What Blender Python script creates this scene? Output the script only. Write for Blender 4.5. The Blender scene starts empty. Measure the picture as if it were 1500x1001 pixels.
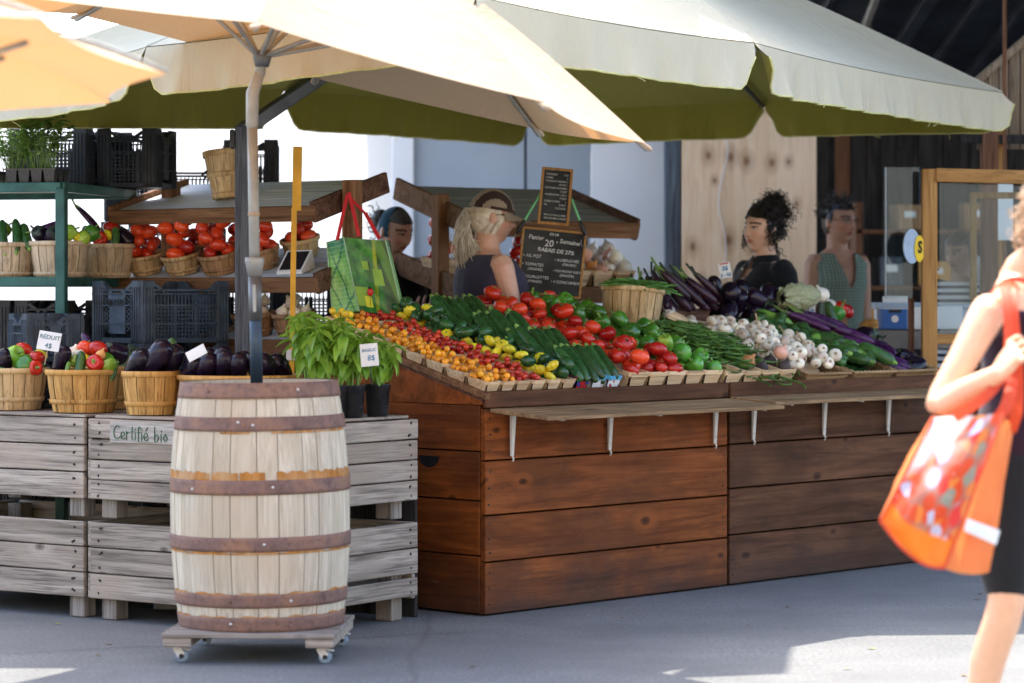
import bpy, bmesh, math, random
from math import sin, cos, pi, radians, sqrt, exp, atan2
from mathutils import Vector, Matrix, Euler, noise
C = bpy.context.scene.collection
rnd = random.Random(11)
F, CH, HZ = 4000.0, 1.36, 435.0
V = Vector
def P(px, py, d):            # a point seen at px, py of the photograph that stands d metres away
    return V(((px-750)/F*d, d, CH-(py-HZ)/F*d))
def RZ(a): return Matrix.Rotation(a, 4, 'Z')
def RX(a): return Matrix.Rotation(a, 4, 'X')
def RY(a): return Matrix.Rotation(a, 4, 'Y')
def T(*a): return Matrix.Translation(V(a if len(a) == 3 else a[0]))
def S(x, y=None, z=None):
    if y is None: y = z = x
    return Matrix.Diagonal((x, y, z, 1))

# ---------------------------------------------------------------- materials
def nodes(name):
    m = bpy.data.materials.new(name); m.use_nodes = True
    nt = m.node_tree; nt.nodes.clear()
    return m, nt
class G:
    """small wrapper for writing node graphs"""
    def __init__(s, name):
        s.m, s.nt = nodes(name)
        s.out = s.n('ShaderNodeOutputMaterial')
    def n(s, t, **k):
        nd = s.nt.nodes.new(t)
        for a, v in k.items(): setattr(nd, a, v)
        return nd
    def l(s, a, b): s.nt.links.new(a, b)
    def setv(s, sock, v):
        if isinstance(v, bpy.types.NodeSocket): s.l(v, sock)
        elif isinstance(v, (tuple, list)) and len(v) == 3 and sock.type == 'RGBA': sock.default_value = (*v, 1)
        else: sock.default_value = v
    def math(s, op, a, b=0.0, clamp=False):
        nd = s.n('ShaderNodeMath', operation=op, use_clamp=clamp); s.setv(nd.inputs[0], a); s.setv(nd.inputs[1], b); return nd.outputs[0]
    def mix(s, f, a, b, mode='MIX'):
        nd = s.n('ShaderNodeMix', data_type='RGBA', blend_type=mode)
        s.setv(nd.inputs[0], f); s.setv(nd.inputs[6], a); s.setv(nd.inputs[7], b); return nd.outputs[2]
    def coord(s, rand=True, scale=(1, 1, 1), which='Object'):
        tc = s.n('ShaderNodeTexCoord').outputs[which]
        if rand:
            oi = s.n('ShaderNodeObjectInfo')
            r = s.math('MULTIPLY', oi.outputs['Random'], 41.0)
            ad = s.n('ShaderNodeVectorMath', operation='ADD'); s.l(tc, ad.inputs[0]); s.l(r, ad.inputs[1]); tc = ad.outputs[0]
        mp = s.n('ShaderNodeMapping'); mp.inputs['Scale'].default_value = scale; s.l(tc, mp.inputs[0])
        return mp.outputs[0]
    def noise(s, vec, scale, detail=4, rough=.55, dist=0):
        nd = s.n('ShaderNodeTexNoise'); s.l(vec, nd.inputs['Vector'])
        nd.inputs['Scale'].default_value = scale; nd.inputs['Detail'].default_value = detail
        nd.inputs['Roughness'].default_value = rough; nd.inputs['Distortion'].default_value = dist
        return nd.outputs[0]
    def voro(s, vec, scale, rnd_=1.0, feature='F1', out='Distance'):
        nd = s.n('ShaderNodeTexVoronoi', feature=feature); s.l(vec, nd.inputs['Vector'])
        nd.inputs['Scale'].default_value = scale; nd.inputs['Randomness'].default_value = rnd_
        return nd.outputs[out]
    def ramp(s, f, *stops, interp='LINEAR'):
        nd = s.n('ShaderNodeValToRGB'); cr = nd.color_ramp; cr.interpolation = interp
        while len(cr.elements) < len(stops): cr.elements.new(.5)
        for e, (p, c) in zip(cr.elements, stops):
            e.position = p; e.color = (c, c, c, 1) if isinstance(c, (int, float)) else (*c, 1)
        s.setv(nd.inputs[0], f); return nd.outputs[0]
    def attr(s, name, out='Fac'): 
        return s.n('ShaderNodeAttribute', attribute_name=name).outputs[out]
    def bump(s, h, strength=.3, dist=.004):
        nd = s.n('ShaderNodeBump'); nd.inputs['Strength'].default_value = strength; nd.inputs['Distance'].default_value = dist
        s.l(h, nd.inputs['Height']); return nd.outputs[0]
    def bsdf(s, col, rough=.6, normal=None, spec=.4, metal=0, coat=0, trans=None, sss=0, sheen=0):
        b = s.n('ShaderNodeBsdfPrincipled')
        s.setv(b.inputs['Base Color'], col); s.setv(b.inputs['Roughness'], rough)
        b.inputs['Specular IOR Level'].default_value = spec; b.inputs['Metallic'].default_value = metal
        b.inputs['Coat Weight'].default_value = coat; b.inputs['Coat Roughness'].default_value = .12
        if sss:
            b.inputs['Subsurface Weight'].default_value = sss; b.inputs['Subsurface Radius'].default_value = (.012, .005, .003)
            b.inputs['Subsurface Scale'].default_value = 1.0
        if sheen: b.inputs['Sheen Weight'].default_value = sheen
        if normal is not None: s.l(normal, b.inputs['Normal'])
        o = b.outputs[0]
        if trans:
            tr = s.n('ShaderNodeBsdfTranslucent'); s.setv(tr.inputs[0], trans[0])
            if normal is not None: s.l(normal, tr.inputs['Normal'])
            mx = s.n('ShaderNodeMixShader'); mx.inputs[0].default_value = trans[1]; s.l(o, mx.inputs[1]); s.l(tr.outputs[0], mx.inputs[2]); o = mx.outputs[0]
        s.l(o, s.out.inputs[0]); return s.m
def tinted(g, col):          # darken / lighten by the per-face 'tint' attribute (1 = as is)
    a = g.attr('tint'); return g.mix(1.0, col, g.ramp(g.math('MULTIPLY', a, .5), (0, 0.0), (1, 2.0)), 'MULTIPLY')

def wood(name, dark, light, axis=0, rough=.7, knots=0.0, fine=1.0, blotch=None, bumps=.35, coat=0, spec=.12, stain=None, nails=False, fib=.55, dirt=0):
    g = G(name)
    sc = [16, 16, 16]; sc[axis] = 1.1
    v = g.coord(True, tuple(sc))
    n1 = g.noise(v, 1.6*fine, 4, .6, .8)
    sc2 = [90, 90, 90]; sc2[axis] = 3.0
    n2 = g.noise(g.coord(True, tuple(sc2)), 1.2*fine, 2, .65)
    c = g.ramp(n1, (.3, dark), (.52, tuple((a+b)/2 for a, b in zip(dark, light))), (.72, light))
    c = g.mix(g.ramp(n2, (.36, fib), (.5, .0)), c, tuple(x*.38 for x in dark))
    ln = g.math('ABSOLUTE', g.math('SINE', g.math('MULTIPLY', n1, 52.0)))
    c = g.mix(g.math('MULTIPLY', g.ramp(ln, (.0, .62), (.16, .0)), g.ramp(n2, (.35, 1.0), (.6, .35))), c, tuple(x*.5 for x in dark))
    n3 = g.noise(g.coord(True), 2.3, 2, .5)
    if blotch: c = g.mix(g.ramp(n3, (.48, 0.0), (.68, .75)), c, blotch)
    if knots:
        sp = g.n('ShaderNodeSeparateXYZ'); g.l(g.coord(True), sp.inputs[0]); o2 = [i for i in range(3) if i != axis]
        cb = g.n('ShaderNodeCombineXYZ'); g.l(g.math('MULTIPLY', sp.outputs[axis], 1.9), cb.inputs[0]); g.l(g.math('MULTIPLY', g.math('ADD', sp.outputs[o2[0]], sp.outputs[o2[1]]), 3.4), cb.inputs[1])
        vn = g.n('ShaderNodeTexVoronoi', voronoi_dimensions='2D'); g.l(cb.outputs[0], vn.inputs['Vector']); vn.inputs['Scale'].default_value = 1.0; vn.inputs['Randomness'].default_value = 1.0
        kd = g.math('ADD', vn.outputs['Distance'], g.math('MULTIPLY', g.math('SUBTRACT', n1, .5), .05))
        sc_ = g.n('ShaderNodeSeparateColor'); g.l(vn.outputs['Color'], sc_.inputs[0]); kd = g.math('MULTIPLY', kd, g.math('ADD', g.math('MULTIPLY', sc_.outputs[1], 1.1), .75)); on = g.ramp(sc_.outputs[0], (0.30, 0.0), (.36, 1.0))
        c = g.mix(g.math('MULTIPLY', g.math('MULTIPLY', g.ramp(kd, (.05, 0.0), (.09, .55), (.22, 0.0)), knots), on), c, tuple(min(1, x*1.25) for x in light))
        ring = g.math('ABSOLUTE', g.math('SINE', g.math('MULTIPLY', kd, 75)))
        c = g.mix(g.math('MULTIPLY', g.math('MULTIPLY', g.ramp(kd, (.05, .5), (.20, 0.0)), g.math('MULTIPLY', ring, on)), knots), c, tuple(x*.6 for x in dark))
        c = g.mix(g.math('MULTIPLY', g.math('MULTIPLY', g.ramp(kd, (.0, .9), (.03, .7), (.055, .25), (.08, 0.0)), knots), on), c, tuple(x*.35 for x in dark))
    if stain: 
        sv = g.noise(g.coord(True, (.8, .8, 3.0)), 2.2, 5, .7)
        c = g.mix(g.ramp(sv, (.5, 0.0), (.7, .6)), c, stain)
    if dirt:     # scuffs, pale specks and a grimy foot
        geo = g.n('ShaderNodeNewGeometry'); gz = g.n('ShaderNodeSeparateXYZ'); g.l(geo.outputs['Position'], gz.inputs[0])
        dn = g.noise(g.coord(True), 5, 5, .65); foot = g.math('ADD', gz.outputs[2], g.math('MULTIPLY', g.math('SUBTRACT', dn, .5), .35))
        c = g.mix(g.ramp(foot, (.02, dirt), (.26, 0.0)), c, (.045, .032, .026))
        c = g.mix(g.ramp(g.noise(g.coord(True, (2.2, 9, 9)), 3.2, 6, .75), (.66, 0.0), (.74, .30)), c, (.36, .24, .16))
        c = g.mix(g.ramp(g.voro(g.coord(True), 24), (.028, .5), (.05, 0.0)), c, (.5, .4, .3))
        c = g.mix(g.ramp(g.noise(g.coord(True), 1.6, 4, .6), (.5, 0.0), (.72, .6)), c, tuple(x*.8 for x in dark))
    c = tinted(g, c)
    h = g.math('ADD', g.math('MULTIPLY', n1, .6), n2)
    return g.bsdf(c, g.ramp(n1, (.3, min(1, rough+.12)), (.7, rough-.08)), g.bump(h, bumps, .004), spec, coat=coat)
def plain(name, col, rough=.5, var=.12, scale=18, bumpd=0, spec=.4, metal=0, coat=0, sss=0, trans=None, col2=None, tint=False, sheen=0):
    g = G(name)
    n = g.noise(g.coord(True), scale, 4)
    c2 = col2 or tuple(max(0, x*(1-2*var)) for x in col)
    c = g.ramp(n, (.35, c2), (.65, col))
    if tint: c = tinted(g, c)
    nb = g.bump(g.noise(g.coord(True), scale*4, 3), .35, bumpd) if bumpd else None
    return g.bsdf(c, g.ramp(n, (.3, min(1, rough*1.25)), (.7, rough*.85)), nb, spec, metal, coat, trans, sss, sheen)
def veg(name, col, col2, rough=.28, scale=9, streak=None, spots=None, sss=.0, spec=.5, coat=.0, tipc=None, bumpd=.0):
    """produce skin: two-tone mottling, individual shade by object, optional streaks along x and pale specks"""
    g = G(name); col, col2 = (tuple(min(.92, x*1.38) for x in q) for q in (col, col2))
    n = g.noise(g.coord(True), scale, 4, .6)
    c = g.ramp(n, (.34, col2), (.62, col))
    if streak:
        s = g.noise(g.coord(True, (3, 60, 60)), 1.0, 3)
        c = g.mix(g.ramp(s, (.5, 0.0), (.66, .8)), c, streak)
    if spots:
        s = g.voro(g.coord(True), 210)
        c = g.mix(g.ramp(s, (.12, .7), (.26, 0.0)), c, spots)
    oi = g.n('ShaderNodeObjectInfo').outputs['Random']
    hs = g.n('ShaderNodeHueSaturation'); g.l(c, hs.inputs['Color'])
    g.l(g.ramp(oi, (0, .62), (1, 1.25)), hs.inputs['Value']); g.l(g.math('ADD', g.math('MULTIPLY', oi, .011), .497), hs.inputs['Hue'])
    nb = g.bump(g.noise(g.coord(True), 60, 3), .4, bumpd) if bumpd else None
    return g.bsdf(hs.outputs[0], g.ramp(g.noise(g.coord(True), 22, 3), (.35, min(1, rough*2.1)), (.6, rough*.9)), nb, spec, coat=coat, sss=sss)

M = {}
M['grey_wood'] = wood('weathered_grey_wood', (.225, .19, .155), (.55, .475, .39), 0, .85, .8, 1.0, (.40, .325, .255), .8, spec=.1, fib=.6)
M['grey_wood_z'] = wood('weathered_grey_wood_upright', (.20, .175, .15), (.42, .38, .33), 2, .85, .5, 1.0, (.33, .27, .2), .6, spec=.15)
M['red_wood'] = wood('stained_red_brown_wood', (.150, .040, .009), (.42, .120, .024), 0, .6, 1.0, .7, (.15, .048, .014), .25, fib=.3, dirt=.75, spec=.15, stain=(.05, .018, .008))
M['dark_wood'] = wood('stained_dark_brown_wood', (.064, .026, .012), (.170, .071, .031), 0, .55, 1.0, .7, (.07, .03, .014), .25, fib=.3, dirt=.6, stain=(.022, .011, .007))
M['shelf_wood'] = wood('worn_shelf_wood', (.20, .115, .055), (.52, .34, .18), 0, .75, .5, .9, (.32, .20, .10), .4, stain=(.09, .05, .026))
M['rack_wood'] = wood('brown_rack_wood', (.13, .064, .032), (.36, .195, .10), 0, .7, .6, 1.0, (.2, .105, .058), .4)
M['rack_wood_z'] = wood('brown_rack_post_wood', (.16, .078, .038), (.40, .21, .105), 2, .7, .5, 1.0, (.25, .125, .066), .4)
M['rack_dark'] = wood('dark_rack_wood', (.075, .037, .024), (.21, .11, .07), 0, .7, .5, 1.0, None, .4)
M['rack_top'] = wood('faded_blue_grey_board', (.62, .70, .80), (.84, .89, .95), 0, .8, .1, .7, (.70, .76, .84), .3)
M['roof_board'] = wood('dark_slate_board', (.26, .275, .33), (.42, .44, .51), 0, .8, .1, .7, (.33, .345, .40), .3)
M['veneer'] = wood('basket_veneer', (.50, .31, .13), (.80, .60, .34), 2, .65, 0, .8, (.72, .50, .24), .3, spec=.25)
M['veneer_orange'] = wood('golden_basket_veneer', (.42, .20, .05), (.76, .46, .15), 2, .6, 0, .8, (.58, .30, .075), .3, spec=.25)
M['veneer_pale'] = wood('pale_basket_veneer', (.56, .40, .24), (.82, .68, .48), 2, .7, 0, .8, (.70, .52, .34), .25, spec=.2)
M['veneer_brown'] = wood('brown_basket_veneer', (.25, .13, .06), (.50, .31, .17), 2, .7, 0, .8, (.4, .23, .11), .3, spec=.2)
M['punnet'] = wood('punnet_veneer', (.55, .36, .19), (.83, .65, .42), 0, .65, 0, .6, (.74, .52, .29), .2, spec=.25)
M['stave'] = wood('silvery_barrel_stave', (.50, .425, .31), (.755, .67, .525), 2, .85, .12, 1.1, (.57, .455, .325), .6, spec=.1, fib=.25)
M['oak_head'] = wood('dark_barrel_head', (.05, .045, .045), (.13, .12, .12), 0, .8, 0, 1, None, .4)
def ply():
    g = G('knotty_plywood'); v = g.coord(False)
    n = g.noise(g.coord(False, (14, 14, 1.2)), 1.4, 4, .6, .8); n2 = g.noise(v, 2.0, 3)
    c = g.ramp(n, (.3, (.78, .52, .33)), (.55, (.92, .69, .48)), (.75, (.96, .77, .58))); c = g.mix(g.ramp(n2, (.45, 0.0), (.7, .5)), c, (.70, .48, .27))
    for x, z, r in ((-.26, 2.26, .03), (-.12, 2.25, .034), (-.015, 2.225, .034), (.145, 2.215, .03), (.25, 2.22, .022), (-.22, 2.10, .018), (-.36, 1.68, .03), (-.13, 1.72, .034), (.02, 1.66, .028), (.30, 1.95, .024), (-.30, 1.45, .03), (.1, 2.6, .03)):
        d = g.n('ShaderNodeVectorMath', operation='DISTANCE'); mp = g.coord(False, (1.25, 0, .85)); g.l(mp, d.inputs[0]); d.inputs[1].default_value = (x*1.25, 0, z*.85)
        dd = g.math('ADD', d.outputs['Value'], g.math('MULTIPLY', g.math('SUBTRACT', n, .5), .02))
        c = g.mix(g.ramp(dd, (0, .9), (r*.55, .75), (r*.9, .4), (r*2.6, 0.0)), c, (.24, .10, .045))
    return g.bsdf(c, .7, g.bump(n, .15, .003), .15)
M['ply'] = ply()
M['gable'] = wood('silvered_gable_plank', (.15, .115, .08), (.36, .29, .21), 2, .85, .4, 1, (.22, .16, .1), .5)
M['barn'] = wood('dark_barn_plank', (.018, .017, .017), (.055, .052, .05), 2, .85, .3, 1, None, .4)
M['honey'] = wood('honey_pine', (.30, .145, .04), (.52, .29, .10), 2, .55, .5, .8, (.41, .21, .066), .25)
M['honey_x'] = wood('honey_pine_beam', (.30, .15, .045), (.50, .28, .10), 0, .55, .5, .8, (.41, .21, .066), .25)
M['yellow_wood'] = plain('yellow_painted_wood', (.86, .44, .035), .5, .12, 9)
M['post_paint'] = wood('charcoal_timber', (.05, .055, .065), (.14, .15, .17), 2, .6, .2, 1.4, None, .4)
M['blue_timber'] = wood('slate_blue_timber', (.07, .085, .105), (.17, .20, .235), 2, .75, .4, 1, None, .4)
M['brown_timber'] = wood('red_brown_timber', (.10, .045, .025), (.24, .12, .07), 2, .7, .4, 1, None, .4)

def rust():
    g = G('rusted_hoop_iron')
    v = g.coord(True); n = g.noise(v, 7, 8, .7); n2 = g.noise(v, 45, 5, .7)
    c = g.ramp(n, (.3, (.15, .095, .085)), (.5, (.25, .15, .12)), (.72, (.38, .20, .11)))
    c = g.mix(g.ramp(n2, (.5, 0.0), (.72, .7)), c, (.10, .06, .05))
    return g.bsdf(c, .75, g.bump(n2, .4, .003), .3, .25)
M['rust'] = rust()
def rust_stain():
    g = G('rust_stained_stave')
    n = g.noise(g.coord(True, (30, 30, 3)), 1.2, 5, .6); n2 = g.noise(g.coord(True), 8, 4)
    c = g.ramp(n, (.3, (.30, .12, .03)), (.6, (.50, .22, .05)), (.75, (.58, .36, .16)))
    c = g.mix(g.ramp(n2, (.45, 0.0), (.6, .5)), c, (.50, .36, .22))
    return g.bsdf(c, .8, g.bump(n, .3, .003), .2)
M['rust_stain'] = rust_stain()
M['screw'] = plain('bright_screw_steel', (.75, .72, .66), .35, .1, 30, metal=.6)
M['nail'] = plain('rusty_nail', (.055, .04, .035), .7, .2, 30)
M['alu'] = plain('grey_umbrella_metal', (.36, .36, .33), .42, .12, 10, metal=.35)
M['alu_dark'] = plain('dark_grey_metal', (.16, .165, .17), .4, .12, 10, metal=.6)
M['blue_pole'] = plain('dark_blue_pole', (.055, .09, .13), .35, .2, 10, metal=.3)
M['white_metal'] = plain('white_enamel', (.80, .78, .72), .4, .08, 20)
M['wheel'] = plain('grey_blue_rubber', (.30, .40, .50), .5, .15, 20)
M['black'] = plain('black_plastic', (.018, .019, .021), .38, .2, 20, .0)
M['pot'] = plain('black_nursery_pot', (.022, .022, .022), .3, .3, 30, spec=.6)
M['crate_blue'] = plain('dark_blue_crate_plastic', (.045, .066, .095), .4, .25, 14, tint=True)
M['crate_dark'] = plain('near_black_crate_plastic', (.010, .014, .022), .42, .25, 14, tint=True)
M['green_steel'] = plain('bottle_green_steel', (.022, .125, .105), .42, .2, 10)
M['wire'] = plain('galvanised_wire_deck', (.30, .33, .26), .5, .2, 40, metal=.5)

def ground():
    g = G('worn_concrete')
    v = g.coord(False); n = g.noise(v, 1.1, 8, .62); n2 = g.noise(v, 60, 4, .7)
    st = g.noise(g.coord(False, (1.2, 9, 1)), 2.0, 5, .65)
    c = g.ramp(n, (.3, (.145, .152, .150)), (.7, (.258, .264, .258)))
    c = g.mix(g.ramp(n2, (.42, .6), (.56, 0.0)), c, (.11, .108, .105))
    c = g.mix(g.ramp(st, (.54, 0.0), (.7, .35)), c, (.24, .22, .205))
    w = g.noise(v, .9, 5, .6)
    wv = g.n('ShaderNodeVectorMath', operation='MULTIPLY_ADD'); g.l(v, wv.inputs[0]); wv.inputs[1].default_value = (1, 1, 1); g.l(g.math('MULTIPLY', w, .5), wv.inputs[2])
    cr = g.voro(wv.outputs[0], .21, 1, 'DISTANCE_TO_EDGE')
    c = g.mix(g.ramp(cr, (.0, .45), (.002, .35), (.0035, 0.0)), c, (.10, .095, .09))
    sp = g.voro(v, 26)
    c = g.mix(g.ramp(sp, (.03, .45), (.06, 0.0)), c, (.09, .085, .08))
    c = g.mix(g.ramp(g.voro(v, 9), (.02, .7), (.035, 0.0)), c, (.55, .53, .5))
    big = g.noise(v, .45, 6, .7); c = g.mix(g.ramp(big, (.45, 0.0), (.62, .45)), c, (.17, .17, .172))
    ty = g.noise(g.coord(False, (.5, 14, 1)), 1.3, 6, .7); c = g.mix(g.ramp(ty, (.56, 0.0), (.68, .4)), c, (.14, .14, .145))
    return g.bsdf(c, .8, g.bump(g.math('ADD', n2, st), .35, .004), .25)
M['ground'] = ground()
def fabric(name, col, trans=None, weave=260, wr=.0, spec=.1):
    g = G(name)
    v = g.coord(False); n = g.noise(v, 2.2, 5, .6); f = g.noise(v, weave, 2)
    c = g.ramp(n, (.3, tuple(x*.90 for x in col)), (.7, col))
    c = g.mix(g.ramp(f, (.4, .18), (.6, 0.0)), c, tuple(x*.7 for x in col))
    w = g.noise(g.coord(False, (1, 1, .35)), 6, 4, .6, .8)
    c = g.mix(g.ramp(g.noise(v, 1.1, 5, .7), (.5, 0.0), (.72, .25)), c, tuple(x*.72 for x in col))
    return g.bsdf(c, .85, g.bump(w, .55, .03+wr), spec, trans=trans, sheen=.1)
M['beige_cloth'] = fabric('ecru_umbrella_cloth', (.52, .41, .285), ((.88, .40, .12), .19))
M['cream_cloth'] = fabric('cream_canvas', (.58, .53, .38), None)
M['olive_cloth'] = fabric('olive_canvas_lining', (.30, .285, .050), None)
M['piping'] = plain('yellow_green_piping', (.62, .60, .25), .7, .1)
M['tent'] = fabric('white_tent_sheet', (.86, .86, .85), ((.95, .95, .93), .40))
M['panel_grey'] = plain('blue_grey_wall_panel', (.36, .42, .49), .6, .05, 2)
M['panel_white'] = plain('white_wall_panel', (.80, .82, .85), .6, .03, 2)
M['roof_metal'] = plain('dark_roof_sheet', (.055, .066, .088), .42, .25, 2, metal=.2)
M['dark_void'] = plain('unlit_interior_black', (.012, .012, .014), .8, .3, 2)  # black colour stands in for the darkness of interiors
M['glass'] = None
def glass():
    g = G('thin_acrylic_sheet')
    t = g.n('ShaderNodeBsdfTransparent'); t.inputs[0].default_value = (.86, .92, .93, 1)
    gl = g.n('ShaderNodeBsdfGlossy'); gl.inputs['Roughness'].default_value = .06; gl.inputs[0].default_value = (.55, .72, .95, 1)
    fr = g.n('ShaderNodeFresnel'); fr.inputs[0].default_value = 1.5
    mx = g.n('ShaderNodeMixShader'); g.l(g.math('MULTIPLY', fr.outputs[0], .85, True), mx.inputs[0]); g.l(t.outputs[0], mx.inputs[1]); g.l(gl.outputs[0], mx.inputs[2])
    g.l(mx.outputs[0], g.out.inputs[0]); return g.m
M['glass'] = glass()
M['paper'] = plain('white_card', (.82, .82, .80), .6, .04, 8)
M['chalk'] = plain('chalk_white', (.72, .74, .72), .9, .2, 60)
M['slate'] = plain('black_chalkboard', (.022, .026, .027), .6, .35, 6)
M['ink_blue'] = plain('blue_marker', (.02, .20, .42), .6, .1)
M['ink_teal'] = plain('teal_marker', (.01, .16, .24), .6, .1)
M['ink_red'] = plain('red_marker', (.62, .05, .03), .6, .1)
M['ink_green'] = plain('green_paint', (.012, .17, .09), .6, .15)
M['ink_black'] = plain('black_ink', (.015, .015, .015), .6, .1)
M['yellow'] = plain('yellow_sign', (.90, .60, .03), .5, .05)
M['blue_card'] = plain('bright_blue_card', (.03, .14, .46), .5, .08)
M['pale_blue'] = plain('pale_blue_back', (.42, .52, .62), .5, .08)
M['green_cord'] = plain('green_bungee', (.20, .62, .28), .6, .1)
M['red_strap'] = plain('red_webbing', (.72, .02, .03), .6, .1)
# produce
M['tomato'] = veg('tomato_skin', (.58, .030, .012), (.40, .012, .008), .16, 6, sss=.05, spec=.55)
M['roma'] = veg('plum_tomato_skin', (.62, .055, .015), (.42, .014, .008), .17, 7, sss=.05, spec=.55)
M['cherry_red'] = veg('cherry_tomato_skin', (.50, .030, .014), (.30, .010, .008), .15, 20, spec=.55)
M['cherry_orange'] = veg('orange_cherry_skin', (.86, .30, .018), (.75, .20, .012), .2, 20, spec=.5, sss=.05)
M['cherry_yellow'] = veg('yellow_cherry_skin', (.90, .50, .03), (.85, .36, .02), .2, 20, spec=.5, sss=.05)
M['pepper_green'] = veg('green_pepper_skin', (.085, .24, .022), (.030, .125, .015), .14, 8, spec=.6)
M['pepper_light'] = veg('light_green_pepper_skin', (.30, .42, .045), (.12, .26, .022), .16, 9, spec=.6)
M['pepper_red'] = veg('red_pepper_skin', (.60, .022, .010), (.40, .012, .008), .13, 8, spec=.6)
M['stem'] = veg('green_stem', (.20, .32, .07), (.12, .22, .04), .6, 20)
M['zucchini'] = veg('zucchini_skin', (.030, .090, .022), (.012, .048, .013), .2, 14, streak=(.045, .11, .03), spots=(.10, .18, .07), spec=.55)
M['cucumber'] = veg('cucumber_skin', (.040, .105, .022), (.014, .052, .014), .25, 16, streak=(.10, .20, .045), spec=.5, bumpd=.003)
M['cucumber_light'] = veg('pale_cucumber_skin', (.14, .27, .035), (.07, .17, .022), .28, 16, streak=(.22, .34, .07), spec=.5, bumpd=.003)
M['eggplant'] = veg('aubergine_skin', (.014, .007, .018), (.007, .005, .011), .12, 6, spec=.35)
M['eggplant_purple'] = veg('violet_aubergine_skin', (.062, .016, .070), (.026, .008, .034), .18, 6, spec=.4)
M['eggplant_brown'] = veg('dusky_aubergine_skin', (.050, .020, .034), (.022, .011, .022), .16, 6, spec=.35)
M['calyx'] = veg('aubergine_cap', (.15, .24, .05), (.08, .15, .03), .55, 14)
M['calyx_dark'] = veg('dark_aubergine_cap', (.03, .045, .02), (.02, .03, .018), .5, 14)
M['garlic'] = veg('garlic_skin', (.74, .645, .50), (.56, .45, .35), .6, 20, streak=(.66, .50, .45), spec=.2)
M['garlic_root'] = veg('garlic_root_disc', (.36, .25, .15), (.20, .13, .08), .9, 60)
M['garlic_stem'] = veg('dry_garlic_stem', (.56, .40, .24), (.42, .28, .16), .8, 20, spec=.2)
M['onion'] = veg('onion_skin', (.55, .25, .08), (.38, .14, .04), .3, 10, streak=(.66, .36, .14))
M['onion_white'] = veg('white_onion_skin', (.76, .75, .68), (.62, .60, .48), .3, 10, streak=(.80, .80, .72))
M['onion_pink'] = veg('pink_onion_skin', (.56, .30, .22), (.42, .20, .15), .35, 10)
M['beet'] = veg('dark_root_skin', (.06, .045, .04), (.03, .02, .02), .7, 20)
M['pattypan'] = veg('yellow_squash_skin', (.88, .60, .03), (.80, .48, .02), .25, 8, spec=.5, sss=.05)
M['squash_green'] = veg('dark_green_squash_skin', (.025, .09, .022), (.012, .045, .012), .2, 12, streak=(.05, .13, .04), spec=.55)
M['scape'] = veg('green_scape', (.10, .22, .04), (.035, .115, .018), .4, 30)
M['soil'] = plain('dark_potting_soil', (.025, .018, .012), .95, .4, 60, .004)
def leafmat(name, c1, c2, tr):
    g = G(name)
    n = g.noise(g.coord(True), 14, 4)
    c = tinted(g, g.ramp(n, (.35, c2), (.65, c1)))
    vein = g.noise(g.coord(True), 90, 2)
    return g.bsdf(c, .42, g.bump(vein, .3, .003), .45, trans=(tr, .3))
M['basil'] = leafmat('basil_leaf', (.30, .50, .06), (.14, .31, .035), (.42, .62, .07))
M['herb'] = leafmat('young_herb_leaf', (.22, .36, .07), (.12, .24, .04), (.34, .5, .1))
def napa():
    g = G('napa_leaf'); v = g.coord(False, (.5, 1, 1)); n = g.noise(v, 75, 4, .7, 1.5); n2 = g.noise(v, 16, 3); a = g.attr('tint')
    c = g.ramp(n, (.32, (.42, .52, .17)), (.5, (.72, .76, .42)), (.66, (.88, .89, .70))); c = g.mix(g.ramp(n2, (.4, 0.0), (.65, .6)), c, (.80, .82, .56))
    return g.bsdf(tinted(g, c), .5, g.bump(n, 1.0, .02), .3)
M['cabbage'] = napa()
def carton(name, blue):
    g = G(name)
    v = g.coord(True); z = g.n('ShaderNodeSeparateXYZ'); g.l(g.n('ShaderNodeTexCoord').outputs['Object'], z.inputs[0])
    cells = g.voro(v, 55, 1, 'F1', 'Color'); d = g.voro(v, 55)
    sp = g.n('ShaderNodeSeparateColor'); g.l(cells, sp.inputs[0])
    fruit = g.ramp(sp.outputs[0], (0, (.60, .02, .02)), (.45, (.05, .06, .35)), (.7, (.65, .03, .03)), (.88, (.05, .22, .05)), interp='CONSTANT')
    if blue:
        low = g.mix(g.ramp(d, (.35, 1.0), (.5, 0.0)), (.80, .84, .84), g.mix(g.ramp(sp.outputs[1], (.5, 0.0), (.55, 1.0)), (.80, .84, .84), fruit))
        c = g.mix(g.ramp(z.outputs[2], (.040, 0.0), (.046, 1.0)), low, (.10, .42, .66))
    else:
        c = g.mix(g.ramp(d, (.45, 1.0), (.6, 0.0)), (.04, .04, .06), fruit)
    return g.bsdf(c, .5)
M['carton_blue'] = carton('printed_blue_carton', True); M['carton_berry'] = carton('printed_berry_carton', False)

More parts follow.
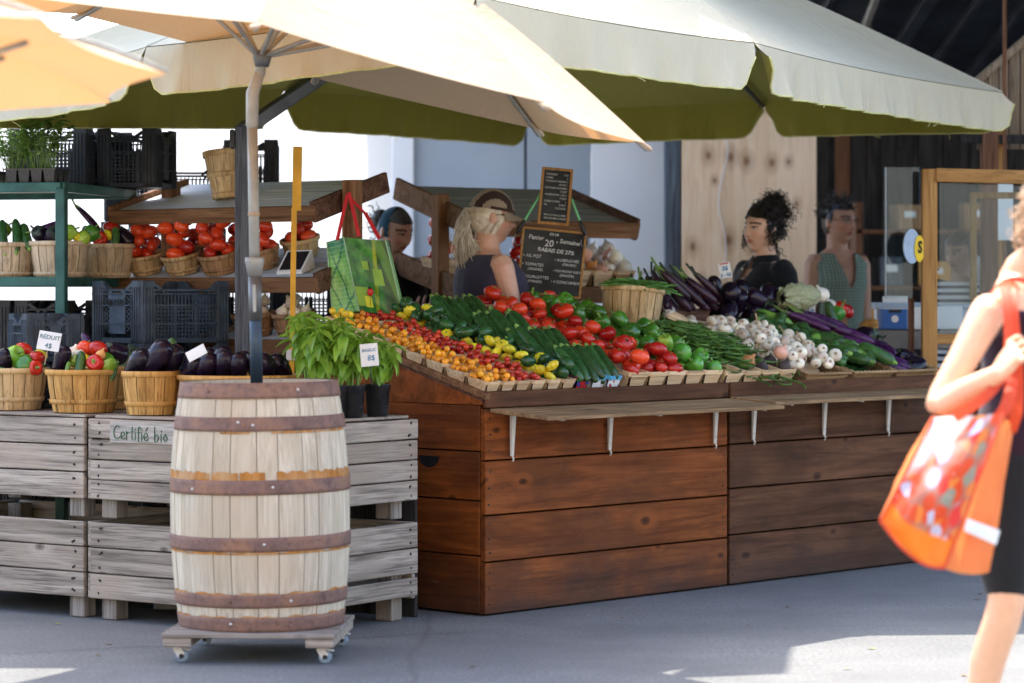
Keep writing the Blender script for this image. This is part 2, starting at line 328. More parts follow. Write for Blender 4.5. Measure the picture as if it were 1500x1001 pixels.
# ---------------------------------------------------------------- mesh building
class MB:
    def __init__(s): s.v, s.f, s.mi, s.t, s.sm = [], [], [], [], []
    def add(s, verts, faces, Mx=None, mi=0, t=1.0, sm=True):
        o = len(s.v)
        s.v += [tuple(Mx @ V(p)) for p in verts] if Mx is not None else [tuple(p) for p in verts]
        for f in faces: s.f.append([i+o for i in f]); s.mi.append(mi); s.t.append(t); s.sm.append(sm)
        return s
    def box(s, c, size, Mx=None, mi=0, t=1.0, b=0.0, taper=(1, 1)):
        """box centred at c; b bevels every edge; taper shrinks the bottom"""
        x, y, z = (d/2 for d in size); c = V(c)
        if b <= 0:
            vs = [(sx*x*(taper[0] if sz < 0 else 1), sy*y*(taper[1] if sz < 0 else 1), sz*z) for sz in (-1, 1) for sy in (-1, 1) for sx in (-1, 1)]
            fs = [(0, 2, 3, 1), (4, 5, 7, 6), (0, 1, 5, 4), (2, 6, 7, 3), (0, 4, 6, 2), (1, 3, 7, 5)]
            return s.add([V(p)+c for p in vs], fs, Mx, mi, t, False)
        b = min(b, x*.9, y*.9, z*.9)
        vs, ids = [], {}
        for sx in (-1, 1):
            for sy in (-1, 1):
                for sz in (-1, 1):
                    for k in range(3):
                        p = [sx*(x-b), sy*(y-b), sz*(z-b)]; p[k] = (sx, sy, sz)[k]*(x, y, z)[k]
                        ids[sx, sy, sz, k] = len(vs); vs.append(V(p)+c)
        fs = []
        for k in range(3):
            a, d = (k+1) % 3, (k+2) % 3
            for sg in (-1, 1):
                q = []
                for sa, sd in ((-1, -1), (1, -1), (1, 1), (-1, 1)):
                    w = [0, 0, 0]; w[k] = sg; w[a] = sa; w[d] = sd; q.append(ids[(*w, k)])
                fs.append(q if sg > 0 else q[::-1])
            for sa in (-1, 1):
                for sd in (-1, 1):
                    w0 = [0, 0, 0]; w1 = [0, 0, 0]
                    w0[k], w1[k] = -1, 1; w0[a] = w1[a] = sa; w0[d] = w1[d] = sd
                    q = [ids[(*w0, a)], ids[(*w1, a)], ids[(*w1, d)], ids[(*w0, d)]]
                    fs.append(q if sa*sd < 0 else q[::-1])
        for sx in (-1, 1):
            for sy in (-1, 1):
                for sz in (-1, 1):
                    q = [ids[sx, sy, sz, 0], ids[sx, sy, sz, 1], ids[sx, sy, sz, 2]]
                    fs.append(q if sx*sy*sz > 0 else q[::-1])
        return s.add(vs, fs, Mx, mi, t, False)
    def bar(s, p0, p1, w, h, up=(0, 0, 1), mi=0, t=1.0, b=0.0, Mx=None):
        p0, p1 = V(p0), V(p1); d = p1-p0; L = d.length; x = d.normalized(); u = V(up)
        y = u.cross(x); y = y.normalized() if y.length > 1e-6 else V((0, 1, 0)); z = x.cross(y)
        m = Matrix((x, y, z)).transposed().to_4x4(); m.translation = (p0+p1)/2
        return s.box((0, 0, 0), (L, w, h), (Mx @ m) if Mx is not None else m, mi, t, b)
    def lathe(s, prof, n=24, Mx=None, mi=0, t=1.0, a0=0.0, a1=2*pi, rf=None, sm=True):
        full = abs(a1-a0-2*pi) < 1e-6; m = n if full else n+1
        vs = []
        for (r, z) in prof:
            for i in range(m):
                a = a0+(a1-a0)*i/n; q = r*(rf(a, z) if rf else 1)
                vs.append((q*cos(a), q*sin(a), z))
        fs = []
        for j in range(len(prof)-1):
            for i in range(n):
                k = (i+1) % m if full else i+1
                fs.append((j*m+i, j*m+k, (j+1)*m+k, (j+1)*m+i))
        return s.add(vs, fs, Mx, mi, t, sm)
    def disc(s, r, z=0, n=24, Mx=None, mi=0, t=1.0, up=True):
        vs = [(r*cos(2*pi*i/n), r*sin(2*pi*i/n), z) for i in range(n)]
        return s.add(vs, [list(range(n)) if up else list(range(n))[::-1]], Mx, mi, t, False)
    def cyl(s, p0, p1, r0, r1=None, n=14, mi=0, t=1.0, Mx=None):
        r1 = r0 if r1 is None else r1
        return s.tube([p0, p1], [r0, r1], n, mi, t, Mx, flat=True)
    def tube(s, path, rad, n=10, mi=0, t=1.0, Mx=None, flat=False, sub=0, squash=None):
        path = [V(p) for p in path]; rad = list(rad) if isinstance(rad, (list, tuple)) else [rad]*len(path)
        if sub:
            pp, rr = [], []
            for i in range(len(path)-1):
                p0, p1, p2, p3 = path[max(i-1, 0)], path[i], path[i+1], path[min(i+2, len(path)-1)]
                for k in range(sub):
                    u = k/sub
                    pp.append(.5*((2*p1)+(p2-p0)*u+(2*p0-5*p1+4*p2-p3)*u*u+(3*p1-p0-3*p2+p3)*u**3)); rr.append(rad[i]*(1-u)+rad[i+1]*u)
            pp.append(path[-1]); rr.append(rad[-1]); path, rad = pp, rr
        tang = [(path[min(i+1, len(path)-1)]-path[max(i-1, 0)]).normalized() for i in range(len(path))]
        ref = V((0, 0, 1)) if abs(tang[0].z) < .9 else V((1, 0, 0))
        if not flat:     # rounded ends
            a = [(path[0]-tang[0]*rad[0]*k, rad[0]*r, tang[0]) for k, r in ((.95, .30), (.7, .71))]
            e = [(path[-1]+tang[-1]*rad[-1]*k, rad[-1]*r, tang[-1]) for k, r in ((.7, .71), (.95, .30))]
            path = [q[0] for q in a]+path+[q[0] for q in e]; rad = [q[1] for q in a]+rad+[q[1] for q in e]; tang = [q[2] for q in a]+tang+[q[2] for q in e]
        vs = []; y = None
        for p, r, d in zip(path, rad, tang):
            y = (ref if y is None else y); y = (y-d*y.dot(d)); y = y.normalized() if y.length > 1e-5 else d.orthogonal().normalized(); x = y.cross(d)
            for i in range(n):
                a = 2*pi*i/n; vs.append(p+(x*cos(a)+y*sin(a)*(squash or 1))*r)
        L = len(path); fs = [(j*n+i, j*n+(i+1) % n, (j+1)*n+(i+1) % n, (j+1)*n+i) for j in range(L-1) for i in range(n)]
        s.add(vs, [f[::-1] for f in fs], Mx, mi, t, True)
        o = len(s.v)-len(vs)
        for q in ([o+i for i in range(n)], [o+(L-1)*n+i for i in range(n)][::-1]): s.f.append(q); s.mi.append(mi); s.t.append(t); s.sm.append(not flat)
        return s
    def blob(s, f, nu=24, nv=14, Mx=None, mi=0, t=1.0):
        """closed surface f(unit direction) -> point"""
        vs = [f(V((0, 0, 1)))]
        for j in range(1, nv):
            th = pi*j/nv
            for i in range(nu):
                a = 2*pi*i/nu; vs.append(f(V((sin(th)*cos(a), sin(th)*sin(a), cos(th)))))
        vs.append(f(V((0, 0, -1)))); fs = []
        for i in range(nu): fs.append((0, 1+i, 1+(i+1) % nu))
        for j in range(nv-2):
            for i in range(nu): fs.append((1+j*nu+i, 1+(j+1)*nu+i, 1+(j+1)*nu+(i+1) % nu, 1+j*nu+(i+1) % nu))
        e = len(vs)-1
        for i in range(nu): fs.append((1+(nv-2)*nu+i, e, 1+(nv-2)*nu+(i+1) % nu))
        return s.add(vs, fs, Mx, mi, t, True)
    def ell(s, c, r, Mx=None, mi=0, t=1.0, nu=16, nv=10):
        c = V(c); return s.blob(lambda d: V((d.x*r[0], d.y*r[1], d.z*r[2]))+c, nu, nv, Mx, mi, t)
    def grid(s, f, nu, nv, Mx=None, mi=0, t=1.0, sm=True):
        vs = [f(i/nu, j/nv) for j in range(nv+1) for i in range(nu+1)]
        fs = [(j*(nu+1)+i, j*(nu+1)+i+1, (j+1)*(nu+1)+i+1, (j+1)*(nu+1)+i) for j in range(nv) for i in range(nu)]
        return s.add(vs, fs, Mx, mi, t, sm)
    def mesh(s, name, mats):
        me = bpy.data.meshes.new(name); me.from_pydata(s.v, [], s.f); 
        for m in (mats if isinstance(mats, (list, tuple)) else [mats]): me.materials.append(M[m] if isinstance(m, str) else m)
        me.polygons.foreach_set('material_index', s.mi); me.polygons.foreach_set('use_smooth', s.sm)
        at = me.attributes.new('tint', 'FLOAT', 'FACE'); at.data.foreach_set('value', s.t)
        me.update(); return me
    def build(s, name, mats, parent=None, loc=(0, 0, 0), rot=None):
        return put(name, s.mesh(name, mats), parent, loc, rot)
def put(name, me, parent=None, loc=(0, 0, 0), rot=None):
    o = bpy.data.objects.new(name, me); C.objects.link(o); o.parent = parent
    if rot is None: o.location = loc
    elif isinstance(rot, Matrix): o.matrix_local = T(loc) @ rot
    else: o.location = loc; o.rotation_euler = rot
    return o
def tag(o, label=None, cat=None, group=None, kind=None):
    for k, v in (('label', label), ('category', cat), ('group', group), ('kind', kind)):
        if v: o[k] = v
    return o
def thing(name, label, cat, loc=(0, 0, 0), rz=0.0, group=None, rot=None):
    o = bpy.data.objects.new(name, None); C.objects.link(o); o.empty_display_size = .05
    if rot is not None: o.matrix_world = T(loc) @ rot
    else: o.location = loc; o.rotation_euler = (0, 0, rz)
    return tag(o, label, cat, group)
def copy_tree(o, parent=None):
    c = o.copy(); C.objects.link(c); c.parent = parent
    for ch in list(o.children): copy_tree(ch, c)
    return c
USED = set()
def place(proto, Mx, label, group=None, cat=None):
    """first call uses the prototype itself, later calls copy it with its parts"""
    if proto.name not in USED: USED.add(proto.name); o = proto
    else: o = copy_tree(proto)
    o.matrix_world = Mx
    o['label'] = label
    if group: o['group'] = group
    if cat: o['category'] = cat
    return o
def text_mesh(txt, size, ext=.0008, font_shear=0.0, align='LEFT', bold=0.0, space=1.0):
    cu = bpy.data.curves.new('lettering', 'FONT'); cu.body = txt; cu.size = size; cu.extrude = ext; cu.align_x = align; cu.shear = font_shear; cu.offset = bold; cu.space_character = space
    cu.resolution_u = 3
    o = bpy.data.objects.new('lettering', cu); C.objects.link(o)
    bpy.context.view_layer.update()
    me = bpy.data.meshes.new_from_object(o.evaluated_get(bpy.context.evaluated_depsgraph_get()))
    bpy.data.objects.remove(o); bpy.data.curves.remove(cu)
    return me
def lettering(lines, parent, mat, y=-.003, name='lettering'):
    """lines: (text, x, z, size[, align, tilt]) written on the local XZ plane facing -Y, merged as one part"""
    o = None
    for ln in lines:
        txt, x, z, size = ln[:4]; al = ln[4] if len(ln) > 4 else 'LEFT'; tl = ln[5] if len(ln) > 5 else 0; bd = ln[6] if len(ln) > 6 else .0
        me = text_mesh(txt, size, .0006, .08, al, bd)
        me.transform(T(x, y, z) @ RY(-tl) @ RX(pi/2)); me.name = name; me.materials.append(M[mat]); o = put(name, me, parent)
    return o
# ================================================================ camera, sky, sun
sc = bpy.context.scene
cam = bpy.data.cameras.new('camera'); co = bpy.data.objects.new('camera', cam); C.objects.link(co)
cam.sensor_width = 36; cam.lens = F/1500*36; cam.clip_end = 500
cam.shift_y = (HZ-500.5)/1500
co.location = (0, 0, CH); co.rotation_euler = (pi/2, 0, 0)
cam.dof.use_dof = True; cam.dof.focus_distance = 12.0; cam.dof.aperture_fstop = 2.2
sc.camera = co
SUN = V((-.115, .43, 1.0)).normalized()
w = bpy.data.worlds.new('World'); sc.world = w; w.use_nodes = True
nt = w.node_tree; sky = nt.nodes.new('ShaderNodeTexSky'); sky.sky_type = 'NISHITA'; sky.sun_disc = False; sky.dust_density = 3.0; sky.air_density = 1.0; sky.ozone_density = 1.0
sky.sun_elevation = math.asin(SUN.z); sky.sun_rotation = atan2(SUN.x, SUN.y)
nt.links.new(sky.outputs[0], nt.nodes['Background'].inputs[0]); nt.nodes['Background'].inputs[1].default_value = .74
sl = bpy.data.lights.new('sun', 'SUN'); sl.energy = 9.5; sl.angle = radians(.5); sl.color = (1.0, .93, .82)
so = bpy.data.objects.new('sun', sl); C.objects.link(so); so.rotation_euler = SUN.to_track_quat('Z', 'Y').to_euler(); so.location = (-3, 22, 18)
sc.view_settings.view_transform = 'Standard'; sc.view_settings.look = 'None'; sc.view_settings.exposure = 0
sc.cycles.max_bounces = 6; sc.cycles.use_adaptive_sampling = True; sc.cycles.adaptive_threshold = .03; sc.cycles.use_light_tree = False; sc.cycles.caustics_reflective = False; sc.cycles.caustics_refractive = False; sc.cycles.transparent_max_bounces = 12; sc.cycles.use_denoising = True
sc.cycles.sample_clamp_indirect = 6

# ================================================================ setting
mb = MB(); mb.grid(lambda u, v: V((-60+120*u, -60+160*v, 0)), 8, 8, sm=False)
tag(mb.build('ground', 'ground'), kind='structure')

# market hall roof: dark sheets sloping down towards the back, ribs running with the slope
def roof_z(y): return 4.43-.165*(y-12.7)
rt = thing('market_roof', 'dark sloping metal roof with ribs above the right hand stalls', 'roof')
mb = MB()
for dz in (0, .05): mb.add([(.36, 12.7, roof_z(12.7)+dz), (.02, 11.72, roof_z(11.7)+dz), (.46, 11.84, roof_z(11.84)+dz), (.62, 12.85, roof_z(12.85)+dz), (9, 13.4, roof_z(13.4)+dz), (9, 23.5, roof_z(23.5)+dz), (-1.9, 23.5, roof_z(23.5)+dz)], [(0, 1, 2, 3, 4, 5, 6)], sm=False)  # unseen front corner of the sheet pulled forward to shade the ground
mb.build('sheet', 'roof_metal', rt)
for i in range(22):
    x = .95+i*.34; m = MB(); m.bar((x, 13.6, roof_z(13.6)-.035), (x-.25, 23.4, roof_z(23.4)-.035), .05 if i % 3 else .10, .07, t=.8, b=.006)
    m.build('rib', 'roof_metal', rt)
mb = MB(); mb.tube([(2.35, 16.2, roof_z(16.2)-.2), (2.6, 23.3, roof_z(23.3)-.13)], .03, 8)
mb.build('conduit', 'alu', rt)
mb = MB(); mb.tube([P(1266, -60, 19), P(1272, 20, 19), P(1279, 66, 19)], .012, 6); mb.build('cable', 'black', rt)

# cloth added high above the view, only to shade the ground by the crates
t = thing('added_shade_cloth', 'unseen cloth added high above the left hand crates to shade the ground', 'added shade', (-2.7, 12.92, 4.6))
m = MB(); m.grid(lambda u, v: V((-1.9+3.8*u, -.95+1.9*v, -.12*sin(pi*u)*sin(pi*v))), 10, 6); m.build('cloth', 'olive_cloth', t)
t = thing('added_bounce_front', 'unseen cream street front added across the street to bounce warm light', 'building', (0, -15, 0))  # house front added out of view to throw warm light onto the stall
m = MB(); m.box((0, -.5, 5), (60, 1, 10)); m.build('wall', plain('cream_render', (.78, .60, .40), .9, .1, 2), t)
for k in range(10):
    m = MB(); m.box((-27+6*k, .02, 6.4), (1.3, .06, 2.0)); m.build('window', 'dark_void', t)
def wall(name, label, cat, pts, y, mat, th=.05, group=None):
    """upright panel between two x at depth y, from z0 to z1"""
    x0, x1, z0, z1 = pts
    t = thing(name, label, cat, ((x0+x1)/2, y, 0), group=group)
    m = MB(); m.box((0, th/2, (z0+z1)/2), (x1-x0, th, z1-z0), b=.004); m.build('panel', mat, t)
    return t
def X(px, d): return (px-750)/F*d
def Z(py, d): return CH-(py-HZ)/F*d
# back wall of the hall, black standing in for its unlit depth
t = wall('hall_back_wall', 'back wall under the dark market roof, blackened to stand for the unlit interior', 'wall', (.8, 9, 0, 2.86), 22.8, 'dark_void')
# white tent sheet at the far left, with folds
t = thing('white_tent', 'sunlit white tent sheet hanging behind the left hand racks', 'tent', (-3.2, 19.4, 0))
m = MB(); m.grid(lambda u, v: V((-3.6+6.35*u, .045*sin(u*41)+.02*sin(u*97+v*3)+.10*v, 3.2*v)), 110, 12); m.build('sheet', 'tent', t)
m = MB(); m.tube([(-3.6, -.06, 2.18), (2.3, -.08, 2.12)], .018, 6); m.build('hem_rope', 'panel_white', t)
# blue-grey panelled wall
t = thing('panelled_wall', 'pale blue-grey panelled wall with thin seams behind the chalkboards', 'wall', (0, 18.6, 0))
for a, b in ((607, 768), (772, 866)):
    m = MB(); m.box(((X(a, 18.6)+X(b, 18.6))/2, .03, 1.55), (X(b, 18.6)-X(a, 18.6), .05, 3.1), b=.004); m.build('panel', 'panel_grey', t)
m = MB(); m.box(((X(574, 18.55)+X(606, 18.55))/2, .0, 1.55), (X(606, 18.55)-X(574, 18.55), .12, 3.1), b=.006); m.build('corner_post', 'panel_white', t)
m = MB(); m.box((X(770, 18.6), .045, 1.55), (.02, .03, 3.1)); m.build('seam', 'blue_timber', t)
for py in (268,): m = MB(); m.box(((X(490, 18.6)+X(606, 18.6))/2, .03, Z(py, 18.6)), (X(606, 18.6)-X(490, 18.6), .03, .03)); m.build('rail', 'panel_white', t)
t = wall('white_partition', 'plain white partition beside the slate blue timber post', 'wall', (X(866, 18), X(974, 18), 0, 3.0), 17.95, 'panel_white')
t = thing('timber_post', 'slate blue weathered timber post left of the plywood sheet', 'post', (X(985, 17.5), 17.5, 0))
m = MB(); m.box((0, 0, 1.55), (X(996, 17.5)-X(972, 17.5), .12, 3.1), b=.008); m.build('post', 'blue_timber', t)
m = MB(); m.box((.075, .02, 1.55), (.04, .08, 3.1), b=.004); m.build('edge_strip', 'brown_timber', t)
t = wall('plywood_sheet', 'blond knotty plywood sheet standing behind the dark haired vendor', 'panel', (X(999, 17.4), X(1196, 17.4), 0, 3.0), 17.4, 'ply', .02)
m = MB(); x = X(1060, 17.4)-X(1097.5, 17.4)
m.tube([(x+.03*sin(k*1.7)-.02*k/8, -.004, 2.45-.17*k) for k in range(9)], [.012+.012*abs(sin(k*2.3)) for k in range(9)], 6, sub=3, squash=.15); m.build('glue_drip', 'panel_white', t)
# dark plank wall of the hall
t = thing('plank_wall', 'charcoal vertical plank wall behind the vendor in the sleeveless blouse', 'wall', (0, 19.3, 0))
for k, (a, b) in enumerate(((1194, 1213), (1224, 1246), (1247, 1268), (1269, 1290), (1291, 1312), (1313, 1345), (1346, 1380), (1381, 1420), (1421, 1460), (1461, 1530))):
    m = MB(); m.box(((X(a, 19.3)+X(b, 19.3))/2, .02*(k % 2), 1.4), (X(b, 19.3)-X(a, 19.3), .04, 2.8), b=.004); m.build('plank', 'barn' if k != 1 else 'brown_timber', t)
# silvered gable planks and brown post at the far right
t = thing('plank_gable', 'silvered plank gable with a raked top at the upper right', 'gable', (X(1470, 15.8), 15.8, 0))
ed = [1430, 1447, 1463, 1477, 1494, 1512, 1530, 1548]
for k in range(7):
    xa, xb = X(ed[k]+1, 15.8)-X(1470, 15.8), X(ed[k+1]-1, 15.8)-X(1470, 15.8)
    za, zb = Z(124-(ed[k]-1430)*.86, 15.8), Z(124-(ed[k+1]-1430)*.86, 15.8); zl = Z(219, 15.8)
    m = MB(); m.add([(xa, -.012, zl), (xb, -.012, zl), (xb, -.012, zb), (xa, -.012, za), (xa, .012, zl), (xb, .012, zl), (xb, .012, zb), (xa, .012, za)],
        [(0, 1, 2, 3), (5, 4, 7, 6), (0, 4, 5, 1), (1, 5, 6, 2), (2, 6, 7, 3), (3, 7, 4, 0)], sm=False, t=rnd.uniform(.7, 1.15)); m.build('plank', 'gable', t)
m = MB(); m.bar((X(1428, 15.8)-X(1470, 15.8), -.02, Z(121, 15.8)), (X(1550, 15.8)-X(1470, 15.8), -.02, Z(17, 15.8)), .09, .045, b=.01); m.build('raked_trim', 'gable', t)
t = thing('hall_post', 'red-brown square timber post behind the framed screen', 'post', (X(1449, 15.6), 15.6, 0))
m = MB(); m.box((0, 0, 1.2), (X(1461, 15.6)-X(1437, 15.6), .09, 2.4), b=.006); m.build('post', 'brown_timber', t)
m = MB(); m.box((.075, .06, 1.2), (.05, .05, 2.4), b=.006); m.build('side_batten', 'honey', t)
m = MB(); m.box((.12, .0, 2.26), (.55, .06, .05), b=.004); m.build('crosspiece', 'barn', t)

# ================================================================ barrel on its dolly
BT = T(-.955, 10.42, 0) @ RZ(-.06)
dol = thing('barrel_dolly', 'low plywood dolly on four swivel castors under the barrel', 'dolly', rot=BT)
m = MB(); m.box((0, -.03, .107), (.645, .63, .018), b=.003); m.build('deck', wood('dolly_plywood', (.20, .17, .14), (.42, .37, .32), 0, .8, .3, 1, (.3, .26, .22), .3), dol)
for sx in (-1, 1):
    m = MB(); m.box((sx*.265, -.03, .081), (.105, .62, .034), b=.004); m.build('runner', 'grey_wood', dol)
    for sy in (-1, 1):
        q = V((sx*.268, -.03+sy*.25, 0))
        m = MB(); m.box(q+V((0, 0, .0615)), (.05, .045, .004), b=.001); 
        m.bar(q+V((-.008, -.012, .061)), q+V((.012, -.012, .026)), .004, .03, (1, 0, 0), b=.001); m.bar(q+V((-.008, .012, .061)), q+V((.012, .012, .026)), .004, .03, (1, 0, 0), b=.001)
        m.bar(q+V((.01, 0, .055)), q+V((.045, 0, .048)), .02, .006, b=.002)
        cs = m.build('castor', 'white_metal', dol)
        m = MB(); m.lathe([(.008, -.009), (.019, -.0095), (.0245, -.006), (.0245, .006), (.019, .0095), (.008, .009)], 22, T(q+V((.012, 0, .0255))) @ RX(pi/2)); m.build('wheel', 'wheel', cs)
        m = MB(); m.cyl(q+V((.012, -.0155, .0255)), q+V((.012, .0155, .0255)), .009, n=12); m.build('hub', 'black', cs)

BR = BT @ T(0, 0, .1165) @ RY(-.011)
bar = thing('oak_barrel', 'silvery wooden barrel with six rusty hoops holding the umbrella pole', 'barrel', rot=BR)
ZH = .922
def brad(z): u = (z/ZH-.46)/.54; return .3405-.0445*abs(u)**2.1
m = MB(); nst = 26; cuts = sorted(2*pi*(k+rnd.uniform(-.28, .28))/nst for k in range(nst))
zs = [ZH*i/18 for i in range(19)]
for k in range(nst):
    a, b = cuts[k]+.0045, (cuts[(k+1) % nst]+(2*pi if k == nst-1 else 0))-.0045; tt = rnd.uniform(.86, 1.10); dr = rnd.uniform(-.0015, .0015)
    na = 5; vs, fs = [], []
    for z in zs:
        r = brad(z)+dr
        for i in range(na+1): q = a+(b-a)*i/na; vs.append((r*cos(q), r*sin(q), z))
        vs.append(((r-.012)*cos(b), (r-.012)*sin(b), z)); vs.insert(len(vs)-na-2, ((r-.012)*cos(a), (r-.012)*sin(a), z))
    W = na+3
    for j in range(len(zs)-1):
        for i in range(W-1): fs.append((j*W+i, j*W+i+1, (j+1)*W+i+1, (j+1)*W+i))
    m.add(vs, fs, None, 0, tt, False)
    # stave end on the chime
    vs = [(rr*cos(q), rr*sin(q), ZH) for q in (a, (a+b)/2, b) for rr in (brad(ZH)+dr, brad(ZH)-.03)]
    m.add(vs, [(0, 1, 3, 2)[::-1], (2, 3, 5, 4)[::-1]], None, 0, tt*.55, False)
m.lathe([(brad(ZH)-.03, ZH), (brad(ZH)-.03, ZH-.05)], 48)
m.build('stave', 'stave', bar)
bar.children[-1]['label'] = 'weathered silvery staves'
m = MB(); m.disc(brad(ZH)-.031, ZH-.022, 48)
m.build('barrel_head', 'oak_head', bar)
for k, (z0, z1) in enumerate(((.865, .9235), (.745, .797), (.510, .564), (.299, .352), (.090, .139), (-.002, .053))):
    m = MB(); e = .0045; zz = [z0+(z1-z0)*i/4 for i in range(5)]
    wob = lambda a, z: 1+.0025*sin(a*3+k)+.0015*sin(a*7)
    m.lathe([(brad(z0)-.004, z0)]+[(brad(min(ZH, max(0, z)))+e, z) for z in zz]+[(brad(z1)-.004, z1)], 72, rf=wob)
    hp = m.build('hoop', 'rust', bar)
    for a in ((4.2, 5.35) if k == 0 else (4.62, 4.68, 4.79) if k == 1 else (4.05, 5.0) if k == 2 else (4.9,) if k == 3 else (4.5, 5.2)):
        zc = (z0+z1)/2+rnd.uniform(-.008, .008); r = brad(zc)+.006
        m = MB(); m.ell((r*cos(a), r*sin(a), zc), (.006, .006, .006)); m.build('rivet', 'screw' if rnd.random() < .6 else 'rust', hp)
def stain(z0, z1, a0, a1, part='rust_stain'):
    m = MB(); n = int((a1-a0)/.03); m.grid(lambda u, v: (lambda a, z: V(((brad(z)+.0022)*cos(a), (brad(z)+.0022)*sin(a), z)))(a0+(a1-a0)*u, z0+(z1-z0)*v+(.006*sin(u*53)*sin(u*17) if v > .5 and z1 > z0 else 0)), max(4, n), 3)
    return m
for z0, z1, segs in ((.563, .594, ((3.1, 4.28), (4.30, 4.62), (4.64, 4.92), (5.05, 6.3))), (.2895, .299, ((3.1, 6.3),)), (.139, .1445, ((3.1, 6.3),)), (.736, .7455, ((4.4, 4.75), (5.0, 6.2))), (.053, .057, ((3.1, 6.3),))):
    mm = MB()
    for a0, a1 in segs: q = stain(z0, z1, a0, a1); mm.add(q.v, q.f)
    mm.build('rust_stain', 'rust_stain', bar)

# ================================================================ umbrellas
def smooth_rim(pts): return pts
def canopy(verts, apex, sag=.07, hemsag=.05, n=14, rows=12):
    """panels between neighbouring rib ends; each panel hangs in slightly between its ribs"""
    m = MB(); N = len(verts); apex = V(apex)
    for k in range(N):
        a, b = V(verts[k]), V(verts[(k+1) % N])
        ctr = (a+b)/2; inward = (apex-ctr); inward.z = 0; inward.normalize()
        def f(u, v):
            q = a*(1-u)+b*u; bow = 4*u*(1-u)
            q = q+inward*hemsag*bow
            p = apex*(1-v)+q*v
            p = p-V((0, 0, sag))*bow*sin(pi*min(1, v*.95+.02))*.55
            p.z += .10*sin(pi*v)*.6
            return p
        m.grid(f, n, rows)
    return m
def ribs_of(verts, apex, parent, mat, r=.012, droop=.02, arch=.06):
    for p in verts:
        p = V(p); a = V(apex); pts = [a*(1-t)+p*t+V((0, 0, arch*sin(pi*t)-droop)) for t in (0.02, .25, .5, .75, 1.0)]
        m = MB(); m.tube(pts, r, 6, sub=3); m.build('rib', mat, parent)
def octagon(c, R_, tiltx, tilty, a0=0.0):
    return [V((c[0]+R_*cos(a0+k*pi/4), c[1]+R_*sin(a0+k*pi/4), c[2]+tiltx*R_*cos(a0+k*pi/4)+tilty*R_*sin(a0+k*pi/4))) for k in range(8)]
def beige_umbrella(label, c, R_, tx, ty, h, joint, foot, poleparts, rd=.022):
    u = thing('market_umbrella', label, 'umbrella', foot, group='ecru market umbrellas')
    off = -V(foot)
    vs = [p+off for p in octagon(c, R_, tx, ty)]
    if rd > 0: vs[4].z -= .16; vs[5].z -= .10
    else:
        for k_ in (1, 2, 3): vs[k_].z += .045
    n = V((-tx, -ty, 1)).normalized(); ap = V(c)+n*h+off+V((.07, 0, 0))
    can = canopy(vs, ap, .085, .06, 12, 12).build('canopy', 'beige_cloth', u)
    ribs_of(vs, ap, u, 'alu', .011 if rd > 0 else .005, rd)
    hub = V(poleparts['hub'])+off
    for p in vs:
        mid = ap*.52+p*.48+V((0, 0, .02))
        m = MB(); m.tube([hub+(p-hub).normalized()*.03, mid], .0095, 6); m.build('strut', 'alu', u)
    for k in range(8 if rd > 0 else 0):   # little cloth pockets over the rib ends
        p = vs[k]; d = (ap-p).normalized(); m = MB(); m.tube([p-d*.01+V((0, 0, -.012)), p+d*.07+V((0, 0, -.016))], [.02, .012], 8, squash=.5); m.build('pocket', 'beige_cloth', can)
    return u, ap, off, vs
hubp = V((-.952, 10.4, 2.285)); joint = V((-.985, 10.4, 2.10))
u, ap, off, vs = beige_umbrella('open ecru umbrella tilted down to the right, planted in the barrel', (-.85, 10.4, 2.285), 1.36, -.25, .012, .56, joint, (-.955, 10.42, 1.02), {'hub': hubp})
pf = V((-.974, 10.42, 1.015)); jt = V((-.99, 10.4, 2.075))
def along(t): return pf*(1-t)+jt*t
m = MB(); m.tube([along(.30)+off, along(1)+off], .0205, 16, flat=True); m.build('pole', 'alu', u)
m = MB(); m.tube([along(0)+off, along(.32)+off], .0238, 16, flat=True); m.build('lower_pole', 'blue_pole', u)
m = MB(); m.tube([along(.24)+off, along(.40)+off], .0262, 16, flat=True); m.build('crank_sleeve', 'alu_dark', u)
m = MB(); m.tube([along(.40)+off, along(.455)+off, along(.468)+off], [.0265, .037, .036], 16, flat=True); m.build('crank_collar', 'alu', u)
m = MB(); m.bar(along(.27)+off+V((0, -.027, 0)), along(.37)+off+V((0, -.027, 0)), .012, .022, (0, 1, 0), b=.003); m.build('crank_slot', 'alu', u)
m = MB(); m.tube([along(.615)+off, along(.63)+off], .0225, 14, flat=True); m.build('clip_band', 'beige_cloth', u)
m = MB(); m.tube([jt+off-V((0, 0, .06)), jt+off+V((.002, 0, .06)), hubp+off-V((.008, 0, .07))], [.024, .025, .020], 14); m.build('tilt_joint', 'alu', u)
m = MB(); m.tube([hubp+off-V((.008, 0, .075)), hubp+off, ap-V((0, 0, .02))], [.021, .017, .016], 12); m.build('upper_pole', 'alu', u)
m = MB(); m.tube([hubp+off-V((0, 0, .05)), hubp+off-V((0, 0, .015)), hubp+off+V((0, 0, .012))], [.026, .036, .034], 14, flat=True); m.build('runner_hub', 'alu_dark', u)
# second ecru umbrella whose pole stands left of the view
c2 = (-1.76, 7.45, 1.985)
u2, ap2, off2, vs2 = beige_umbrella('nearer ecru umbrella whose orange lit corner points in from the left edge', c2, .82, -.02, -.15, .11, None, (-1.76, 7.47, 0), {'hub': V((-1.75, 7.46, 1.93))}, -.008)
m = MB(); m.tube([(0, 0, .012), V((-1.75, 7.46, 1.92))+off2, ap2], [.024, .022, .016], 12); m.build('pole', 'alu', u2)
m = MB(); m.lathe([(.26, 0), (.26, .05), (.06, .09), (.04, .16)], 28); m.build('base', 'alu_dark', u2)

